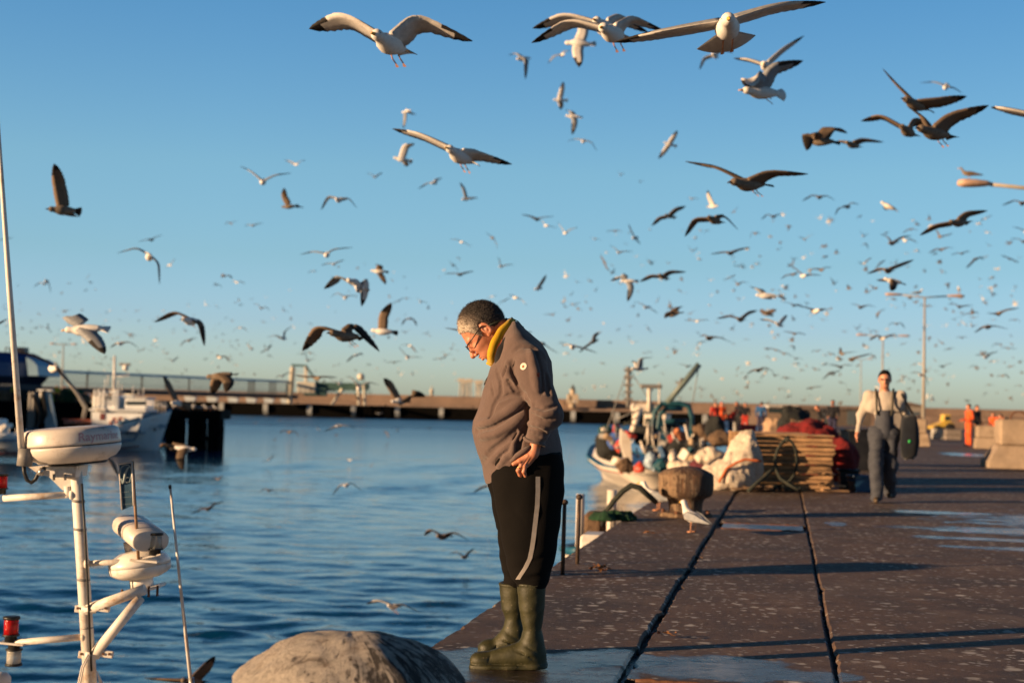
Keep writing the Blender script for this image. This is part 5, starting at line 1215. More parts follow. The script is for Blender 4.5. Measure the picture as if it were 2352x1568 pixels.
heap(1470, 1075, 60, .26, .2, mat('buoy_red', (.5, .05, .02), .5), 'small red buoy low amid the deck gear', 7, 'buoy', 'buoy')
heap(1494, 1062, 60, .32, .38, mat('pale_blue_plastic', (.35, .45, .55), .5), 'pale blue barrel amid the deck gear', 8, 'barrel', 'barrel')
heap(1480, 1000, 66, .6, .5, NK, 'black net heap under the gantry', 9)
heap(1575, 1030, 60, .75, .35, NK, 'black net mound left of the white netting', 10)
heap(1618, 1005, 62, .55, .6, NB, 'brown net mound behind the white netting', 11)
heap(1575, 1074, 52, .50, .26, NW, 'white sack beside the far bollard\'s top', 12, 'sack', 'sack')
heap(1612, 1070, 48, .34, .34, mat('maroon_cloth', (.10, .015, .025), .9), 'maroon cover behind the far bollard', 13, 'cover', 'cover')
heap(1634, 1050, 45, .42, .22, NW, 'cream sack at the left foot of the white netting', 14, 'sack', 'sack')
heap(1545, 1060, 56, .16, .5, HW, 'upright white bundle left of the white sack', 15, 'sack', 'sack')
heap(1520, 1070, 58, .36, .3, HTE, 'teal cover low amid the deck gear', 16, 'cover', 'cover')
heap(1645, 985, 55, .4, .55, NK, 'dark net mound in front of the blue fish boxes', 17)
heap(1656, 1008, 52, .42, .26, NB, 'brown bundle just left of the white netting top', 18, 'sack', 'sack')
heap(1556, 1005, 62, .3, .4, mat('orange_cloth', (.45, .16, .07), .8), 'faded orange bundle under the gantry', 19, 'sack', 'sack')
heap(1826, 972, 32, .36, .36, NK, 'black float bag on the heap behind the rear pallets', 20, 'sack', 'sack')
heap(1846, 984, 30, .42, .16, NB, 'brown net fold on top of the red netting', 21)
heap(1776, 985, 48, .35, .45, mat('tan_cloth', (.40, .26, .16), .8), 'tan sack right of the blue-jacketed man', 22, 'sack', 'sack')
# rails, lines and small gear crowding the deck of the gantry boat
gr_ = random.Random(8)
CLB = [mat('gear_blue', (.03, .10, .22), .6), HW, TUB, mat('gear_red', (.35, .03, .02), .6), HTE, GRYP, mat('gear_tan', (.34, .24, .15), .8)]
for i in range(34):
    x, y = gr_.uniform(1380, 1630), 0; y = 985 + (x - 1380) * .16 + gr_.uniform(-10, 40); d_ = 70 - (x - 1380) * .055 + gr_.uniform(-2, 2); s_ = gr_.uniform(.16, .5)
    m_ = MB(); m_.box(at(x, y, d_), (s_ * gr_.uniform(.5, 1.3), s_, s_ * gr_.uniform(.4, 1.2)), Matrix.Rotation(gr_.uniform(-.6, .6), 3, 'Y') @ Matrix.Rotation(gr_.uniform(0, 3), 3, 'Z'), bev=.03); m_.build('deck_box', gr_.choice(CLB), A_)
for i in range(30):
    x = gr_.uniform(1375, 1625); y = 1000 + (x - 1380) * .14 + gr_.uniform(-10, 40); d_ = 70 - (x - 1380) * .055; h_ = gr_.uniform(18, 70); dx_ = gr_.uniform(-16, 16)
    stick(A_, 'rail_post', gr_.choice([HW, HW, GRYP, HTE, TUB]), ((x, y), (x + dx_, y - h_)), gr_.uniform(.025, .06), d_, 5)
for i in range(14):
    x = gr_.uniform(1400, 1600); y = 960 + gr_.uniform(0, 80)
    stick(A_, 'rigging_line', gr_.choice([GRYP, HW, ROPE]), ((x, y), (x + gr_.uniform(20, 70), y + gr_.uniform(-25, 30))), .03, 66, 5)
# B: second boat behind, cream wheelhouse, moored ahead
bw = ground(1480, 1048, WZ); B_, FB = coastal('cream coastal boat moored behind the gantry boat', bw, bw + QD * 14 + QR * 1.2, 3.8, 1.9, 1.3)
fbox(B_, FB, 'wheelhouse', HW, .55, .3, 2.5, (2.6, 2.0, 2.2)); fbox(B_, FB, 'roof', HTE, .55, .3, 3.65, (3.0, 2.3, .1), bev=.03); fbox(B_, FB, 'window', TGL, .447, .3, 2.9, (.06, 1.7, .6), bev=.01)
m_ = MB(); m_.tube([FB(.6, .3, 3.6), FB(.6, .3, 6.4)], .07, 8); m_.build('mast', HW, B_)
# C: small white boat tight under the quay edge near the far bollard
bw = ground(1405, 1252, WZ) ; cC = q(EDGE - .95, 19.5, WZ)
C_, FC = coastal('small white boat lying tight under the quay edge by the green net', cC + QD * 0, cC + QD * 5.0, 1.3, 2.05, 1.75)
fbox(C_, FC, 'engine_cover', NB, .30, .1, 2.2, (.5, .34, .5), bev=.08)
m_ = MB(); m_.tube([FC(.12, .2, 1.9), FC(.12, .2, 2.75)], .06, 8); m_.build('bow_post', HW, C_); m_ = MB(); m_.tube([FC(.2, -.2, 1.9), FC(.2, -.2, 2.8)], .07, 8); m_.build('bow_post', HW, C_)

# gear heaped on the left pier behind the trawler
for x, y, rx, rz, m, lb in ((164, 921, 1.1, .9, NG, 'dark green net heap on the left pier right of the derrick'), (150, 916, .7, .9, mat('olive_net', (.07, .08, .03), .9), 'olive net heap on the left pier behind the derrick foot'), (186, 922, .8, .6, NB, 'brown net heap on the left pier beside the trawler bridge'), (112, 924, .8, .7, mat('lime_cloth', (.25, .30, .02), .8), 'lime green cover on the left pier left of the derrick'), (12, 918, 1.3, .8, NB, 'brown gear heap on the left pier at the picture edge'), (30, 925, .7, .6, mat('yellow_cloth', (.45, .32, .03), .8), 'yellow cover on the left pier beside the tall antenna'), (60, 918, 1.0, .8, NK, 'black net heap on the left pier under the ship bow')):
    c_ = at(x, y, 147); c_.z = PZ + rz * .5; lump_obj_at('net_heap' if 'net' in lb else 'gear_heap', m, c_, rx, rz, lb, 'net' if 'net' in lb else 'gear', int(x))
# ================================================================ PEOPLE
def skin_mat(name, a=(0.46, 0.165, 0.085), b_=(0.60, 0.26, 0.155)):
    m, nt, b = new_mat(name); v = coords(nt)
    n1 = noise(nt, 26, 5, .65, v); n2 = noise(nt, 160, 3, .6, v)
    nt.links.new(ramp(nt, n1, [(.3, a), (.7, b_)]), b.inputs['Base Color']); b.inputs['Roughness'].default_value = .5
    b.inputs['Subsurface Weight'].default_value = .12; b.inputs['Subsurface Radius'].default_value = (.012, .005, .003); b.inputs['Subsurface Scale'].default_value = .6
    bump(nt, b, n2, .12, .002); return m
def cloth_mat(name, col, var=.3, scale=9, weave=340, amt=.35, rough=.92, sheen=.25):
    m, nt, b = new_mat(name); v = coords(nt)
    n1 = noise(nt, scale, 6, .7, v); n2 = noise(nt, weave, 3, .7, v); n3 = noise(nt, 34, 5, .7, v)
    nt.links.new(ramp(nt, n1, [(.3, tuple(k * (1 - var) for k in col)), (.72, tuple(min(1, k * (1 + var * .5)) for k in col))]), b.inputs['Base Color'])
    b.inputs['Roughness'].default_value = rough; b.inputs['Sheen Weight'].default_value = sheen; b.inputs['Specular IOR Level'].default_value = .2
    bump(nt, b, math_n(nt, 'ADD', n2, math_n(nt, 'MULTIPLY', n3, .6)), amt, .006); return m
SKIN = skin_mat('skin'); FLEECE = cloth_mat('grey_brown_fleece', (0.134, 0.092, 0.082), .22, 7, 190, .6); SWEAT = cloth_mat('black_sweatpants', (0.0045, 0.0035, 0.003), .35, 8, 300, .3, .95, .0)
YEL = cloth_mat('yellow_lining', (0.62, 0.36, 0.012), .2, 20); NAVY = cloth_mat('dark_navy_shade', (0.012, 0.012, 0.016), .3, 20); STRIPE = cloth_mat('grey_stripe', (0.30, 0.27, 0.25), .2, 30)
def hair_mat():
    m, nt, b = new_mat('greying_hair'); P = coords(nt)
    n1 = noise(nt, 30, 6, .75, coords(nt, (1, 1, 1))); n2 = noise(nt, 420, 3, .7, coords(nt, (1, 1, .5), rot=(0, R(40), 0)))
    at_ = nt.nodes.new('ShaderNodeAttribute'); at_.attribute_name = 'grey'
    f = math_n(nt, 'ADD', at_.outputs['Fac'], math_n(nt, 'MULTIPLY', math_n(nt, 'SUBTRACT', n2, .5), 1.15)); f = math_n(nt, 'ADD', f, math_n(nt, 'MULTIPLY', math_n(nt, 'SUBTRACT', n1, .5), .7))
    nt.links.new(ramp(nt, f, [(.15, (.018, .012, .010)), (.5, (.11, .080, .062)), (1.0, (.60, .50, .40))]), b.inputs['Base Color']); b.inputs['Roughness'].default_value = .6
    bump(nt, b, math_n(nt, 'ADD', n2, math_n(nt, 'MULTIPLY', n1, .5)), .8, .006); return m
HAIR = hair_mat()
def rubber_mat():
    m, nt, b = new_mat('green_rubber'); v = coords(nt)
    n1 = noise(nt, 10, 7, .75, v); n2 = noise(nt, 60, 5, .7, v)
    c = ramp(nt, n1, [(.3, (.012, .014, .004)), (.6, (.036, .034, .009)), (.8, (.075, .062, .024))]); c = mix(nt, ramp(nt, n2, [(.62, (0, 0, 0)), (.72, (.6, .6, .6))]), c, (.28, .22, .13))
    nt.links.new(c, b.inputs['Base Color']); nt.links.new(ramp(nt, n1, [(.3, (.48,) * 3), (.8, (.75,) * 3)]), b.inputs['Roughness']); bump(nt, b, n2, .4, .005); return m
BOOT = rubber_mat()

D0 = 6.55; SS = D0 / FPX
fw_, rt_, up_n = np.array(fwd), np.array(rt), np.array(up); CPn = np.array(CP)
def man_xf(V): return CPn + fw_ * (D0 + V[:, 2:3] * SS) + rt_ * (V[:, 0:1] - 1176) * SS + up_n * (784 - V[:, 1:2]) * SS
def mp(x, y, w_=0): return Vector(man_xf(np.array([[x, y, w_]], float))[0])
def K(x, y, w_): f = 1 + w_ * SS / D0; return (1176 + (x - 1176) * f, 784 + (y - 784) * f, w_)
def gy(x, w_): return 784 + (CP.z + (D0 + w_ * SS) * fwd.z + (x - 1176) * SS * rt.z) / (SS * up.z)
mo = mp(1190, gy(1190, 0), 0); mo.z = 0
# head frame
HC = np.array((1107., 749., 0.)); PH = R(44)
HF = np.array((-math.cos(PH), math.sin(PH), 0)); HU = np.array((-math.sin(PH), -math.cos(PH), 0))
def hd(f, u, w_): return tuple(HC + HF * f + HU * u + np.array((0, 0, w_)))
def head_local(P):
    x, y = P[0] - HC[0], P[1] - HC[1]; return (x * HF[0] + y * HF[1], x * HU[0] + y * HU[1], P[2])
def head_sdf(L):
    W = np.abs(L[2]); M = (L[0], L[1], W)
    d = ell(L, (-2, 4, 0), (52, 51, 40))
    d = smin(d, ell(L, (24, -22, 0), (28, 42, 31)), 12)
    d = smin(d, ell(L, (24, -52, 0), (23, 20, 25)), 12)
    d = smin(d, ell(L, (39, -66, 0), (8, 8, 11)), 8)
    d = smin(d, cap(M, (47, -6, 6), (44, -5, 22), 5.5), 7)
    d = smin(d, ell(M, (38, -30, 20), (11, 12, 10)), 9)
    d = smin(d, ell(M, (33, -50, 16), (14, 14, 11)), 10)
    d = ssub(d, ell(M, (55, -17, 14), (8, 7, 10)), 6)
    d = smin(d, ell(M, (43, -17, 14), (8, 6.6, 8)), 2.5)
    d = smin(d, cap(M, (46, -14.5, 7), (46, -13.8, 21), 2.2), 1.6)
    d = smin(d, cap(L, (50, -12, 0), (61, -33, 0), 4.2, 6.4), 5)
    d = smin(d, ell(L, (62, -35.5, 0), (6.5, 5.5, 6.5)), 3)
    d = smin(d, ell(M, (54, -38, 6), (5, 4.2, 4)), 2.5)
    d = ssub(d, ell(M, (57, -42.5, 4), (2.6, 2, 2)), 1.5)
    d = smin(d, cap(M, (52.5, -48, 0), (47, -51, 11), 3.6, 2), 3)
    d = smin(d, cap(M, (50.5, -55.5, 0), (46, -54, 10), 4.0, 2), 3)
    d = ssub(d, cap(M, (55.5, -51.6, 0), (49.5, -52.4, 12), 1.1), 1.6)
    d = ssub(d, cap(M, (47, -61.5, 0), (45, -61, 8), 1.8), 4)
    d = ssub(d, cap(M, (52, -42, 11), (46, -55, 15), 1.2), 4)        # smile line
    # ear
    B = [(math.cos(R(12)), -math.sin(R(12)), 0), (math.sin(R(12)), math.cos(R(12)), 0), (0, 0, 1)]
    e = ell(M, (-4, -12, 41), (11, 17.5, 5.5), B)
    e = ssub(e, ell(M, (-2, -10, 46), (6.5, 12, 4.5), B), 2)
    e = smin(e, ell(M, (-3, -14, 41), (3.5, 6, 4)), 2); e = smin(e, ell(M, (1, -26, 41), (5, 5, 3.5)), 3)
    d = smin(d, e, 3)
    d = smin(d, cap(L, (-14, -32, 0), (-34, -58, 0), 31, 31), 14)
    return d
def man_body():
    man = net_obj('person', lambda P: head_sdf(head_local(P)), (1030, 680, -58), (1205, 850, 58), 1.5, man_xf, SKIN, origin=mo)
    tag(man, 'heavyset grey-haired man in brown fleece and green wellingtons looking down, hand on hip', 'person')
    return man
man = man_body()
# torso core, arms, hands and legs of the same body (mostly under the clothes), joined to the head as one mesh
HANDW = -104
def hk(x, y, w_=0): return K(x, y, HANDW + w_)
def hand_sdf(P):
    d = cap(P, hk(1233, 1005, 2), hk(1227, 1038, 0), 13.5, 11.5)                 # wrist
    d = smin(d, cap(P, hk(1223, 1044), hk(1207, 1066, 6), 11.5, 10), 7)         # back of the hand
    d = smin(d, cap(P, hk(1214, 1042), hk(1198, 1061, 4), 8, 8), 6)
    d = smin(d, cap(P, hk(1211, 1048, -4), hk(1194, 1058, -4), 7, 6.2), 4)       # thumb root
    d = smin(d, cap(P, hk(1194, 1058, -4), hk(1180, 1065, -3), 6, 4.8), 2)
    fingers = [((1201, 1070, 10), (1196, 1083, 18), (1204, 1095, 30), 5.6), ((1199, 1071, 4), (1191, 1083, 10), (1199, 1096, 24), 5.6),
               ((1197, 1069, -2), (1190, 1080, -3), (1194, 1090, 2), 5.5), ((1206, 1071, -3), (1203, 1083, -4), (1207, 1092, 2), 5.2)]
    tips = [(1214, 1102, 42), (1210, 1106, 36), (1206, 1099, 11), (1213.5, 1099, 9)]
    for (a, b_, c, r_), t in zip(fingers, tips):
        e = cap(P, hk(*a), hk(*b_), r_, r_ * .92); e = smin(e, cap(P, hk(*b_), hk(*c), r_ * .92, r_ * .82), 1.2); e = smin(e, cap(P, hk(*c), hk(*t), r_ * .82, r_ * .62), 1.2)
        d = smin(d, e, 1.3)
    for x, y in ((1197, 1068), (1205, 1070)): d = smin(d, ell(P, hk(x, y, -6), (4, 4, 4)), 3)   # knuckles
    for i in range(2): d = smin(d, cap(P, hk(1219 - i * 6, 1046, -10), hk(1206 - i * 7, 1066, -5), 1.6), 2.5)   # tendons
    return d
hand = net_obj('hand', hand_sdf, (1165, 990, -140), (1260, 1118, -50), 1.25, man_xf, SKIN, origin=mo)
def core_sdf(P):
    W = np.abs(P[2]); M = (P[0], P[1], W)
    d = cap(P, (1175, 812, 0), (1190, 1060, 0), 36, 70); d = smin(d, cap(M, (1190, 820, 30), (1212, 840, 88), 28, 24), 12)
    d = smin(d, cap(M, (1212, 840, 92), (1258, 955, 112), 23, 19), 8); d = smin(d, cap(M, (1258, 957, 112), (1233, 1008, 100), 19, 13), 6)
    for sg, xk, xa in ((-1, 1220, 1224), (1, 1188, 1184)):
        Q = (P[0], P[1], P[2] * sg); d = smin(d, cap(Q, (1200, 1060, 40), (xk, 1300, 74), 45, 24), 14); d = smin(d, cap(Q, (xk, 1300, 74), (xa, 1470, 84), 24, 14), 8)
    return d
core = net_obj('core', core_sdf, (1080, 740, -150), (1300, 1520, 150), 7, man_xf, SKIN, origin=mo)
def join_into(dst, others):
    bm = bmesh.new(); bm.from_mesh(dst.data)
    for o in others:
        bm.from_mesh(o.data); me = o.data; bpy.data.objects.remove(o); bpy.data.meshes.remove(me)
    bm.to_mesh(dst.data); bm.free(); dst.data.polygons.foreach_set('use_smooth', [True] * len(dst.data.polygons)); dst.data.update()
join_into(man, [hand, core])
# hair: cap of cropped hair, greyer at the temple and brow
HLX = [-62, -40, -24, -14, -6, 6, 14, 24, 34, 44, 52, 60]; HLY = [-33, -34, -30, -8, 8, 8, -20, 0, 14, 21, 25, 26]
def hair_sdf(P):
    L = head_local(P); d = ell(L, (-3, 5, 0), (54.5, 53.5, 42.5))
    d = d + .5 * np.sin(P[0] * 1.3 + P[1] * .7) * np.sin(P[1] * 1.5 + P[2] * .9) + .4 * np.sin(P[0] * .6 - P[1] * .9 + P[2] * .8)
    line = np.interp(L[0], HLX, HLY) + 2.0 * np.sin(L[0] * .9 + L[2] * .5)
    cut = (line - L[1]) * .8
    hs = np.maximum(d, cut)
    return np.maximum(hs, -ell(L, (-2, 4, 0), (49, 48, 37)))
hair = net_obj('hair', hair_sdf, (1040, 685, -48), (1175, 790, 48), 1.6, man_xf, HAIR, man)
vs = np.array([v.co for v in hair.data.vertices]); 
loc = np.array([[(Vector(v) - mp(*HC)).dot(Vector(rt)) / SS, -(Vector(v) - mp(*HC)).dot(Vector(up)) / SS] for v in vs])
fco = loc @ HF[:2]; uco = loc @ HU[:2]
gv = np.clip(.42 + (fco + 2) / 46 * .85 - np.clip(uco - 24, 0, 40) / 50 * .7, 0, 1.1)
atr = hair.data.attributes.new('grey', 'FLOAT', 'POINT'); atr.data.foreach_set('value', gv.astype(np.float32))
# short individual hairs break the outline
HB_ = MB(); hr = random.Random(11); hv = hair.data.vertices; nrm_c = mp(*HC)
hair_tree = None
strv, strf, strg = [], [], []
for i in range(9000):
    v = hv[hr.randrange(len(hv))]; n_ = v.normal; p = v.co
    if n_.dot(p - nrm_c) < 0: continue
    g0 = gv[v.index]; side = n_.cross(Vector((hr.uniform(-1, 1), hr.uniform(-1, 1), hr.uniform(-1, 1)))).normalized()
    d_ = (n_ * .55 + Vector(rt) * -.1 + side * .55).normalized(); l_ = hr.uniform(.007, .014); w__ = side.cross(n_).normalized() * .0008
    o = len(strv); strv += [p - w__ - n_ * .001, p + w__ - n_ * .001, p + d_ * l_]; strf.append((o, o + 1, o + 2)); strg += [g0] * 3
me = bpy.data.meshes.new('hair_tips'); me.from_pydata([tuple(v) for v in strv], [], strf); me.materials.append(HAIR)
a_ = me.attributes.new('grey', 'FLOAT', 'POINT'); a_.data.foreach_set('value', np.array(strg, np.float32)); o = bpy.data.objects.new('hair_tips', me); COL.objects.link(o); put_under(o, hair)
# eyebrows
m_ = MB()
for s_ in (-1, 1): m_.tube([mp(*hd(50.5, -6.5, s_ * 5)), mp(*hd(49.5, -4, s_ * 14)), mp(*hd(43, -5, s_ * 24))], [.003, .0042, .002], 6)
eb = m_.build('eyebrows', mat('brow_hair', (.07, .045, .03), .8), man)
# jacket
TOR = [(738, 1172, 1190, 0, 30), (752, 1160, 1202, 0, 52), (768, 1150, 1220, 0, 72), (785, 1143, 1240, 0, 86), (805, 1137, 1256, 0, 94), (830, 1131, 1268, 0, 96), (862, 1121, 1272, 0, 97), (882, 1114.5, 1272, 0, 98), (898, 1110, 1272, 0, 99), (916, 1106.5, 1274, 0, 101),
       (944, 1097, 1276, 0, 104), (966, 1087.5, 1280, 0, 106), (991, 1085.5, 1284, 0, 107), (1013, 1089.5, 1289, 0, 106), (1041, 1096, 1291, 0, 103), (1069, 1107, 1293, 0, 100), (1094, 1110, 1295, 0, 98), (1112, 1115, 1297, 0, 95)]
def aw(x, y, w_): return K(x, y, w_)
SH, EL_, CU = aw(1214, 836, -84), aw(1255, 948, -122), aw(1230, 1006, -106)
def jacket_base(P):
    d = sections(P, TOR)
    # hem: front flap low, rising towards the hand, then back hem
    hem = np.interp(P[0], [1085, 1112, 1124, 1146, 1166, 1178, 1186, 1235, 1252, 1300], [1108, 1113, 1109, 1091, 1079, 1050, 1043, 1043, 1046, 1056])
    hem = np.where(P[2] > 0, np.interp(P[0], [1085, 1124, 1160, 1300], [1108, 1109, 1088, 1056]), hem)
    d = np.maximum(d, (P[1] - hem) * .8)
    for sg in (-1, 1):
        Q = (P[0], P[1], P[2] * -sg)
        d = smin(d, ell(Q, aw(1214, 830, -80), (40, 40, 27)), 16)
        arm = cap(Q, SH, EL_, 38, 33); arm = smin(arm, ell(Q, aw(1256, 955, -122), (37, 32, 31)), 10)
        arm = smin(arm, cap(Q, EL_, CU, 31, 23.5), 8)
        arm = np.maximum(arm, ((P[0] - CU[0]) * (-.34) + (P[1] - CU[1] - 7) * .94))
        d = smin(d, arm, 5)
    return d
def on_cloth(pts, off):
    """picture points on the near side of the jacket, sunk by off"""
    out = []
    for (x0, y0), (x1, y1) in zip(pts[:-1], pts[1:]):
        k_ = max(1, int(math.hypot(x1 - x0, y1 - y0) / 9))
        out += [(x0 + (x1 - x0) * i / k_, y0 + (y1 - y0) * i / k_) for i in range(k_)]
    out.append(pts[-1]); res = []; wv = np.arange(-175, 20, 1.0)
    for x, y in out:
        f_ = 1 + wv * SS / D0; X, Y = 1176 + (x - 1176) * f_, 784 + (y - 784) * f_
        v = jacket_base((X, Y, wv)); i = np.argmax(v < 0)
        if v[i] < 0: res.append((X[i], Y[i], wv[i] + off))
    return res
FOLDS = [  # kind (-1 groove, +1 ridge), radius, blend, offset, points
 (-1, 5.2, 6, -1, [(1093, 990), (1130, 981), (1160, 963), (1190, 943), (1212, 922)]), (1, 6, 9, 3, [(1098, 976), (1134, 965), (1164, 946), (1196, 924)]), (1, 6, 9, 3, [(1102, 1004), (1140, 996), (1176, 976), (1206, 952)]),
 (-1, 3.6, 7, -1, [(1140, 920), (1168, 908), (1204, 903)]), (-1, 5.5, 5, -1, [(1175, 832), (1176, 856), (1187, 884), (1203, 908), (1213, 930), (1215, 970)]), (1, 5, 8, 2, [(1166, 834), (1167, 858), (1178, 888)]),
 (-1, 4.2, 6, -1, [(1168, 874), (1184, 897), (1206, 910)]), (-1, 4.5, 5, -1, [(1136, 1066), (1152, 1048), (1168, 1036)]), (1, 4, 7, 2, [(1146, 1070), (1162, 1050), (1174, 1040)]),
 (-1, 9, 5, 0, [(1186, 1040), (1189, 1012), (1200, 992), (1211, 978)]), (1, 4.5, 5, 1, [(1176, 1045), (1180, 1018), (1192, 992)]), (-1, 3, 7, -1, [(1126, 960), (1135, 930), (1150, 905)]), (-1, 3.2, 7, -1, [(1118, 1042), (1150, 1020), (1184, 992)]),
 (-1, 2.8, 7, -1, [(1108, 1064), (1136, 1030)]), (-1, 3, 6, -1, [(1128, 880), (1134, 905)]), (-1, 4.2, 4, -1, [(1215, 981), (1236, 985), (1254, 994), (1266, 1004)]), (1, 4.5, 5, 2, [(1215, 972), (1238, 976), (1268, 992)]), (1, 3.4, 4, 1.5, [(1216, 990), (1236, 996), (1254, 1008)]),
 (-1, 3, 8, -1, [(1228, 800), (1240, 850), (1246, 900)]), (1, 5, 10, 3, [(1218, 806), (1228, 850), (1234, 894)]), (-1, 3.4, 6, -1, [(1226, 932), (1250, 940), (1276, 932)]), (-1, 3, 6, -1, [(1222, 950), (1246, 962), (1272, 962)]), (1, 4, 7, 2, [(1224, 942), (1248, 952), (1278, 948)]),
 (-1, 2.2, 5, -1, [(1178, 806), (1196, 794), (1222, 798)]), (-1, 2.6, 5, -1, [(1155, 866), (1160, 850), (1164, 842)]), (-1, 3, 7, -1, [(1140, 850), (1150, 876), (1152, 900)]), (-1, 3, 8, -1, [(1254, 860), (1262, 905)])]
def jacket_sdf(P):
    d = jacket_base(P)
    for kd, r_, k_, off, pts in FOLDS:
        q_ = on_cloth(pts, off)
        for a, b_ in zip(q_[:-1], q_[1:]):
            if math.dist(a, b_) > 40: continue
            lo_ = [min(a[i], b_[i]) - r_ - k_ * 2.2 for i in range(3)]; hi_ = [max(a[i], b_[i]) + r_ + k_ * 2.2 for i in range(3)]
            ix = tuple(slice(max(0, int(np.searchsorted(ax_, lo_[i]))), int(np.searchsorted(ax_, hi_[i]))) for i, ax_ in enumerate((P[0][:, 0, 0], P[1][0, :, 0], P[2][0, 0, :])))
            S_ = tuple(p[ix] for p in P); c_ = cap(S_, a, b_, r_)
            d[ix] = ssub(d[ix], c_, k_) if kd < 0 else smin(d[ix], c_, k_)
    d = d + 2.2 * vnoise(P, .022, 3) + 1.0 * vnoise(P, .06, 8) * np.clip(vnoise(P, .02, 5) + .6, 0, 1.4)
    # open neck
    d = ssub(d, cap(P, (1156, 786, 0), (1118, 730, 0), 45, 52), 3)
    return d
jacket = net_obj('jacket', jacket_sdf, (1078, 730, -172), (1312, 1120, 172), 2.3, man_xf, FLEECE, man)
# jacket tail bunched over the thumb
m_ = MB()
def tube3(pts, rs, n=10): m_.tube([mp(*K(*p)) for p in pts], [r_ * SS for r_ in rs], n)
tube3([(1172, 1059, -100), (1186, 1047, -106), (1202, 1036, -110), (1220, 1026, -108)], [2.5, 6, 6.5, 5]); tube3([(1180, 1056, -97), (1196, 1048, -100), (1216, 1038, -102)], [2.5, 4.5, 5])
m_.build('bunched_hem', FLEECE, jacket)
# rolled cuff edge
m_ = MB(); cc = np.array(CU) + np.array((-2, 8, 0)); 
e1 = np.array((.94, .34, 0)); e2 = np.array((0, 0, 1.))
pts = [mp(*(cc + e1 * 24.5 * math.cos(a) + e2 * 23.5 * math.sin(a) + np.array((0, 2 * math.sin(a * 2), 0)))) for a in [2 * math.pi * i / 28 for i in range(29)]]
m_.tube(pts, 3.4 * SS, 8, cap=False); m_.build('cuff', FLEECE, jacket)
# collar: yellow lining rolled out over a dark navy band that paints the collar's shade
def ring_strip(name, m, c, hx, hw, upv_, h0, h1, off, thick, par, a0=0, a1=360, n=64):
    c = np.array(c, float); hx = np.array(hx, float); upv_ = np.array(upv_, float); upv_ /= np.linalg.norm(upv_)
    vs = []; fs = []; 
    prof = [(0, h0), (thick * .9, h0 + (h1 - h0) * .1), (thick, h0 + (h1 - h0) * .5), (thick * .8, h1 - 1), (0, h1), (-thick * .5, h1 - 2), (-thick * .5, h0)]
    rows = []
    full = (a1 - a0) >= 360
    for i in range(n + (0 if full else 1)):
        a = R(a0 + (a1 - a0) * i / n); rad_ = hx * math.cos(a) + np.array((0, 0, hw * math.sin(a))); rn = rad_ / np.linalg.norm(rad_)
        wv = 1.2 * math.sin(a * 5) + .8 * math.sin(a * 11 + 1)
        bl = np.array((-17., -5., 0)) * math.sin(a) ** 2; rows.append([mp(*(c + bl + rad_ + rn * (o + off * ((h - h0) / (h1 - h0))) + upv_ * (h + wv * .6))) for o, h in prof])
    k_ = len(prof); m_ = MB(); allv = [p for r_ in rows for p in r_]; N_ = len(rows)
    for i in range(N_ if full else N_ - 1):
        for j in range(k_): fs.append((i * k_ + j, ((i + 1) % N_) * k_ + j, ((i + 1) % N_) * k_ + (j + 1) % k_, i * k_ + (j + 1) % k_))
    m_.add(allv, fs, 0, True); return m_.build(name, m, par)
cup = (-.78, -.62, 0)
ring_strip('collar_shade_band', NAVY, (1169, 804, 0), (23, -43, 0), 58, cup, -18, 8, 2, 5, jacket)
ring_strip('collar_lining', YEL, (1160, 792, 0), (24, -47, 0), 48, cup, -4, 16, 5, 5, jacket)
ring_strip('collar_outer', FLEECE, (1186, 815, 0), (20, -38, 0), 55, cup, -18, -6, 2, 5, jacket)
m_ = MB(); tube3([(1118, 834, -14), (1126, 834, -18), (1134, 833, -22), (1140, 826, -30)], [3, 5, 5, 3]); m_.build('collar_tab', YEL, jacket)
def cast(ob, x, y, off=1.5, w0=-260):
    """nearest point of ob seen at picture point (x, y)"""
    pass
def bvh(ob):
    M = world_of(ob); return BVHTree.FromPolygons([M @ v.co for v in ob.data.vertices], [p.vertices[:] for p in ob.data.polygons])
jb = bvh(jacket)
def hit(tree, x, y): 
    h_ = tree.ray_cast(CP, ray(x, y).normalized()); return h_[0], h_[1]
def decal(name, m, tree, pts, off, par, thick=.003):
    vs = []
    for x, y in pts:
        p, n_ = hit(tree, x, y)
        if p is None: return None
        vs.append(p - ray(x, y).normalized() * off)
    c = sum(vs, Vector()) / len(vs); m_ = MB(); k_ = len(vs); m_.add(vs + [c], [(i, (i + 1) % k_, k_) for i in range(k_)], 0, True); return m_.build(name, m, par)
def oval(cx, cy, rx, ry, rot=0, n=18): return [(cx + rx * math.cos(a) * math.cos(R(rot)) - ry * math.sin(a) * math.sin(R(rot)), cy + rx * math.cos(a) * math.sin(R(rot)) + ry * math.sin(a) * math.cos(R(rot))) for a in [2 * math.pi * i / n for i in range(n)]]
decal('sleeve_badge', cloth_mat('badge_white', (.72, .66, .56), .1), jb, oval(1202, 841, 7.2, 8.6, 30), .003, jacket)
decal('badge_mark', cloth_mat('badge_brown', (.35, .14, .05), .2), jb, oval(1201, 841.5, 2.2, 3.2, 20), .0045, jacket)
decal('sleeve_logo', cloth_mat('logo_orange', (.42, .07, .03), .2), jb, [(1233, 857), (1238, 855), (1241, 858), (1238, 860), (1240, 864), (1237, 866), (1233, 863)], .003, jacket)
decal('chest_logo', cloth_mat('logo_yellow', (.60, .30, .02), .2), jb, [(1117, 871), (1123, 867), (1124, 870), (1119, 874)], .003, jacket)
m_ = MB(); tube3([(1113, 884, -8), (1116, 876, -8), (1121, 866, -8)], [2, 3, 2]); m_.build('zip_pull', BLK, jacket)
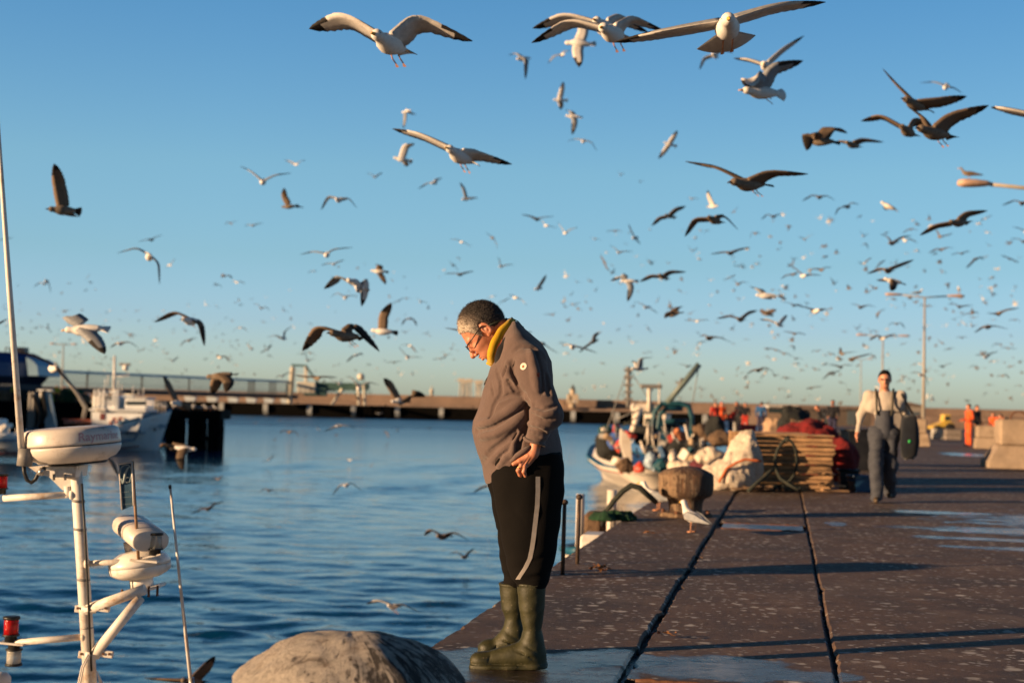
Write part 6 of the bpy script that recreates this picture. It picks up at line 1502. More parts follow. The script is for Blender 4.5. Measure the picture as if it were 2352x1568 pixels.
for pts in (((1176, 842), (1184, 822), (1200, 808), (1222, 803)), ((1156, 862), (1161, 851), (1163, 843))):
    vs = [hit(jb, x, y)[0] for x, y in pts]
    if all(v is not None for v in vs): m_ = MB(); m_.tube([v - ray(1176, 840).normalized() * .0 for v in vs], .0018, 5); m_.build('seam', FLEECE, jacket)
# trousers
TN = [(1040, 1125, 1292, -48, 52), (1090, 1128, 1296, -50, 54), (1127, 1132, 1295, -52, 54), (1172, 1142, 1289, -57, 50), (1232, 1150, 1282, -66, 46), (1277, 1160, 1275, -74, 42), (1310, 1168, 1268, -78, 39), (1326, 1177, 1262, -80, 36), (1340, 1184, 1257, -81, 31), (1366, 1192, 1250, -82, 26)]
TF = [(1040, 1116, 1285, 48, 52), (1090, 1117, 1285, 50, 54), (1121, 1122, 1280, 52, 54), (1178, 1133, 1262, 60, 50), (1211, 1140, 1250, 64, 47), (1217, 1144, 1248, 66, 46), (1253, 1144, 1240, 72, 42), (1292, 1149, 1232, 78, 40), (1319, 1156, 1226, 80, 36), (1334, 1157, 1228, 82, 34), (1345, 1158, 1222, 83, 30), (1372, 1166, 1208, 83, 24)]
def kx(T): return [(v, 1176 + (a - 1176) * (1 + w_ * SS / D0), 1176 + (b_ - 1176) * (1 + w_ * SS / D0), w_, r_) for v, a, b_, w_, r_ in T]
TN2 = [(784 + (r_[0] - 784) * (1 + r_[3] * SS / D0), *r_[1:]) for r_ in kx(TN)]; TF2 = [(784 + (r_[0] - 784) * (1 + r_[3] * SS / D0), *r_[1:]) for r_ in kx(TF)]
def trouser_sdf(P):
    d = sections(P, TN2); d = smin(d, sections(P, TF2), 8)
    d = smin(d, sections(P, [(1030, 1118, 1288, 0, 92), (1080, 1116, 1292, 0, 96), (1125, 1135, 1288, 0, 96), (1150, 1160, 1270, 0, 70)]), 10)
    def gz(d, a, b_, r_, k): return ssub(d, cap(P, a, b_, r_), k)
    d = gz(d, (1150, 1290, -100), (1200, 1300, -122), 3, 8); d = gz(d, (1190, 1310, -122), (1262, 1300, -112), 3, 8); d = gz(d, (1140, 1130, -100), (1200, 1180, -114), 2.5, 9)
    d = gz(d, (1222, 1270, -124), (1275, 1250, -100), 3, 9); d = gz(d, (1165, 1320, -100), (1215, 1326, -120), 2.5, 6)
    d = d + 1.5 * np.sin(P[1] * .06 + P[0] * .05 + P[2] * .04) * np.sin(P[0] * .07 - P[1] * .04) + 1.0 * np.sin(P[1] * .17 + P[0] * .06) * np.clip((P[1] - 1230) / 80, 0, 1)
    return d
trou = net_obj('trousers', trouser_sdf, (1100, 1030, -140), (1312, 1380, 150), 2.6, man_xf, SWEAT, man)
tb = bvh(trou); rows = []
for x, y in ((1235.5, 1094), (1235.5, 1125), (1234, 1160), (1230, 1195), (1226, 1230), (1222, 1258), (1217, 1282), (1206, 1304), (1194, 1322), (1189, 1330)):
    r_ = [hit(tb, x + dx, y) for dx in (-5.2, -2, 2, 5.2)]
    if all(p[0] is not None for p in r_): rows.append([p[0] - ray(x, y).normalized() * .0025 for p in r_])
m_ = MB(); m_.add([p for r_ in rows for p in r_], [(i * 4 + j, i * 4 + j + 1, (i + 1) * 4 + j + 1, (i + 1) * 4 + j) for i in range(len(rows) - 1) for j in range(3)], 0, True); m_.build('side_stripe', STRIPE, trou)
# boots
def boot(w_, xs0, xs1, xtoe, xheel, ytop, seed):
    f = 1 + w_ * SS / D0; X = lambda x: 1176 + (x - 1176) * f
    g0 = gy(X((xtoe + xheel) / 2), w_); yt = 784 + (ytop - 784) * f
    a_, b_, t_, h_ = X(xs0), X(xs1), X(xtoe), X(xheel)
    T = [(yt - 2, a_ + 1, b_ - 1, w_, 33), (yt + 6, a_, b_, w_, 34), (yt + 60, a_ + 5, b_ - 3, w_, 31), (g0 - 85, a_ + 14, b_ - 10, w_, 26), (g0 - 58, a_ + 8, b_ - 4, w_, 26), (g0 - 30, a_ - 5, b_ + 1, w_, 27), (g0 - 4, a_, b_ + 2, w_, 26)]
    def fn(P):
        d = sections(P, T)
        foot = cap(P, (a_ + 20, g0 - 30, w_), (t_ + 40, g0 - 16, w_), 30, 19); foot = smin(foot, ell(P, (t_ + 24, g0 - 16, w_), (25, 19, 25)), 10)
        d = smin(d, foot, 12)
        sole = np.maximum(np.maximum(P[1] - (g0 + 1), (g0 - 9) - P[1]), np.sqrt(((P[2] - w_) / 30) ** 4 + ((P[0] - (t_ + h_) / 2) / ((h_ - t_) / 2 + 2)) ** 4) ** .25 * 30 - 30)
        d = smin(d, sole, 2)
        d = ssub(d, cap(P, (a_ + 2, g0 - 62, w_ - 26), (b_ - 22, g0 - 40, w_ - 28), 1.6), 4); d = ssub(d, cap(P, (a_ - 6, g0 - 44, w_ - 24), (b_ - 30, g0 - 26, w_ - 30), 1.6), 4)
        d = ssub(d, cap(P, (t_ + 46, g0 - 34, w_ - 14), (t_ + 40, g0 - 10, w_ - 26), 1.3), 3)
        d = smin(d, np.abs(np.sqrt((P[0] - (a_ + b_) / 2) ** 2 / ((b_ - a_) / 2) ** 2 + (P[2] - w_) ** 2 / 33. ** 2) - 1.02) * 30 - 1.5 + np.abs(P[1] - yt - 2) * .6, 1.5)
        d = d + .6 * np.sin(P[0] * .12 + P[1] * .08 + seed) * np.sin(P[1] * .1 + P[2] * .1)
        return np.maximum(np.maximum(d, P[1] - (g0 + 1)), yt - 3 - P[1])
    return net_obj('boot', fn, (t_ - 8, yt - 8, w_ - 42), (h_ + 14, g0 + 5, w_ + 42), 2.4, man_xf, BOOT, man)
boot(-80, 1187, 1254, 1080, 1253, 1337, 1.0); boot(88, 1147, 1213, 1098, 1240, 1338, 2.0)
# glasses, cord, ring
FRM = mat('glasses_frame', (.02, .014, .012), .3); m_ = MB()
for s_ in (-1, 1):
    pts = [hd(59 + .10 * abs(w2) * 0, -17 + 9.5 * sy, s_ * 15 + 12 * sx) for sx, sy, w2 in [(math.copysign(abs(math.cos(a)) ** .7, math.cos(a)), math.copysign(abs(math.sin(a)) ** .7, math.sin(a)), 0) for a in [2 * math.pi * i / 22 for i in range(23)]]]
    m_.tube([mp(*p) for p in pts], .0016, 6, cap=False)
    m_.tube([mp(*hd(58, -12, s_ * 27)), mp(*hd(54, -9, s_ * 36)), mp(*hd(30, -5, s_ * 40)), mp(*hd(2, 0, s_ * 44)), mp(*hd(-9, -8, s_ * 44))], [.0016, .0026, .0028, .0026, .002], 6)
m_.tube([mp(*hd(59, -15, -4)), mp(*hd(61, -14, 0)), mp(*hd(59, -15, 4))], .0016, 6); gl = m_.build('eyeglasses', FRM, man)
def lensm():
    m, nt, b = new_mat('spectacle_glass'); b.inputs['Base Color'].default_value = (1, 1, 1, 1); b.inputs['Alpha'].default_value = .10; b.inputs['Roughness'].default_value = .03; return m
LN = lensm()
for s_ in (-1, 1):
    m_ = MB(); ps = [mp(*hd(59, -17 + 9 * math.copysign(abs(math.sin(a)) ** .7, math.sin(a)), s_ * 15 + 11.5 * math.copysign(abs(math.cos(a)) ** .7, math.cos(a)))) for a in [2 * math.pi * i / 20 for i in range(20)]]
    m_.prism(ps, Vector(mp(*hd(58.4, 0, 0)) - mp(*hd(59, 0, 0)))); m_.build('lens', LN, gl)
m_ = MB(); m_.tube([mp(x, y, w_) for x, y, w_ in ((1122, 748, -44), (1150, 736, -38), (1164, 733, -16), (1176, 731, -8), (1190, 738, -6), (1200, 750, -8), (1206, 757, -14))], .0022, 6); m_.ball(mp(1163, 733, -16), .006, 8); m_.ball(mp(1200, 752, -8), .007, 8); m_.build('cord', mat('dark_green_cord', (.015, .03, .015), .8), gl)
m_ = MB(); c_ = np.array(hk(1193.5, 1074.5, -2)); ax_ = np.array((-.5, .85, -.1)); ax_ /= np.linalg.norm(ax_); s1 = np.cross(ax_, (0, 0, 1)); s1 /= np.linalg.norm(s1); s2 = np.cross(ax_, s1)
m_.tube([mp(*(c_ + (s1 * math.cos(a) + s2 * math.sin(a)) * 6.2)) for a in [2 * math.pi * i / 20 for i in range(21)]], .0024, 6, cap=False); m_.build('finger_ring', mat('gold', (.80, .50, .16), .25, metal=1), man)

# ---------------------------------------------------------------- figures farther off, grown from a posed skeleton
def figure(label, base, H, face, P, mats, res, extra=None, group=None):
    """base: point on the ground; face: direction the figure looks (unit, horizontal); P: joints in units of height as (side, fwd, up)
    side is to the figure's left"""
    base = Vector(base); f = Vector(face).normalized(); l = Vector((0, 0, 1)).cross(f)
    J = {k: np.array((l * a + f * b_ + Vector((0, 0, c))) * H) for k, (a, b_, c) in P.items()}
    u = H
    def seg(Q, a, b_, r0_, r1_): return cap(Q, J[a], J[b_], r0_ * u, r1_ * u)
    hd_c = J['head']; fn_ = np.array(f); ln = np.array(l)
    B = [tuple(fn_), tuple(ln), (0, 0, 1)]
    def body(Q):
        d = ell(Q, hd_c + np.array((0, 0, .018 * u)), (.054 * u, .044 * u, .055 * u), B); d = smin(d, ell(Q, hd_c + fn_ * .018 * u - np.array((0, 0, .022 * u)), (.036 * u, .034 * u, .048 * u), B), .02 * u)
        d = smin(d, cap(Q, hd_c + fn_ * .05 * u + np.array((0, 0, .004 * u)), hd_c + fn_ * .062 * u - np.array((0, 0, .018 * u)), .007 * u, .011 * u), .008 * u)
        for s_ in (-1, 1): d = smin(d, ell(Q, hd_c + ln * s_ * .045 * u, (.012 * u, .007 * u, .018 * u), B), .004 * u); d = ssub(d, ell(Q, hd_c + ln * s_ * .018 * u + fn_ * .056 * u + np.array((0, 0, .004 * u)), (.008 * u, .011 * u, .008 * u), B), .006 * u)
        d = smin(d, cap(Q, hd_c - fn_ * .01 * u - np.array((0, 0, .03 * u)), J['neck'], .032 * u, .036 * u), .015 * u)
        d = smin(d, cap(Q, J['neck'] - np.array((0, 0, .04 * u)), J['pelvis'], .05 * u, .055 * u), .03 * u)
        for s_ in 'LR':
            d = smin(d, seg(Q, 'sh' + s_, 'el' + s_, .024, .020), .02 * u); d = smin(d, seg(Q, 'el' + s_, 'wr' + s_, .020, .015), .01 * u)
            h0 = J['wr' + s_]; dv = J['wr' + s_] - J['el' + s_]; dv = dv / (np.linalg.norm(dv) + 1e-9); sv = np.cross(dv, ln); sv = sv / (np.linalg.norm(sv) + 1e-9)
            d = smin(d, cap(Q, h0, h0 + dv * .04 * u, .015 * u, .017 * u), .01 * u)
            for k_ in range(4):
                o_ = sv * (k_ - 1.5) * .0095 * u; ln_ = (.036, .042, .040, .032)[k_] * u; d = smin(d, cap(Q, h0 + dv * .048 * u + o_, h0 + dv * (.048 * u + ln_) + o_ * .9 + ln * (-.006 * u if s_ == 'L' else .006 * u), .0062 * u, .0048 * u), .004 * u)
            d = smin(d, cap(Q, h0 + dv * .015 * u, h0 + dv * .048 * u + sv * .026 * u, .007 * u, .006 * u), .006 * u)
            d = smin(d, seg(Q, 'hip' + s_, 'kn' + s_, .045, .03), .02 * u); d = smin(d, seg(Q, 'kn' + s_, 'an' + s_, .028, .02), .01 * u)
        return d
    def top(Q):
        d = cap(Q, J['neck'] - np.array((0, 0, .055 * u)), J['pelvis'] + np.array((0, 0, .03 * u)), .062 * u, .070 * u)
        d = smin(d, cap(Q, J['shL'] - np.array((0, 0, .012 * u)), J['shR'] - np.array((0, 0, .012 * u)), .042 * u), .035 * u)
        d = smin(d, cap(Q, (J['shL'] * .75 + J['pelvis'] * .25), (J['shR'] * .75 + J['pelvis'] * .25), .055 * u), .03 * u)
        for s_ in 'LR': d = smin(d, seg(Q, 'sh' + s_, 'el' + s_, .037, .031), .02 * u); d = smin(d, seg(Q, 'el' + s_, 'wr' + s_, .031, .022), .01 * u)
        d = np.maximum(d, -(Q[2] - (J['pelvis'][2] - .035 * u)))
        d = ssub(d, cap(Q, J['neck'] + np.array((0, 0, .0)), hd_c, .037 * u, .04 * u), .01 * u)
        return d + .008 * u * fbm(Q, 9 / u, 11, 3)
    ft = mats.get('fat', 1.0)
    def legs(Q):
        d = cap(Q, J['hipL'], J['hipR'], .062 * u * (1 + (ft - 1) * .2))
        for s_ in 'LR': d = smin(d, seg(Q, 'hip' + s_, 'kn' + s_, .058 * (1 + (ft - 1) * .3), .043 * ft), .02 * u); d = smin(d, seg(Q, 'kn' + s_, 'an' + s_, .043 * ft, .040 * ft), .015 * u)
        return d + .010 * u * ft * fbm((Q[0], Q[1], Q[2] * 1.6), 9 / u, 4, 3) - .006 * u * np.abs(vnoise((Q[0], Q[1], Q[2] * 2.2), 12 / u, 7))
    ident = lambda V: V + np.array(base)
    allj = np.array(list(J.values())); lo = allj.min(0) - .13 * u; hi = allj.max(0) + .13 * u
    p = net_obj('person', body, lo, hi, res * .75, ident, mats['skin'], origin=base); tag(p, label, 'person', group)
    tp_ = net_obj('jacket' if mats.get('jk') is None else mats['jk'], top, lo, hi, res, ident, mats['top'], p); net_obj('trousers' if mats.get('tr') is None else mats['tr'], legs, (lo[0], lo[1], -.05), hi, res, ident, mats['legs'], p)
    def hairf(Q):
        d = ell(Q, hd_c + np.array((0, 0, .022 * u)) - fn_ * .004 * u, (.060 * u, .050 * u, .060 * u), B); c = (Q[0] - hd_c[0]) * fn_[0] + (Q[1] - hd_c[1]) * fn_[1]
        return np.maximum(d, np.interp(c / u, [-.06, -.02, .0, .03, .06], [-.03, -.02, .012, .035, .05]) * u - (Q[2] - hd_c[2]))
    net_obj('hair' if not mats.get('cap') else 'cap', hairf, tuple(hd_c - .09 * u), tuple(hd_c + .11 * u), res * .7, ident, mats['hair'], p)
    for s_ in 'LR':
        a = J['an' + s_]
        def bootf(Q, a=a):
            d = cap(Q, a + np.array((0, 0, .05 * u)), a - np.array((0, 0, .005 * u)), .034 * u, .030 * u); toe = a + fn_ * .085 * u - np.array((0, 0, a[2] - .016 * u if a[2] < .06 * u else .028 * u))
            d = smin(d, cap(Q, a - np.array((0, 0, .018 * u)) - fn_ * .01 * u, toe, .024 * u, .020 * u), .02 * u); return np.maximum(d, -Q[2]) if a[2] < .06 * u else d
        net_obj('boot', bootf, tuple(a - .17 * u), tuple(a + .17 * u), res * .9, ident, mats['boot'], p)
    if extra: extra(p, J, base, u, f, l)
    return p
BLKHAIR = cloth_mat('dark_hair', (.010, .007, .006), .4, 40, 500, .5, .6, 0); RUB2 = mat('brown_rubber', (.09, .06, .032), .5, var=.4, scale=14); 
GREYK = cloth_mat('pale_grey_sweater', (.48, .42, .36), .12, 8); OVER = cloth_mat('blue_grey_overalls', (.060, .066, .085), .35, 8, 260, .4, .7, .1); DBAG = cloth_mat('dark_bag_fabric', (.008, .011, .018), .3, 8)
STAND = dict(head=(0, .015, .925), neck=(0, 0, .845), pelvis=(0, 0, .53), shL=(.115, 0, .815), shR=(-.115, 0, .815), elL=(.15, -.02, .65), elR=(-.15, -.02, .65), wrL=(.15, .05, .505), wrR=(-.15, .05, .505),
             hipL=(.052, 0, .52), hipR=(-.052, 0, .52), knL=(.06, .01, .285), knR=(-.06, .01, .285), anL=(.062, 0, .045), anR=(-.062, 0, .045))
# the walker comes towards us, in mid-step
wb = ground(2031, 1153); wb.y += .05
WK = dict(STAND); WK.update(dict(shR=(-.118, 0, .808), elR=(-.175, -.03, .66), wrR=(-.195, .06, .53), shL=(.118, 0, .815), elL=(.165, -.04, .66), wrL=(.165, .02, .50), knR=(-.055, .085, .29), anR=(-.052, .055, .048), knL=(.045, -.005, .28), anL=(.045, -.12, .075), hipR=(-.055, .02, .515), hipL=(.055, -.01, .52), head=(.0, .02, .928)))
def walker_extra(p, J, base, u, f, l):
    b0 = np.array(base); fn_, ln = np.array(f), np.array(l); Z = np.array((0, 0, 1))
    def bib(Q):
        d = cap(Q, J['neck'] - Z * .12 * u + fn_ * .02 * u, J['pelvis'], .064 * u, .078 * u); side = np.abs((Q[0]) * ln[0] + (Q[1]) * ln[1]); fr = Q[0] * fn_[0] + Q[1] * fn_[1]
        z = Q[2] / u; d = np.maximum(d, np.maximum(z - .70, .46 - z) * u); return np.maximum(d, np.where(z > .62, np.maximum(side - .066 * u, -fr + .0), -1.))
    net_obj('bib', bib, (-.16 * u, -.16 * u, .42 * u), (.16 * u, .16 * u, .74 * u), .016, lambda V: V + b0, OVER, p)
    for s_ in (-1, 1):
        m_ = MB(); m_.tube([Vector(b0 + ln * s_ * a * u + fn_ * c * u + Z * z * u) for a, c, z in ((.052, .083, .66), (.058, .082, .72), (.060, .072, .78), (.064, .045, .838), (.066, 0, .86), (.058, -.05, .80))], .016, 6); m_.build('strap', mat('dark_strap', (.05, .045, .035), .8), p)
    m_ = MB()
    for s_ in (-1, 1):
        c = b0 + J['head'] + fn_ * .062 * u + ln * s_ * .02 * u + Z * .004 * u; m_.ball(Vector(c), (.022, .010, .013), 10)
        m_.tube([Vector(c + ln * s_ * .016 * u), Vector(b0 + J['head'] + ln * s_ * .05 * u + Z * .008 * u)], .005, 5)
    m_.tube([Vector(b0 + J['head'] + fn_ * .066 * u + ln * .02 * u + Z * .006 * u), Vector(b0 + J['head'] + fn_ * .066 * u - ln * .02 * u + Z * .006 * u)], .005, 5); m_.build('sunglasses', BLK, p)
vd = Vector((-.26, -1, 0)).normalized()
walker = figure('man walking towards us in pale sweater, blue-grey bib overalls and sunglasses', wb, 1.77, vd, WK, dict(skin=skin_mat('walker_skin', (.50, .20, .12), (.62, .30, .19)), top=GREYK, legs=OVER, hair=BLKHAIR, boot=RUB2, jk='sweater', tr='overalls', fat=1.22), .017, walker_extra)
# his dark bag hanging from the left hand / shoulder
lc = Vector((0, 0, 1)).cross(vd); hb = wb + lc * .33 + vd * .02
m_ = MB(); rg = []
for z, a, b_ in ((.60, .06, .07), (.63, .10, .12), (.80, .125, .15), (1.0, .12, .15), (1.14, .10, .12), (1.18, .06, .08)):
    rg.append([hb + lc * (a * math.copysign(abs(math.cos(t)) ** .6, math.cos(t)) * (1 + .10 * math.sin(3 * t + z * 9))) + vd * (b_ * math.copysign(abs(math.sin(t)) ** .6, math.sin(t))) + Vector((0, 0, z + .02 * math.sin(2 * t))) for t in [2 * math.pi * i / 18 for i in range(18)]])
m_.loft(rg); bag = m_.build('carried_bag', DBAG); tag(bag, 'bulky dark bag hanging at the walking man\'s left side', 'bag')
m_ = MB(); m_.tube([hb + lc * .08 + Vector((0, 0, 1.12)), hb - lc * .06 + Vector((0, 0, 1.36)) , hb - lc * .10 + vd * .10 + Vector((0, 0, 1.46))], .022, 6); m_.build('shoulder_strap', DBAG, bag)
m_ = MB(); m_.ball(hb + vd * .155 + Vector((0, 0, .83)), (.022, .012, .022), 8); m_.build('green_light_tag', mat('green_tag', (.03, .45, .10), .4), bag)
# distant crew
def crew(label, x, ybase, d, H, top, legs, hair, face, pose=None, cap_=False, z=0.0, group='crew down the quay'):
    c = at(x, 950, d); b_ = Vector((c.x, c.y, z)); Pz = dict(STAND)
    if pose: Pz.update(pose)
    return figure(label, b_, H, face, Pz, dict(skin=SKIN, top=top, legs=legs, hair=hair, boot=BLK, cap=cap_), .034, None, group)
BLUEJ = cloth_mat('blue_jacket', (.025, .10, .26), .2, 6); NAVYT = cloth_mat('navy_trousers', (.03, .03, .07), .3, 6); ORJ = cloth_mat('orange_oilskin', (.75, .10, .015), .2, 6, 200, .3, .5); REDJ = cloth_mat('red_oilskin', (.50, .03, .015), .2, 6, 200, .3, .5); DARKJ = cloth_mat('dark_jacket', (.015, .015, .02), .3, 6); YELJ = cloth_mat('yellow_vest', (.55, .48, .03), .2, 6)
crew('man in blue jacket and navy trousers standing behind the rear pallets', 1748, 995, 80, 1.78, BLUEJ, NAVYT, cloth_mat('brown_hair', (.06, .03, .02), .3), (.2, 1, 0), dict(head=(-.02, .05, .915)))
crew('man in orange oilskins standing right of the yellow tractor', 2226, 1010, 58, 1.72, ORJ, ORJ, DARKJ, (-1, -.2, 0), dict(wrL=(.10, .18, .60), wrR=(-.10, .18, .60)))
crew('dark-clothed man just behind the orange-oilskin man', 2243, 1000, 66, 1.75, DARKJ, DARKJ, DARKJ, (.6, -1, 0))
crew('dark-clothed man bending at the far right beside the blocks', 2322, 1000, 64, 1.65, DARKJ, DARKJ, DARKJ, (-1, 0, 0), dict(head=(0, .28, .74), neck=(0, .2, .72), shL=(.11, .17, .70), shR=(-.11, .17, .70), elL=(.12, .22, .55), elR=(-.12, .22, .55), wrL=(.1, .25, .42), wrR=(-.1, .25, .42), pelvis=(0, -.02, .52)))
crew('crouched orange-clad worker between the right-hand blocks', 2286, 1000, 60, 1.5, ORJ, DARKJ, DARKJ, (-.7, -.7, 0), dict(head=(0, .12, .86), neck=(0, .08, .80), shL=(.11, .07, .77), shR=(-.11, .07, .77)))
crew('man in dark jacket with blue scarf behind the red netting', 1913, 990, 64, 1.80, DARKJ, NAVYT, DARKJ, (-.3, -1, 0), dict(wrL=(.12, .16, .58), wrR=(-.12, .16, .58)))
crew('dark figure bending left behind the red netting', 1888, 990, 66, 1.68, DARKJ, DARKJ, DARKJ, (-1, -.3, 0), dict(head=(0, .16, .86), neck=(0, .1, .80)))
crew('crewman in red oilskins, leftmost by the blue fish boxes', 1642, 985, 78, 1.66, REDJ, REDJ, DARKJ, (.4, -1, 0), z=.0)
crew('crewman in bright orange-red oilskins second from left by the fish boxes', 1657, 985, 80, 1.70, ORJ, ORJ, REDJ, (.2, -1, 0))
crew('dark-jacketed crewman between the red crew and the blue-jacketed man', 1697, 985, 76, 1.76, DARKJ, DARKJ, DARKJ, (-.8, -.6, 0), dict(head=(0, .1, .90)))
crew('crewman in black standing left of the blue-jacketed man', 1712, 985, 84, 1.72, DARKJ, REDJ, DARKJ, (-.3, -1, 0))
crew('crewman in red stooping in front of the black-clad pair', 1678, 988, 70, 1.5, REDJ, DARKJ, REDJ, (.9, -.4, 0), dict(head=(0, .2, .80), neck=(0, .14, .76), shL=(.11, .12, .74), shR=(-.11, .12, .74)))
# workers on the left pier
for x, d, mt, lb in ((128, 146.5, YELJ, 'worker in yellow-green vest on the left pier beside the derrick'), (30, 146.0, YELJ, 'worker in yellow oilskins on the left pier near the edge of the picture'), (168, 147, cloth_mat('green_cover', (.01, .12, .10), .3), 'worker in green standing on the left pier right of the derrick'), (146, 148, cloth_mat('olive_jacket', (.10, .10, .05), .3), 'worker in olive jacket on the left pier behind the net gantry')):
    crew(lb, x, 0, d, 1.75, mt, DARKJ, DARKJ, (.3, -1, 0), z=PZ, group='workers on the left pier')
# ================================================================ GULLS
def plum(name, a, b_, scale=30, rough=.75):
    m, nt, bs = new_mat(name); v = coords(nt); n1 = noise(nt, scale, 5, .7, v)
    nt.links.new(ramp(nt, n1, [(.35, a), (.65, b_)]), bs.inputs['Base Color']); bs.inputs['Roughness'].default_value = rough; bs.inputs['Specular IOR Level'].default_value = .2
    return m
PA = [plum('gull_white', (.70, .66, .62), (.82, .79, .75)), plum('gull_mantle_grey', (.20, .21, .23), (.30, .31, .33)), plum('gull_underwing', (.50, .47, .45), (.68, .64, .60)), plum('gull_wingtip_black', (.012, .011, .011), (.03, .026, .024)), plum('gull_tail_white', (.66, .63, .60), (.80, .77, .73))]
PJ = [plum('young_gull_body', (.12, .088, .064), (.30, .235, .175), 60), plum('young_gull_back', (.060, .042, .030), (.16, .115, .08), 70), plum('young_gull_underwing', (.12, .082, .055), (.22, .155, .11), 60), plum('young_gull_wingtip', (.014, .011, .009), (.035, .026, .02)), plum('young_gull_tail', (.018, .014, .012), (.06, .045, .035))]
PM = [PA[0], PJ[1], PJ[2], PJ[3], PJ[4]]
BEAK = plum('gull_beak', (.70, .34, .06), (.78, .46, .10)); BEAKJ = plum('young_gull_beak', (.03, .02, .018), (.10, .06, .04)); LEG = plum('gull_leg_pink', (.48, .22, .12), (.60, .30, .18)); EYE = mat('gull_eye', (.01, .01, .01), .2)
LB, ARM, HAND = 0.56, 0.275, 0.385
gull_n = [0]
def V3(p): return Vector(p)
def gull(head, tail, lw, lt, rw, rt_p, tone='a', u='z', hs=None, ls=None, rs=None, label=None, legs=False, k=None, fan=0.0, tw_=None, group='gulls wheeling over the harbour', det=None):
    """all points are picture points; hs: -1 head nearer than tail, +1 farther, ls/rs: same for the wings"""
    H, T = Vector(head), Vector(tail); pts = [Vector(p) for p in (lw, lt, rw, rt_p)]
    S = H.lerp(T, .36)
    pl = (pts[0] - S).length + (pts[1] - pts[0]).length; pr = (pts[2] - S).length + (pts[3] - pts[2]).length; pb = (H - T).length
    kk = max(pl / .67, pr / .67, pb / LB) if k is None else k           # px per metre
    d = FPX / kk; sf = 1.0
    zl_ = WZ + .35; low = max(p.y for p in pts + [H, T]); mx = (H.x + T.x) / 2
    if at(mx, low, d).z < zl_:                    # a smaller gull, nearer, that keeps clear of the water
        d2 = (zl_ - CP.z) / (at(mx, low, 1.0).z - CP.z); sf = d2 / d; d = d2; kk = FPX / d
    def dz(a, b_, L, s): L = L * sf; q_ = (b_ - a).length / kk; return s * math.sqrt(max(0, L * L - q_ * q_))
    if hs is None: hs = -1
    zb = dz(T, H, LB, hs)
    sw = -hs * .5 if abs(zb) > .3 else 0
    ls = sw if ls is None else ls; rs = sw if rs is None else rs
    def W(p, z): return at(p[0], p[1], d + z)
    h3, t3_ = W(H, zb * .5), W(T, -zb * .5); s3_ = h3.lerp(t3_, .36); sz = zb * .5 - zb * .36
    zl1 = sz + dz(S, pts[0], ARM, ls); zl2 = zl1 + dz(pts[0], pts[1], HAND, ls); zr1 = sz + dz(S, pts[2], ARM, rs); zr2 = zr1 + dz(pts[2], pts[3], HAND, rs)
    wl = [W(pts[0], zl1), W(pts[1], zl2)]; wr = [W(pts[2], zr1), W(pts[3], zr2)]
    a = (h3 - t3_).normalized(); sp = (wr[0] - wl[0]); 
    if (wr[1] - wl[1]).length > .2: sp = sp + (wr[1] - wl[1]) * .3
    upv_ = a.cross(sp)
    if upv_.length < 1e-3: upv_ = a.cross(Vector((1, 0, 0)))
    upv_.normalize(); ref = {'z': Vector((0, 0, 1)), 'f': fwd, 'n': -fwd}[u]
    if upv_.dot(ref) < 0: upv_ = -upv_
    side = upv_.cross(a)                                    # bird's left
    big = (det if det is not None else (max(pl, pr, pb) > 90)) and sf == 1; n = 14 if big else 8
    m_ = MB()
    # body: bill base to tail
    L = (h3 - t3_).length
    prof = [(0.985, .006, .0), (.96, .024, .004), (.92, .036, .006), (.875, .037, .004), (.83, .036, 0), (.78, .042, -.006), (.70, .058, -.012), (.60, .066, -.014), (.48, .062, -.010), (.36, .050, -.004), (.27, .036, .002), (.20, .028, .004)]
    rg = []
    for t, r_, o in prof:
        c = t3_ + (h3 - t3_) * t + upv_ * o * sf; r_ *= sf; rg.append([c + side * r_ * 1.1 * math.cos(x) + upv_ * r_ * 1.05 * math.sin(x) for x in [2 * math.pi * i / n for i in range(n)]])
    m_.loft(rg, 0)
    # tail fan
    f0, f1 = .028 * sf, (.075 + fan) * sf; tb_ = t3_ + (h3 - t3_) * .24; te = t3_; nf = 7 if not fan else 13
    up1 = upv_ * .008 * sf
    top = []; 
    for i in range(nf):
        x = i / (nf - 1) * 2 - 1; top.append((tb_ + side * x * f0, te + side * x * f1 + a * (.10 * L * x * x * (.5 + fan * 4)) + upv_ * (-.02 * x * x - fan * .95 * (1 - .7 * x * x))))
    vs = [p + up1 for p, e in top] + [e + up1 * .3 for p, e in top] + [p - up1 for p, e in top] + [e - up1 * .3 for p, e in top]
    fs = []
    for i in range(nf - 1):
        fs += [(i, i + 1, nf + i + 1, nf + i), (2 * nf + i + 1, 2 * nf + i, 3 * nf + i, 3 * nf + i + 1), (nf + i, nf + i + 1, 3 * nf + i + 1, 3 * nf + i)]
    m_.add(vs, fs, 4, True)
    # wings
    twist = tw_ if tw_ is not None else .20 if abs(zb) > .32 and u == 'z' else .10
    ns = 22 if big else 11
    for (wj, wt), sg in ((wl, 1), (wr, -1)):
        sgn = 1 if (wj - s3_).dot(side) > 0 else -1
        root = s3_ + (side * sgn * .035 + upv_ * .022) * sf
        wvec = wt - root
        secs = []
        for i in range(ns + 1):
            t = i / ns; tw = .43
            # smooth path root - wrist - tip
            if t < tw: x = t / tw; base_ = root.lerp(wj, x)
            else: x = (t - tw) / (1 - tw); base_ = wj.lerp(wt, x)
            bl_ = max(0, 1 - abs(t - tw) / .16)
            if bl_ > 0:
                p0 = root.lerp(wj, (tw - .16) / tw); p2 = wj.lerp(wt, .16 / (1 - tw)); y = (t - tw + .16) / .32
                base_ = p0 * (1 - y) ** 2 + wj * 2 * y * (1 - y) + p2 * y ** 2
            secs.append((t, base_))
        prevn = None; rows = []
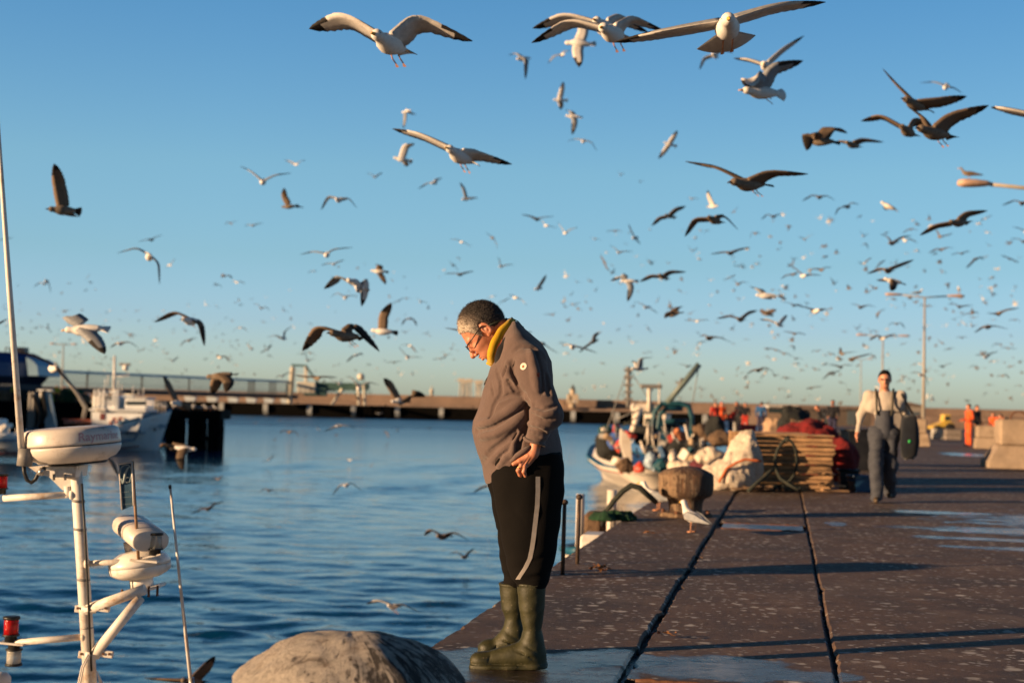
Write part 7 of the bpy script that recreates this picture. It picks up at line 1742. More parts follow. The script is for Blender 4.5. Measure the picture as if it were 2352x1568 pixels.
        for i, (t, p) in enumerate(secs):
            tg = (secs[min(i + 1, ns)][1] - secs[max(i - 1, 0)][1]).normalized()
            c = -a - upv_ * twist; c = c - tg * c.dot(tg)
            if c.length < .25: c = c + (-upv_ * .3) - tg * (-upv_ * .3).dot(tg)
            c.normalize(); nn = tg.cross(c)
            if nn.dot(upv_) * 1.0 + (nn.dot(prevn) * 3 if prevn is not None else 0) < 0: nn = -nn
            prevn = nn
            if t < .43: ch = .185 + .02 * math.sin(t / .43 * math.pi)
            else: x = (t - .43) / .57; ch = .185 * max(0, 1 - x ** 2.1) ** .75 + .006
            if big and t > .5: ch *= 1 - .10 * (i % 2) * (.4 + t)
            elif big and t > .05: ch *= 1 - .03 * (i % 2)
            ch *= sf; th = (.017 * (1 - t) + .003) * sf; le = p - c * ch * .28; cam = nn * ch * .06
            back = c * (.02 * t + .07 * max(0, t - .6) ** 2) * sf
            rows.append([le + back, le + c * ch * .28 + nn * th + cam + back, le + c * ch * .65 + nn * th * .45 + cam * .8 + back, le + c * ch + back, le + c * ch * .65 - nn * th * .35 + cam * .5 + back, le + c * ch * .28 - nn * th * .8 + cam * .2 + back])
        nv = 6; V_ = [p for r_ in rows for p in r_]
        for j in range(nv):
            up_side = j in (0, 1, 2)
            for i in range(ns):
                t = (i + .5) / ns; mi_ = 1 if up_side else 2
                if t > .80 or (t > .66 and j in (0, 5)) or (t > .56 and j in (0,) and tone == 'a'): mi_ = 3
                if tone != 'a' and t > .5 and up_side: mi_ = 3
                if tone == 'a' and j in (2, 3) and t < .5 and j == 2 and False: mi_ = 4
                q_ = (i * nv + j, i * nv + (j + 1) % nv, (i + 1) * nv + (j + 1) % nv, (i + 1) * nv + j)
                m_.add([V_[x] for x in q_], [(0, 1, 2, 3)], mi_, True)
        m_.add(rows[0], [list(range(nv))], 0); m_.add(rows[-1], [list(range(nv))[::-1]], 3)
    mats = {'a': PA, 'j': PJ, 'm': PM}[tone]
    c0 = h3.lerp(t3_, .45)
    ob = m_.build('gull', mats, None, c0); gull_n[0] += 1
    tag(ob, label, 'gull', group)
    ob['px'] = max(pl, pr, pb)
    if big:
        b_ = MB(); p0 = t3_ + (h3 - t3_) * .97 + upv_ * .002; p1 = t3_ + (h3 - t3_) * 1.07 - upv_ * .004
        b_.tube([p0, p0.lerp(p1, .55) + upv_ * .001, p1 - upv_ * .007], [.013, .0105, .002], 8); b_.build('beak', BEAK if tone == 'a' else BEAKJ, ob)
        for sg in (-1, 1): b_ = MB(); b_.ball(t3_ + (h3 - t3_) * .925 + side * sg * .031 + upv_ * .014, .006, 8); b_.build('eye', EYE, ob)
    if legs:
        for sg in (-1, 1):
            b_ = MB(); p0 = t3_ + (h3 - t3_) * .40 + side * sg * .028 - upv_ * .06; dn = (Vector((0, 0, -1)) * .7 - a * .6).normalized(); p1 = p0 + dn * .03; p2 = p1 + (dn * .6 - a * .75).normalized() * .05
            b_.tube([p0, p1, p2], [.0065, .005, .005], 6); sd2 = side * .013
            b_.add([p2 + side * .004, p2 - side * .004, p2 + (dn - a * .4) * .026 - sd2, p2 + (dn - a * .4) * .030, p2 + (dn - a * .4) * .026 + sd2], [(0, 1, 2, 3, 4)], 0); b_.build('leg', LEG, ob)
    return ob
class Crop:
    def __init__(s, x0, y0, sc_): s.x, s.y, s.s = x0, y0, sc_
    def __call__(s, p): return ((s.x + p[0] / s.s) * .98, (s.y + p[1] / s.s) * .98)
CR = dict(C1=Crop(0, 360, 4.612), C2=Crop(500, 360, 5.2275), C3=Crop(700, 0, 4.704), C4=Crop(1150, 0, 4.612), C5=Crop(1620, 0, 6.0316), C6=Crop(1850, 130, 4.238), C7=Crop(900, 240, 6.031), C8=Crop(1280, 170, 6.03), S=Crop(0, 0, 1),
          E1=Crop(1500, 350, 4.48), E2=Crop(1950, 380, 4.9), E3=Crop(1000, 480, 4.276), E4=Crop(680, 560, 5.2275), E5=Crop(0, 620, 5.88), E6=Crop(340, 620, 5.88), E7=Crop(1380, 620, 4.704), E8=Crop(1860, 600, 4.3556), G1=Crop(0, 780, 4.127), G3=Crop(500, 800, 3.92), W=Crop(600, 1100, 3.92), H2=Crop(0, 1050, 2.852), M=Crop(1020, 680, 3.137))
# full records: crop, head, tail, left wrist, left tip, right wrist, right tip, options
BIG = [
 ('C3', (822, 372), (1222, 592), (500, 158), (85, 290), (1300, 180), (1922, 430), dict(legs=True, tw_=.42, label='largest white gull gliding towards us at the top, legs dangling, black wingtips')),
 ('C4', (1120, 215), (1385, 395), (805, 150), (438, 290), (1395, 188), (1725, 345), dict(label='rear gull of the overlapping white pair at the top, partly hidden by its neighbour')),
 ('C4', (1195, 298), (1460, 412), (850, 212), (425, 450), (1540, 196), (1905, 335), dict(legs=True, label='front gull of the overlapping white pair at the top, orange beak')),
 ('C4', (795, 460), (1145, 485), (975, 330), (940, 255), (905, 560), (935, 732), dict(u='f', ls=1, rs=-1, hs=-1, label='white gull banking with its dark wing straight down below the overlapping pair')),
 ('S', (1708, 44), (1697, 84), (1551, 76), (1434, 97), (1828, 12), (1942, 1), dict(legs=True, fan=.10, tw_=.10, label='white gull braking with fanned tail and hanging legs at the top edge right of centre')),
 ('C5', (1020, 905), (1105, 950), (800, 842), (580, 818), (1300, 685), (1605, 488), dict(label='white gull with stretched wings just behind the rearing gull upper right')),
 ('C5', (715, 1275), (1340, 1335), (765, 1100), (715, 1205), (1125, 935), (1595, 830), dict(legs=True, ls=-1, rs=1, label='white gull rearing with both wings thrown up at upper right')),
 ('C5', (300, 755), (372, 822), (175, 815), (108, 985), (425, 688), (600, 745), dict(tone='a', label='small grey gull with arched wings left of the rearing gull')),
 ('C6', (1128, 430), (1415, 552), (1040, 275), (915, 125), (1480, 440), (1772, 388), dict(tone='j', label='dark young gull with one wing straight up, top of the dark trio at right')),
 ('C6', (1540, 335), (1575, 280), (1440, 265), (1300, 275), (1640, 328), (1722, 382), dict(hs=-1, label='pale gull above the dark trio at right')),
 ('C6', (1272, 722), (1645, 815), (1320, 620), (1160, 500), (1600, 592), (1985, 475), dict(tone='j', legs=True, label='biggest dark young gull of the trio at right, legs down')),
 ('C6', (1108, 705), (1258, 802), (905, 590), (703, 642), (1240, 640), (1420, 670), dict(tone='j', label='brown young gull, left of the dark trio at right, partly hidden')),
 ('C6', (145, 842), (510, 862), (150, 770), (150, 942), (365, 708), (560, 780), dict(tone='j', ls=-1, rs=1, label='dark young gull flapping left with bent wings, left of the dark trio')),
 ('C6', (560, 862), (705, 912), (520, 852), (470, 850), (735, 828), (945, 856), dict(tone='j', label='dark young gull tailing the flapping one at right')),
 ('S', (2440, 275), (2480, 290), (2350, 254), (2318, 250), (2520, 270), (2600, 280), dict(k=230, label='gull cut by the right edge, only its long pale wing in view')),
 ('C7', (888, 645), (1298, 872), (520, 455), (98, 352), (1330, 720), (1825, 858), dict(legs=True, label='white gull gliding with long level wings above the man\'s head, legs down')),
 ('C7', (252, 148), (382, 105), (285, 225), (265, 372), (395, 170), (432, 175), dict(u='n', ls=-1, rs=1, hs=1, label='small gull wing-down just above the long-winged gliding gull')),
 ('C7', (128, 780), (405, 838), (280, 605), (418, 575), (282, 850), (292, 902), dict(ls=-1, rs=1, u='f', label='bright white gull with raised wing below the long-winged gliding gull')),
 ('C7', (665, 1150), (775, 1105), (590, 1150), (478, 1222), (742, 1085), (832, 1060), dict(label='small grey-white gull tilted below the long-winged gliding gull')),
 ('C7', (1095, 1372), (1255, 1350), (1115, 1220), (1065, 1128), (1275, 1345), (1342, 1360), dict(label='white gull with one wing high, above and left of the man\'s head')),
 ('C8', (98, 385), (308, 395), (198, 270), (230, 128), (190, 445), (192, 528), dict(u='f', ls=-1, rs=1, label='white gull banking wings upright below the top pair')),
 ('C8', (272, 612), (518, 632), (340, 548), (255, 528), (385, 680), (352, 878), dict(u='n', ls=1, rs=-1, label='white gull with pale wing hanging down, second below the top pair')),
 ('C8', (512, 985), (545, 945), (430, 940), (298, 970), (640, 985), (718, 1112), dict(label='pale gull with drooped wings, third below the top pair')),
 ('C8', (1660, 985), (1848, 1045), (1768, 930), (1845, 812), (1680, 1070), (1575, 1210), dict(u='f', ls=-1, rs=1, label='gull banking steeply with both wings in one slanting line, centre right')),
 ('C4', (278, 642), (425, 622), (272, 577), (183, 600), (370, 650), (366, 858), dict(u='n', ls=1, rs=-1, label='white gull with one wing hanging down left of the top pair')),
 ('C4', (745, 600), (805, 585), (680, 602), (612, 688), (790, 556), (868, 548), dict(hs=1, label='grey gull slanting left, under the left wing of the top pair')),
 ('C1', (515, 598), (885, 625), (598, 335), (558, 112), (725, 670), (815, 682), dict(tone='j', u='f', ls=-1, rs=1, label='lone brown young gull flying left with wing straight up at far left')),
 ('C1', (1625, 1145), (1605, 1075), (1480, 1020), (1272, 1077), (1718, 1190), (1728, 1412), dict(hs=1, label='white gull with one wing arched and one hanging, right of the tall antenna')),
 ('C2', (595, 360), (625, 315), (470, 226), (318, 150), (760, 265), (958, 240), dict(hs=-1, label='white gull in a shallow V high at left')),
 ('C2', (832, 655), (1050, 640), (848, 530), (852, 418), (1000, 645), (1095, 665), dict(tone='j', u='f', ls=-1, rs=1, label='tan young gull flying left with wing up, below the shallow V gull')),
 ('C2', (1500, 555), (1585, 575), (1400, 520), (1313, 688), (1660, 548), (1758, 672), dict(label='gull with black-tipped drooping wings left of the bright white gull')),
 ('C2', (1380, 1250), (1400, 1210), (1230, 1200), (1058, 1236), (1480, 1172), (1710, 1150), dict(label='pale gull gliding on long thin wings, left of the man above the arched grey gull')),
 ('E1', (945, 345), (1375, 372), (790, 190), (468, 124), (1370, 232), (1775, 250), dict(tone='j', legs=True, label='large brown-grey gull gliding left on wide wings, centre right, feet down')),
 ('E1', (262, 685), (375, 718), (200, 712), (115, 798), (370, 622), (482, 590), dict(tone='j', label='dark gull tilted upward right, left of the drooping-winged dark gull')),
 ('E1', (712, 712), (865, 772), (570, 725), (458, 912), (885, 700), (1032, 852), dict(tone='j', label='dark gull with drooping black wings below the wide-winged gull')),
 ('E1', (822, 595), (700, 602), (745, 522), (718, 428), (790, 580), (815, 585), dict(u='f', ls=-1, rs=1, label='small bright white gull with one wing up below the wide-winged gull')),
 ('E7', (345, 182), (548, 182), (330, 130), (232, 176), (450, 245), (415, 405), dict(u='n', ls=1, rs=-1, label='white gull with pale wing hanging straight down, right of the man\'s head')),
 ('E7', (775, 108), (878, 162), (680, 115), (553, 182), (900, 70), (1075, 74), dict(tone='j', label='dark gull touching wings with the hanging-wing white gull')),
 ('E7', (828, 565), (1048, 520), (870, 520), (822, 590), (940, 480), (1025, 462), dict(tone='j', ls=-1, rs=1, label='rust-brown gull flapping left, right of the man\'s shoulder')),
 ('E7', (1635, 595), (1720, 610), (1540, 560), (1405, 592), (1760, 520), (1865, 500), dict(tone='j', label='dark wide-winged gull in the lower right flock, left of its pair')),
 ('E7', (1905, 540), (2035, 560), (1900, 520), (1880, 505), (2010, 500), (2068, 490), dict(tone='j', label='dark gull at the right wingtip of the dark wide-winged one')),
 ('E7', (2060, 640), (2140, 680), (1970, 600), (1878, 602), (2130, 600), (2188, 545), dict(label='pale gull with one wing up under the dark pair, lower right flock')),
 ('E7', (1835, 335), (2065, 355), (1850, 268), (1762, 238), (2085, 345), (2155, 388), dict(ls=1, rs=-1, u='n', label='whitish gull flying left above the dark pair, lower right flock')),
 ('E7', (462, 1145), (652, 1150), (520, 1090), (462, 1058), (560, 1030), (705, 1020), dict(ls=1, rs=-1, u='n', label='slate grey gull with raised wing just above the boat\'s radar scanner')),
 ('E2', (1345, 690), (1588, 690), (1180, 720), (998, 832), (1550, 580), (1795, 545), dict(tone='j', label='large dark gull tilted across the far right sky below the lamp arm')),
 ('E2', (600, 1235), (700, 1250), (540, 1220), (398, 1277), (780, 1170), (945, 1113), dict(tone='j', label='dark gull just above the double lamp post\'s left lamp')),
 ('E2', (590, 1335), (850, 1400), (620, 1345), (500, 1350), (680, 1400), (660, 1472), dict(tone='m', u='n', ls=1, rs=-1, label='tan gull turning away over the double lamp post\'s left lamp')),
 ('E2', (555, 455), (765, 565), (610, 490), (590, 540), (690, 520), (730, 540), dict(ls=1, rs=-1, label='white gull with folded wings in the upper right sky left of the lamp arm')),
 ('E4', (695, 485), (955, 640), (590, 440), (398, 602), (895, 560), (856, 826), dict(u='n', hs=-1, label='grey-backed gull with both wings pressed down, left of the man')),
 ('E4', (472, 1150), (915, 1215), (330, 1065), (122, 1358), (762, 1058), (1082, 1392), dict(tone='j', legs=True, label='big brown young gull with spread primaries and dangling legs, left of the man')),
 ('E4', (985, 1118), (1325, 1145), (1110, 930), (1222, 768), (1130, 1150), (1180, 1160), dict(tone='m', u='f', ls=-1, rs=1, label='grey gull with one long wing straight up, just left of the man\'s head')),
 ('E4', (985, 388), (1208, 402), (1085, 322), (1025, 308), (1090, 440), (1162, 562), dict(tone='m', u='f', ls=-1, rs=1, label='pale gull banking above the grey wing-up gull')),
 ('E4', (665, 735), (690, 690), (580, 660), (492, 712), (745, 690), (830, 706), dict(label='small white gull beneath the grey-backed gull')),
 ('E4', (1428, 1470), (1452, 1425), (1370, 1372), (1327, 1318), (1520, 1445), (1622, 1452), dict(label='small white gull in a V just left of the man\'s chin level')),
 ('E5', (880, 905), (1525, 872), (880, 715), (1010, 800), (1215, 1010), (1405, 1242), dict(u='n', ls=1, rs=-1, label='big grey-backed gull swooping left over the trawler, near wing down')),
 ('G1', (480, 340), (570, 345), (430, 262), (178, 168), (640, 455), (745, 575), dict(hs=1, tone='m', label='gull flying away just right of the antenna, long wings slanting over the pier')),
 ('E6', (502, 755), (785, 792), (390, 645), (112, 786), (750, 820), (803, 1128), dict(tone='m', legs=True, label='brown-winged gull with drooped far wing in the left sky above the gallery')),
 ('G1', (1990, 428), (2311, 392), (2060, 470), (2030, 588), (2185, 470), (2165, 572), dict(tone='j', legs=True, ls=1, rs=-1, u='n', label='brown gull with both wings down over the conveyor gallery')),
 ('G1', (1655, 672), (1795, 695), (1640, 560), (1568, 422), (1770, 715), (1848, 772), dict(tone='m', u='f', ls=-1, rs=1, label='pale brown gull with raised wing above the mooring dolphin')),
 ('G1', (1905, 1128), (1640, 1102), (1640, 1075), (1572, 1112), (1770, 1180), (1782, 1322), dict(tone='m', u='n', ls=1, rs=-1, label='pale gull flying right in front of the dolphin piles')),
 ('G1', (880, 1120), (1010, 1160), (900, 1100), (840, 1060), (1060, 1225), (1133, 1382), dict(tone='m', u='n', ls=1, rs=-1, label='gull half hidden behind the radar dome, one wing hanging below it')),
 ('G3', (1630, 548), (1810, 550), (1620, 430), (1553, 345), (1830, 492), (1942, 516), dict(tone='m', u='f', ls=-1, rs=1, label='cream gull with raised wing over the breakwater between tower and man')),
 ('G3', (1330, 440), (1345, 395), (1275, 338), (1213, 318), (1420, 372), (1522, 402), dict(label='gull in a V right beside the ship loader\'s slanted legs')),
 ('G3', (1150, 395), (1170, 372), (1100, 360), (1058, 338), (1190, 395), (1215, 412), dict(label='white gull over the green loader boom')),
 ('W', (815, 150), (850, 128), (770, 140), (695, 242), (880, 124), (988, 206), dict(label='grey-white gull skimming the water left of the man\'s hip')),
 ('W', (108, 196), (135, 184), (80, 172), (20, 207), (160, 190), (215, 244), dict(tone='j', label='dark gull skimming the water, leftmost in mid basin')),
 ('W', (1655, 615), (1795, 608), (1592, 545), (1535, 605), (1812, 574), (1960, 652), dict(tone='j', label='brown gull low over the water left of the man\'s knees, upper of two')),
 ('W', (1888, 805), (1955, 800), (1840, 755), (1768, 775), (1948, 760), (2010, 715), dict(tone='j', label='brown gull low over the water left of the man\'s knees, lower of two')),
 ('W', (1208, 1248), (1325, 1258), (1110, 1195), (1000, 1232), (1345, 1235), (1512, 1315), dict(legs=True, label='grey-white gull gliding low over the water above the foreground bollard')),
 ('H2', (1375, 410), (1412, 402), (1340, 405), (1270, 440), (1430, 374), (1490, 352), dict(tone='j', label='brown gull over the water right of the blue sign plate')),
 ('H2', (1210, 1552), (1380, 1560), (1100, 1545), (955, 1532), (1350, 1470), (1432, 1378), dict(tone='j', label='brown gull at the bottom edge behind the thin whip antenna')),
 ('M', (392, 1432), (430, 1440), (340, 1445), (275, 1486), (440, 1440), (480, 1450), dict(tone='m', label='pale wing of a gull emerging from behind the man\'s jacket hem')),
 ('S', (1150, 786), (1160, 772), (1095, 779), (1042, 768), (1205, 778), (1250, 778), dict(tone='m', label='gull hidden behind the man\'s head, wingtips showing either side')),
 ('M', (1000, 418), (1025, 408), (960, 398), (928, 412), (1100, 430), (1195, 462), dict(label='pale gull right behind the man\'s back, long thin wing to the right')),
 ('S', (1382, 803), (1402, 796), (1370, 812), (1356, 826), (1392, 785), (1405, 777), dict(tone='j', label='dark gull right behind the man\'s back, wing raised')),
 ('M', (780, 400), (800, 385), (740, 380), (700, 372), (850, 435), (908, 465), dict(tone='j', label='dark wingtip of a gull showing past the man\'s back')),
 ('S', (-30, 762), (-50, 768), (-8, 762), (20, 745), (-60, 760), (-90, 770), dict(k=150, tone='m', label='gull cut by the left edge, dark wingtip just left of the antenna')),
]
for cr, h_, t_, a1, a2, b1, b2, o in BIG: c = CR[cr]; gull(c(h_), c(t_), c(a1), c(a2), c(b1), c(b2), **o)
# smaller gulls: crop, body, left wrist, left tip, right wrist, right tip, tone
MID = [('C1', (1630, 930), (1560, 936), (1490, 952), (1690, 900), (1765, 878), 'j'), ('C1', (1835, 1205), (1815, 1218), (1795, 1232), (1870, 1165), (1898, 1128), 'a'), ('C1', (480, 1405), (430, 1390), (360, 1440), (520, 1395), (550, 1420), 'a'), ('C1', (505, 1375), (490, 1365), (465, 1357), (532, 1420), (547, 1512), 'a'), ('C1', (745, 1400), (732, 1392), (722, 1405), (760, 1395), (775, 1408), 'a'), ('C1', (55, 920), (20, 930), (-30, 940), (95, 915), (145, 903), 'j'),
 ('C2', (1005, 130), (940, 95), (870, 76), (1080, 92), (1142, 80), 'a'), ('C2', (1985, 285), (1925, 248), (1868, 238), (2030, 248), (2075, 230), 'a'), ('C2', (215, 855), (172, 838), (150, 878), (250, 830), (292, 828), 'j'), ('C2', (490, 878), (430, 870), (378, 886), (540, 858), (612, 852), 'a'), ('C2', (1480, 1352), (1400, 1342), (1313, 1368), (1550, 1316), (1612, 1300), 'a'), ('C2', (1235, 1440), (1190, 1435), (1160, 1468), (1255, 1430), (1280, 1445), 'a'), ('C2', (135, 1495), (108, 1478), (96, 1512), (190, 1492), (234, 1528), 'a'),
 ('C8', (1055, 1450), (1035, 1410), (1000, 1390), (1085, 1425), (1105, 1412), 'a'), ('C8', (1335, 1545), (1320, 1520), (1310, 1560), (1360, 1525), (1390, 1535), 'j'),
 ('E1', (545, 520), (525, 505), (502, 520), (590, 508), (622, 540), 'a'), ('E1', (985, 655), (965, 665), (945, 680), (1010, 630), (1035, 600), 'j'), ('E1', (1405, 705), (1330, 682), (1268, 738), (1450, 682), (1500, 690), 'j'), ('E1', (1890, 500), (1800, 482), (1700, 540), (1960, 488), (2055, 540), 'j'), ('E1', (550, 1065), (525, 1040), (498, 1012), (585, 1045), (612, 1028), 'a'), ('E1', (960, 1085), (860, 1080), (738, 1098), (1050, 1045), (1165, 1028), 'j'), ('E1', (1730, 945), (1700, 925), (1660, 915), (1770, 915), (1822, 885), 'a'), ('E1', (455, 855), (440, 845), (425, 850), (470, 850), (485, 860), 'a'), ('E1', (1210, 885), (1180, 870), (1150, 935), (1240, 870), (1270, 890), 'j'), ('E1', (1035, 1225), (1000, 1222), (975, 1215), (1065, 1205), (1105, 1200), 'j'), ('E1', (1240, 1195), (1215, 1185), (1190, 1200), (1260, 1185), (1285, 1200), 'a'), ('E1', (1720, 1325), (1640, 1262), (1545, 1192), (1800, 1315), (1910, 1322), 'm'), ('E1', (1605, 1312), (1530, 1322), (1470, 1360), (1630, 1300), (1660, 1290), 'j'), ('E1', (1898, 1262), (1820, 1252), (1738, 1278), (1950, 1240), (2022, 1238), 'j'), ('E1', (940, 1345), (905, 1360), (868, 1372), (975, 1330), (1000, 1310), 'a'), ('E1', (1030, 1415), (1000, 1385), (958, 1362), (1075, 1390), (1145, 1402), 'j'),
 ('E2', (170, 510), (80, 530), (32, 620), (230, 465), (315, 488), 'j'), ('E2', (910, 770), (860, 775), (808, 822), (945, 762), (985, 790), 'j'), ('E2', (700, 925), (640, 860), (545, 822), (790, 860), (915, 840), 'j'), ('E2', (835, 900), (810, 870), (780, 862), (890, 875), (992, 925), 'a'), ('E2', (1245, 855), (1210, 805), (1188, 765), (1310, 842), (1390, 812), 'j'), ('E2', (1760, 650), (1730, 650), (1700, 690), (1800, 625), (1838, 608), 'm'), ('E2', (1260, 1002), (1190, 995), (1102, 1045), (1320, 980), (1405, 988), 'j'), ('E2', (1495, 1048), (1440, 1042), (1368, 1060), (1530, 1030), (1595, 1018), 'j'), ('E2', (1655, 1110), (1600, 1150), (1535, 1215), (1700, 1098), (1752, 1122), 'j'), ('E2', (2040, 1110), (1985, 1080), (1930, 1068), (2095, 1125), (2155, 1152), 'j'), ('E2', (370, 1165), (345, 1170), (325, 1165), (410, 1120), (462, 1088), 'm'), ('E2', (545, 1265), (520, 1245), (500, 1240), (570, 1250), (590, 1260), 'a'), ('E2', (555, 1160), (520, 1200), (490, 1225), (580, 1140), (612, 1118), 'j'), ('E2', (500, 1445), (450, 1470), (388, 1522), (520, 1440), (545, 1435), 'j'), ('E2', (2190, 470), (2090, 438), (1955, 492), (2290, 438), (2400, 490), 'j'), ('E2', (2230, 800), (2140, 755), (2065, 742), (2300, 800), (2380, 830), 'm'), ('E2', (2205, 912), (2130, 878), (2050, 880), (2280, 880), (2350, 890), 'j'),
 ('E3', (1100, 142), (1040, 112), (945, 94), (1180, 126), (1280, 114), 'j'), ('E3', (1198, 208), (1165, 175), (1138, 148), (1260, 222), (1312, 232), 'a'), ('E3', (1388, 282), (1345, 222), (1308, 168), (1432, 250), (1515, 222), 'a'), ('E3', (350, 372), (300, 346), (232, 344), (400, 390), (455, 424), 'a'), ('E3', (660, 330), (630, 302), (588, 278), (690, 370), (712, 442), 'j'), ('E3', (748, 615), (728, 562), (712, 516), (812, 600), (875, 597), 'a'), ('E3', (270, 605), (240, 578), (212, 562), (295, 635), (324, 668), 'j'), ('E3', (342, 695), (260, 685), (173, 690), (400, 675), (478, 661), 'j'), ('E3', (1120, 838), (1085, 845), (1065, 850), (1150, 770), (1195, 696), 'm'), ('E3', (1782, 578), (1765, 540), (1742, 498), (1800, 620), (1838, 668), 'j'), ('E3', (2088, 330), (2042, 250), (2018, 186), (2112, 365), (2145, 400), 'm'), ('E3', (1890, 262), (1840, 258), (1795, 268), (1930, 250), (1965, 285), 'j'), ('E3', (1690, 342), (1665, 330), (1635, 330), (1715, 340), (1752, 362), 'a'), ('E3', (1930, 475), (1880, 432), (1826, 398), (1990, 465), (2068, 468), 'a'), ('E3', (655, 918), (630, 925), (605, 950), (680, 908), (705, 915), 'a'), ('E3', (780, 960), (750, 965), (718, 992), (805, 945), (832, 928), 'j'), ('E3', (890, 928), (850, 905), (812, 905), (950, 950), (1008, 1014), 'a'), ('E3', (1475, 1000), (1450, 990), (1428, 1010), (1505, 985), (1545, 975), 'a'), ('E3', (1262, 1100), (1215, 1095), (1165, 1098), (1280, 1085), (1300, 1075), 'j'),
 ('E4', (1470, 972), (1400, 985), (1360, 1055), (1520, 1000), (1550, 1070), 'm'), ('E4', (1460, 1302), (1400, 1294), (1343, 1312), (1510, 1330), (1555, 1390), 'm'), ('E4', (820, 1418), (750, 1440), (686, 1506), (860, 1408), (900, 1422), 'm'), ('E4', (215, 1490), (195, 1440), (182, 1378), (260, 1470), (310, 1462), 'a'), ('E4', (1275, 1510), (1225, 1505), (1172, 1516), (1320, 1500), (1372, 1496), 'j'), ('E4', (1328, 760), (1290, 765), (1250, 800), (1350, 740), (1370, 722), 'j'), ('E4', (1425, 728), (1390, 720), (1360, 735), (1455, 720), (1492, 745), 'j'), ('E4', (1605, 768), (1575, 740), (1540, 725), (1640, 765), (1705, 796), 'a'), ('E4', (1410, 1145), (1375, 1125), (1345, 1130), (1445, 1125), (1485, 1115), 'a'), ('E4', (1662, 1162), (1640, 1152), (1608, 1160), (1680, 1145), (1708, 1128), 'm'), ('E4', (148, 1412), (110, 1398), (75, 1415), (180, 1390), (200, 1375), 'j'), ('E4', (1908, 1420), (1880, 1395), (1845, 1372), (1940, 1410), (1985, 1402), 'j'), ('E4', (1845, 1465), (1800, 1462), (1745, 1480), (1890, 1445), (1910, 1432), 'a'), ('E4', (245, 1395), (220, 1375), (185, 1360), (280, 1395), (325, 1440), 'j'),
 ('E5', (905, 642), (870, 632), (833, 648), (935, 620), (985, 632), 'j'), ('E5', (575, 860), (545, 835), (515, 840), (600, 858), (640, 862), 'a'), ('E5', (500, 872), (460, 868), (412, 885), (510, 860), (522, 845), 'j'), ('E5', (655, 868), (660, 830), (655, 798), (685, 905), (715, 948), 'm'), ('E5', (1795, 962), (1740, 940), (1688, 918), (1850, 970), (1905, 982), 'j'), ('E5', (1670, 1082), (1600, 1080), (1508, 1145), (1780, 1064), (1908, 1148), 'a'), ('E5', (1970, 1170), (1950, 1180), (1922, 1205), (1990, 1158), (2012, 1160), 'j'), ('E5', (2140, 1045), (2110, 1085), (2078, 1132), (2155, 1020), (2172, 988), 'a'), ('E5', (1890, 635), (1862, 632), (1850, 672), (1915, 630), (1955, 605), 'a'), ('E5', (1655, 768), (1635, 752), (1622, 745), (1675, 768), (1695, 775), 'j'), ('E5', (1150, 1070), (1140, 1030), (1118, 985), (1180, 1085), (1215, 1112), 'a'), ('E5', (1625, 1000), (1612, 1025), (1602, 1052), (1640, 985), (1655, 972), 'j'), ('E5', (1212, 165), (1195, 180), (1172, 205), (1232, 145), (1248, 118), 'j'), ('E5', (1245, 242), (1230, 235), (1212, 248), (1262, 235), (1285, 245), 'j'), ('E5', (955, 258), (935, 248), (920, 262), (970, 250), (988, 266), 'a'), ('E5', (70, 605), (45, 590), (25, 580), (95, 620), (120, 635), 'j'), ('E5', (110, 1082), (98, 1072), (88, 1088), (122, 1070), (136, 1088), 'a'), ('E5', (330, 1082), (315, 1075), (302, 1085), (345, 1072), (358, 1085), 'j'), ('E5', (1975, 1160), (1955, 1172), (1930, 1195), (1995, 1150), (2015, 1155), 'j'),
 ('E6', (1095, 158), (1062, 138), (1048, 185), (1160, 148), (1210, 190), 'm'), ('E6', (1260, 245), (1220, 215), (1182, 228), (1310, 225), (1385, 262), 'a'), ('E6', (990, 278), (965, 248), (933, 302), (1030, 275), (1065, 330), 'j'), ('E6', (835, 555), (820, 520), (835, 478), (870, 565), (895, 580), 'a'), ('E6', (1605, 600), (1550, 546), (1486, 540), (1670, 580), (1714, 640), 'a'), ('E6', (1915, 635), (1900, 605), (1885, 580), (1950, 640), (1985, 655), 'a'), ('E6', (2008, 570), (2000, 550), (2002, 518), (2015, 590), (2028, 605), 'j'), ('E6', (1305, 868), (1250, 880), (1210, 934), (1360, 870), (1418, 915), 'a'), ('E6', (1900, 1012), (1800, 974), (1682, 1002), (1928, 920), (2034, 842), 'a'), ('E6', (590, 1045), (540, 1050), (496, 1096), (650, 1014), (722, 1014), 'j'), ('E6', (1465, 1165), (1430, 1115), (1402, 1072), (1485, 1160), (1500, 1170), 'a'), ('E6', (1690, 1168), (1630, 1185), (1576, 1222), (1720, 1130), (1748, 1095), 'm'), ('E6', (1035, 1275), (1010, 1255), (985, 1262), (1100, 1255), (1158, 1322), 'm'), ('E6', (385, 1328), (340, 1295), (278, 1296), (420, 1290), (470, 1262), 'a'), ('E6', (1715, 1255), (1700, 1240), (1685, 1255), (1740, 1255), (1758, 1282), 'j'), ('E6', (1472, 475), (1455, 465), (1440, 480), (1490, 462), (1506, 478), 'a'), ('E6', (265, 1165), (250, 1155), (238, 1172), (278, 1152), (288, 1145), 'a'), ('E6', (295, 1225), (275, 1230), (258, 1252), (310, 1210), (330, 1218), 'j'), ('E6', (390, 940), (370, 930), (355, 925), (405, 920), (425, 910), 'j'), ('E6', (985, 572), (970, 555), (955, 535), (1005, 590), (1040, 610), 'a'),
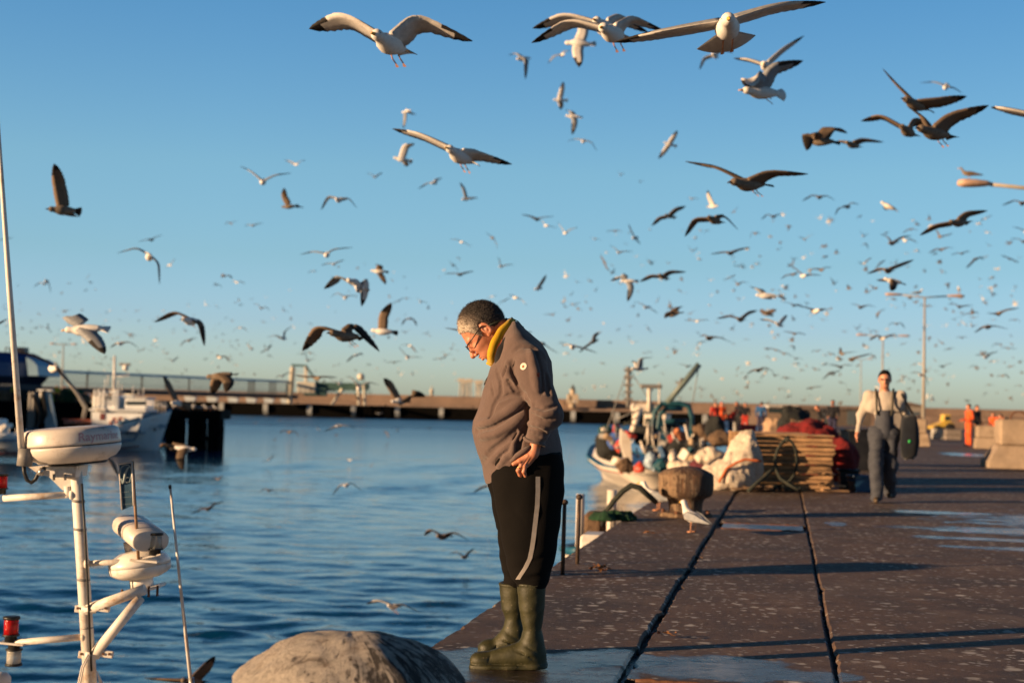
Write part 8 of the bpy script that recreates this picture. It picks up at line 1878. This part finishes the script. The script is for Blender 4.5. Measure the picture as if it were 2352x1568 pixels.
 ('E7', (640, 468), (570, 430), (495, 404), (690, 490), (762, 542), 'a'), ('E7', (755, 400), (745, 410), (730, 425), (765, 375), (778, 342), 'a'), ('E7', (1190, 622), (1120, 608), (1050, 612), (1260, 610), (1335, 604), 'a'), ('E7', (455, 680), (440, 672), (430, 680), (470, 668), (485, 672), 'a'), ('E7', (655, 705), (640, 680), (618, 655), (675, 730), (695, 760), 'a'), ('E7', (485, 862), (465, 840), (430, 815), (510, 850), (550, 835), 'a'), ('E7', (1090, 1120), (1050, 1105), (975, 1090), (1110, 1112), (1140, 1105), 'j'), ('E7', (730, 1125), (710, 1125), (695, 1140), (755, 1110), (795, 1098), 'j'), ('E7', (1645, 1140), (1635, 1160), (1632, 1185), (1660, 1120), (1690, 1125), 'j'), ('E7', (1875, 1160), (1800, 1165), (1735, 1205), (1950, 1130), (2050, 1190), 'j'), ('E7', (1945, 1195), (1915, 1225), (1880, 1255), (1955, 1165), (1960, 1130), 'm'), ('E7', (2180, 1250), (2150, 1240), (2110, 1255), (2220, 1245), (2270, 1270), 'j'), ('E7', (1340, 805), (1270, 775), (1210, 788), (1430, 800), (1565, 855), 'j'), ('E7', (1245, 855), (1215, 850), (1185, 880), (1270, 840), (1292, 862), 'j'), ('E7', (1590, 722), (1570, 710), (1550, 715), (1605, 712), (1620, 720), 'a'), ('E7', (2060, 940), (2010, 925), (1955, 915), (2090, 945), (2110, 960), 'j'), ('E7', (2150, 985), (2120, 960), (2090, 940), (2190, 975), (2240, 1010), 'j'), ('E7', (2285, 1035), (2250, 1015), (2215, 1000), (2320, 1030), (2370, 1045), 'j'), ('E7', (2265, 760), (2210, 742), (2140, 735), (2320, 752), (2400, 772), 'j'), ('E7', (2270, 448), (2220, 425), (2140, 415), (2320, 435), (2370, 480), 'j'), ('E7', (1735, 825), (1715, 822), (1690, 835), (1755, 820), (1785, 830), 'j'), ('E7', (1120, 540), (1095, 540), (1075, 560), (1150, 515), (1185, 508), 'j'),
 ('E8', (230, 558), (120, 525), (-40, 490), (290, 540), (360, 545), 'm'), ('E8', (175, 610), (155, 595), (130, 600), (195, 600), (215, 605), 'm'), ('E8', (690, 520), (650, 500), (580, 485), (760, 500), (840, 520), 'j'), ('E8', (860, 590), (880, 560), (940, 540), (850, 610), (845, 640), 'j'), ('E8', (1050, 690), (1000, 685), (960, 715), (1100, 680), (1140, 735), 'm'), ('E8', (1135, 500), (1120, 470), (1105, 455), (1130, 520), (1130, 545), 'm'), ('E8', (1700, 515), (1640, 490), (1570, 490), (1760, 505), (1835, 500), 'j'), ('E8', (1935, 440), (1920, 415), (1890, 390), (1965, 445), (2005, 455), 'a'), ('E8', (1820, 580), (1760, 590), (1690, 625), (1860, 570), (1900, 580), 'j'), ('E8', (1740, 690), (1720, 665), (1710, 650), (1760, 690), (1775, 720), 'a'), ('E8', (1990, 720), (1920, 725), (1840, 780), (2060, 715), (2190, 745), 'j'), ('E8', (2095, 585), (2040, 590), (1960, 580), (2180, 545), (2300, 530), 'j'), ('E8', (1120, 895), (1100, 895), (1085, 912), (1145, 885), (1165, 888), 'j'), ('E8', (1590, 945), (1560, 945), (1530, 965), (1620, 935), (1655, 950), 'j'), ('E8', (1965, 1030), (1920, 1005), (1850, 1010), (2010, 990), (2090, 970), 'm'), ('E8', (1520, 1125), (1490, 1120), (1470, 1130), (1570, 1105), (1630, 1085), 'j'), ('E8', (1300, 1210), (1250, 1185), (1185, 1192), (1360, 1240), (1372, 1330), 'm'), ('E8', (475, 1130), (420, 1110), (345, 1102), (520, 1110), (610, 1112), 'j'), ('E8', (370, 1195), (340, 1215), (290, 1258), (420, 1180), (490, 1165), 'j'), ('E8', (490, 995), (485, 965), (480, 925), (560, 985), (650, 975), 'j'), ('E8', (240, 968), (205, 962), (175, 985), (270, 955), (300, 975), 'j'), ('E8', (600, 1050), (640, 1030), (800, 990), (580, 1050), (565, 1060), 'j'), ('E8', (910, 840), (850, 800), (770, 860), (960, 810), (1050, 790), 'm'), ('E8', (1820, 1125), (1800, 1125), (1785, 1140), (1840, 1115), (1860, 1110), 'j'), ('E8', (2130, 1220), (2100, 1220), (2075, 1235), (2170, 1205), (2210, 1250), 'j'), ('E8', (180, 1345), (150, 1345), (125, 1360), (220, 1335), (295, 1328), 'j'), ('E8', (485, 1290), (465, 1280), (450, 1290), (515, 1295), (545, 1315), 'j'), ('E8', (1075, 1275), (1055, 1280), (1035, 1290), (1100, 1262), (1120, 1250), 'j'), ('E8', (645, 740), (625, 725), (605, 705), (670, 720), (690, 690), 'j'), ('E8', (1720, 830), (1690, 822), (1660, 835), (1750, 822), (1790, 830), 'j'), ('E8', (2190, 940), (2150, 930), (2105, 945), (2220, 940), (2285, 945), 'j'), ('E8', (2260, 650), (2230, 645), (2190, 660), (2290, 645), (2320, 680), 'j'),
 ('G1', (1832, 75), (1795, 70), (1748, 106), (1860, 52), (1905, 48), 'j'), ('G1', (2130, 232), (2110, 222), (2098, 235), (2180, 225), (2214, 264), 'm'), ('G1', (1675, 270), (1645, 250), (1600, 248), (1700, 250), (1730, 225), 'a'), ('G1', (1340, 372), (1325, 360), (1305, 352), (1355, 380), (1365, 392), 'a'), ('G1', (2110, 1412), (2080, 1400), (2055, 1395), (2130, 1395), (2165, 1360), 'j'), ('G1', (860, 1250), (838, 1240), (818, 1225), (885, 1260), (905, 1230), 'j'), ('G1', (1795, 360), (1790, 345), (1785, 350), (1800, 365), (1810, 380), 'j'), ('G1', (975, 300), (955, 288), (938, 305), (985, 295), (1000, 318), 'j'), ('G1', (1615, 200), (1600, 190), (1585, 210), (1625, 185), (1640, 195), 'j'),
 ('G3', (635, 318), (605, 312), (570, 330), (665, 295), (705, 278), 'm'), ('G3', (942, 332), (850, 322), (738, 306), (1040, 324), (1145, 330), 'j'), ('G3', (565, 905), (550, 905), (532, 900), (580, 880), (602, 868), 'j'), ('G3', (700, 830), (640, 815), (600, 845), (745, 820), (788, 878), 'j'), ('G3', (1160, 772), (1100, 790), (1010, 825), (1250, 775), (1310, 805), 'a'), ('G3', (1595, 840), (1580, 828), (1562, 820), (1605, 855), (1614, 890), 'j'), ('G3', (1455, 1140), (1440, 1150), (1430, 1168), (1465, 1125), (1480, 1105), 'j'), ('G3', (515, 1080), (490, 1095), (440, 1102), (540, 1055), (565, 1035), 'a'), ('G3', (1130, 865), (1118, 855), (1112, 870), (1138, 850), (1145, 870), 'j'), ('G3', (970, 810), (955, 800), (945, 785), (980, 818), (990, 828), 'a'), ('G3', (850, 870), (840, 865), (828, 880), (860, 858), (870, 865), 'j'), ('G3', (390, 745), (380, 755), (365, 768), (398, 735), (405, 725), 'j'), ('G3', (612, 730), (606, 735), (600, 748), (615, 715), (618, 702), 'j'), ('G3', (535, 780), (525, 772), (515, 768), (542, 785), (548, 798), 'j'), ('G3', (235, 930), (228, 920), (220, 912), (242, 940), (250, 955), 'j'), ('G3', (1255, 1088), (1240, 1085), (1225, 1078), (1285, 1080), (1325, 1075), 'a'), ('G3', (1520, 662), (1495, 655), (1470, 645), (1550, 655), (1578, 648), 'a'), ('G3', (1220, 702), (1208, 695), (1195, 705), (1232, 692), (1245, 705), 'a'), ('G3', (60, 145), (45, 130), (35, 150), (110, 130), (145, 178), 'm'), ('G3', (350, 68), (330, 40), (308, 12), (362, 65), (370, 75), 'a'), ('G3', (490, 78), (460, 88), (425, 108), (510, 50), (525, 20), 'm'), ('G3', (520, 130), (505, 118), (495, 128), (530, 128), (545, 148), 'j')]
MARKS = [((1105, 740), 'the old man\'s head'), ((250, 840), 'the trawler mast'), ((165, 1010), 'the radar dome'), ((25, 640), 'the tall antenna'), ((895, 90), 'the largest gull'), ((145, 450), 'the lone gull'), ((683, 870), 'the loading tower'), ((1315, 905), 'the lighthouse'), ((2023, 870), 'the walker\'s head'), ((2124, 680), 'the tallest lamp'), ((1600, 840), 'the boat derrick'), ((2235, 432), 'the edge lamp'), ((2130, 270), 'the dark trio'), ((1720, 405), 'the wide-winged gull'), ((30, 830), 'the blue ship'), ((1050, 345), 'the long-winged glider'), ((1390, 70), 'the white pair'), ((760, 770), 'the big young gull'), ((400, 730), 'the brown-winged gull'), ((600, 400), 'the shallow V gull'), ((1620, 505), 'the drooping dark gull'), ((1430, 650), 'the hanging-wing gull'), ((1700, 725), 'the dark pair'), ((820, 890), 'the ship loader'), ((450, 1000), 'the mooring dolphin'), ((440, 1110), 'the whip antenna'), ((1140, 1000), 'the old man\'s belly'), ((2140, 510), 'the tilted dark gull'), ((320, 600), 'the arched white gull'), ((750, 580), 'the thin-winged gull')]
def place(x, y):
    (mx, my), nm = min(MARKS, key=lambda m_: (m_[0][0] - x) ** 2 + (m_[0][1] - y) ** 2)
    dx, dy = x - mx, y - my; dd_ = math.hypot(dx, dy)
    a = math.degrees(math.atan2(-dy, dx)) % 360
    w_ = ['right of', 'above and right of', 'above', 'above and left of', 'left of', 'below and left of', 'below', 'below and right of'][int((a + 22.5) // 45) % 8]
    return ('just ' if dd_ < 55 else '' if dd_ < 120 else 'well ') + w_ + ' ' + nm
used = {}
def auto_label(x, y, span, tone, L, Rr, B):
    size = 'tiny' if span < 22 else 'small' if span < 48 else 'mid-sized'
    col = {'a': 'pale', 'j': 'dark', 'm': 'brown-winged'}[tone]
    up_l, up_r = B[1] - L[1], B[1] - Rr[1]; s_ = span * .12
    pose = 'wings raised' if up_l > s_ and up_r > s_ else 'wings drooping' if up_l < -s_ and up_r < -s_ else 'tilted left wing down' if up_l < 0 < up_r - s_ else 'tilted right wing down' if up_r < 0 < up_l - s_ else 'wings level'
    lb = f'{size} {col} gull, {pose}, {place(x, y)}'
    used[lb] = used.get(lb, 0) + 1; return lb
mr = random.Random(5)
for cr, b, a1, a2, b1, b2, tone in MID:
    c = CR[cr]; B = Vector(c(b)); L1, L2, R1, R2 = (Vector(c(p)) for p in (a1, a2, b1, b2)); span = (L2 - R2).length
    px_ = max((L1 - B).length + (L2 - L1).length, (R1 - B).length + (R2 - R1).length); kk = px_ / .67
    ang = mr.uniform(-.5, .5) + (math.pi if mr.random() < .5 else 0); f = mr.uniform(.25, .6)
    dv = Vector((-abs(math.cos(ang)) * f * (1 if mr.random() < .75 else -1), .18 * f)) * LB * kk * .5
    gull(B + dv, B - dv, L1, L2, R1, R2, tone=tone, hs=mr.choice([-1, -1, 1]), label=auto_label(B.x, B.y, span, tone, L2, R2, B))
# the farthest birds of the flock, past counting: one object
fr = random.Random(21); m_ = MB()
zones = [(10, 260, 640, 870, 85, (8, 17)), (240, 560, 690, 880, 75, (7, 17)), (520, 1060, 560, 880, 85, (7, 18)), (1290, 1780, 520, 930, 150, (12, 27)), (1760, 2352, 480, 945, 230, (13, 30)), (540, 1080, 966, 1080, 22, (9, 20)), (20, 380, 880, 1000, 24, (7, 13))]
for x0, x1, y0, y1, cnt, (s0, s1) in zones:
    for i in range(cnt):
        x, y, sp_ = fr.uniform(x0, x1), y0 + (y1 - y0) * fr.random() ** .75, fr.uniform(s0, s1); d = FPX * 1.2 / sp_; y = min(y, 985) if x > 1250 else y
        if y > 905 and d > 330 and x < 1250: d = 330
        if y > 960: d = min(d, 240)
        c = at(x, y, d); yw = fr.uniform(0, 6.28); rl = fr.uniform(-.5, .5); M = Matrix.Rotation(yw, 3, 'Z') @ Matrix.Rotation(rl, 3, 'Y') @ Matrix.Rotation(fr.uniform(-.3, .3), 3, 'X')
        kd = fr.choice((0, 0, 1, 1, 1)) if x < 1250 else fr.choice((0, 0, 1, 1, 1)); b1, b2 = fr.uniform(-.12, .30), fr.uniform(-.45, .40)
        P_ = lambda a_, f_, z_: c + M @ Vector((a_, f_, z_))
        m_.loft([[P_(r_ * math.cos(t), f_, r_ * math.sin(t)) for t in [1.05 * j for j in range(6)]] for f_, r_ in ((.27, .012), (.18, .05), (.02, .085), (-.14, .045), (-.28, .05))], kd * 2)
        for sg in (-1, 1):
            w1, w2 = P_(sg * .28, .04, b1 + .02), P_(sg * .64, -.10, b1 + b2)
            m_.add([P_(sg * .04, .10, .03), w1 + (M @ Vector((0, .07, 0))), w2, w1 + (M @ Vector((0, -.10, 0))), P_(sg * .04, -.08, .03), P_(sg * .16, 0, b1 * .5 + .055)], [(0, 1, 5), (1, 3, 5), (3, 4, 5), (4, 0, 5)], kd * 2 + 1, True)
            m_.add([w1 + (M @ Vector((0, .07, 0))), w2, w1 + (M @ Vector((0, -.10, 0)))], [(0, 1, 2)], kd * 2 + 1)
tag(m_.build('distant_gulls', [PA[0], PA[2], PJ[0], PJ[1]]), 'specks of countless far gulls hanging over the harbour and horizon', 'gull flock', kind='stuff')
# gulls standing
def stander(p, yaw, H, label, tone='a', group='gulls standing about', det=True):
    t = None; m_ = MB(); f = Vector((math.cos(yaw), math.sin(yaw), 0)); l = Vector((0, 0, 1)).cross(f); P = Vector(p); Z = Vector((0, 0, 1)); s = H / .42; n = 12 if det else 6
    path = [(x_, z_ - .06, a_, b_) for x_, z_, a_, b_ in [(-.30, .19, .006, .014), (-.24, .20, .02, .022), (-.14, .215, .05, .05), (-.02, .225, .066, .070), (.08, .245, .062, .068), (.14, .29, .044, .05), (.165, .34, .034, .036), (.18, .375, .035, .036), (.205, .39, .032, .030), (.232, .388, .016, .016)]]
    rg = [[P + (f * x + Z * z + l * r1 * math.cos(a) + (Z * .85 + f * -.35) * r2 * math.sin(a)) * s for a in [2 * math.pi * i / n for i in range(n)]] for x, z, r1, r2 in path]; m_.loft(rg, 0)
    for sg in (-1, 1):
        m_.loft([[P + (f * x + Z * z + l * (sg * (o + .012 * math.cos(a))) + Z * r_ * math.sin(a)) * s for a in [2 * math.pi * i / 8 for i in range(8)]] for x, z, o, r_ in ((.10, .19, .05, .02), (.02, .185, .066, .05), (-.10, .17, .058, .048), (-.24, .145, .035, .026), (-.37, .125, .012, .008))], 1)
    mt = {'a': PA, 'j': PJ, 'm': PM}[tone]; o = m_.build('gull', mt, None, P); tag(o, label, 'gull', group); o['px'] = 30
    if det:
        b_ = MB(); b_.tube([P + (f * .225 + Z * .328) * s, P + (f * .27 + Z * .322) * s, P + (f * .29 + Z * .308) * s], [.012 * s, .009 * s, .003 * s], 6); b_.build('beak', BEAK, o)
    for sg in (-1, 1):
        b_ = MB(); b_.tube([P + (f * -.02 + l * sg * .03 + Z * .13) * s, P + (f * -.01 + l * sg * .03 + Z * .005) * s], .006 * s, 5); b_.tube([P + (f * -.01 + l * sg * .03 + Z * .006) * s, P + (f * .05 + l * sg * .03 + Z * .004) * s], .009 * s, 5); b_.build('leg', LEG, o)
    return o
g_ = ground(1510, 1172); stander(g_ + Vector((0, 0, 0)), R(150), .40, 'grey-backed gull standing at the quay edge by the rusty bollard')
g_ = ground(1590, 1222); stander(g_, R(115), .36, 'white gull walking in front of the rusty bollard', 'a')
for x, y, yw in ((397, 946, 2), (410, 946, 1), (422, 945, 2.4), (432, 946, .4), (443, 945, 2), (452, 945, 3), (461, 944, 1), (472, 944, 2.2), (484, 944, .8), (495, 943, 2.6), (365, 948, 1.2), (376, 947, 2.8)):
    p = at(x, y, dd + 1.6 + fr.uniform(-1, 1.6)); p.z = ztop; stander(p, yw, .5, 'tiny white gull in the row standing on the mooring dolphin', det=False, group='gulls in a row on the dolphin')
for x, y in ((214, 905), (222, 907), (232, 906), (243, 905), (256, 905), (266, 906)):
    p = t3(x, 906); p.y = TD + 1.4; p.z = t3(x, 907).z; stander(p, fr.uniform(0, 6), .55, 'white gull perched on the trawler\'s upper bridge', det=False, group='gulls perched on the trawler')
T_ = at(2203, 432, 38); stander(T_ + Vector((.25, 0, .22)), R(160), .42, 'tan gull with raised back perched on the edge lamp', 'j')
T_ = at(2124, 684, 73); stander(T_ + Vector((-.35, 0, .06)), R(10), .5, 'pale gull perched at the middle of the tallest lamp', det=False); stander(T_ + Vector((1.75, 0, .25)), R(80), .5, 'pale gull perched on the right lamp of the tallest lamp', det=False)
for o in list(bpy.data.objects):
    for key in ('px', 'home'):
        if key in o: del o[key]
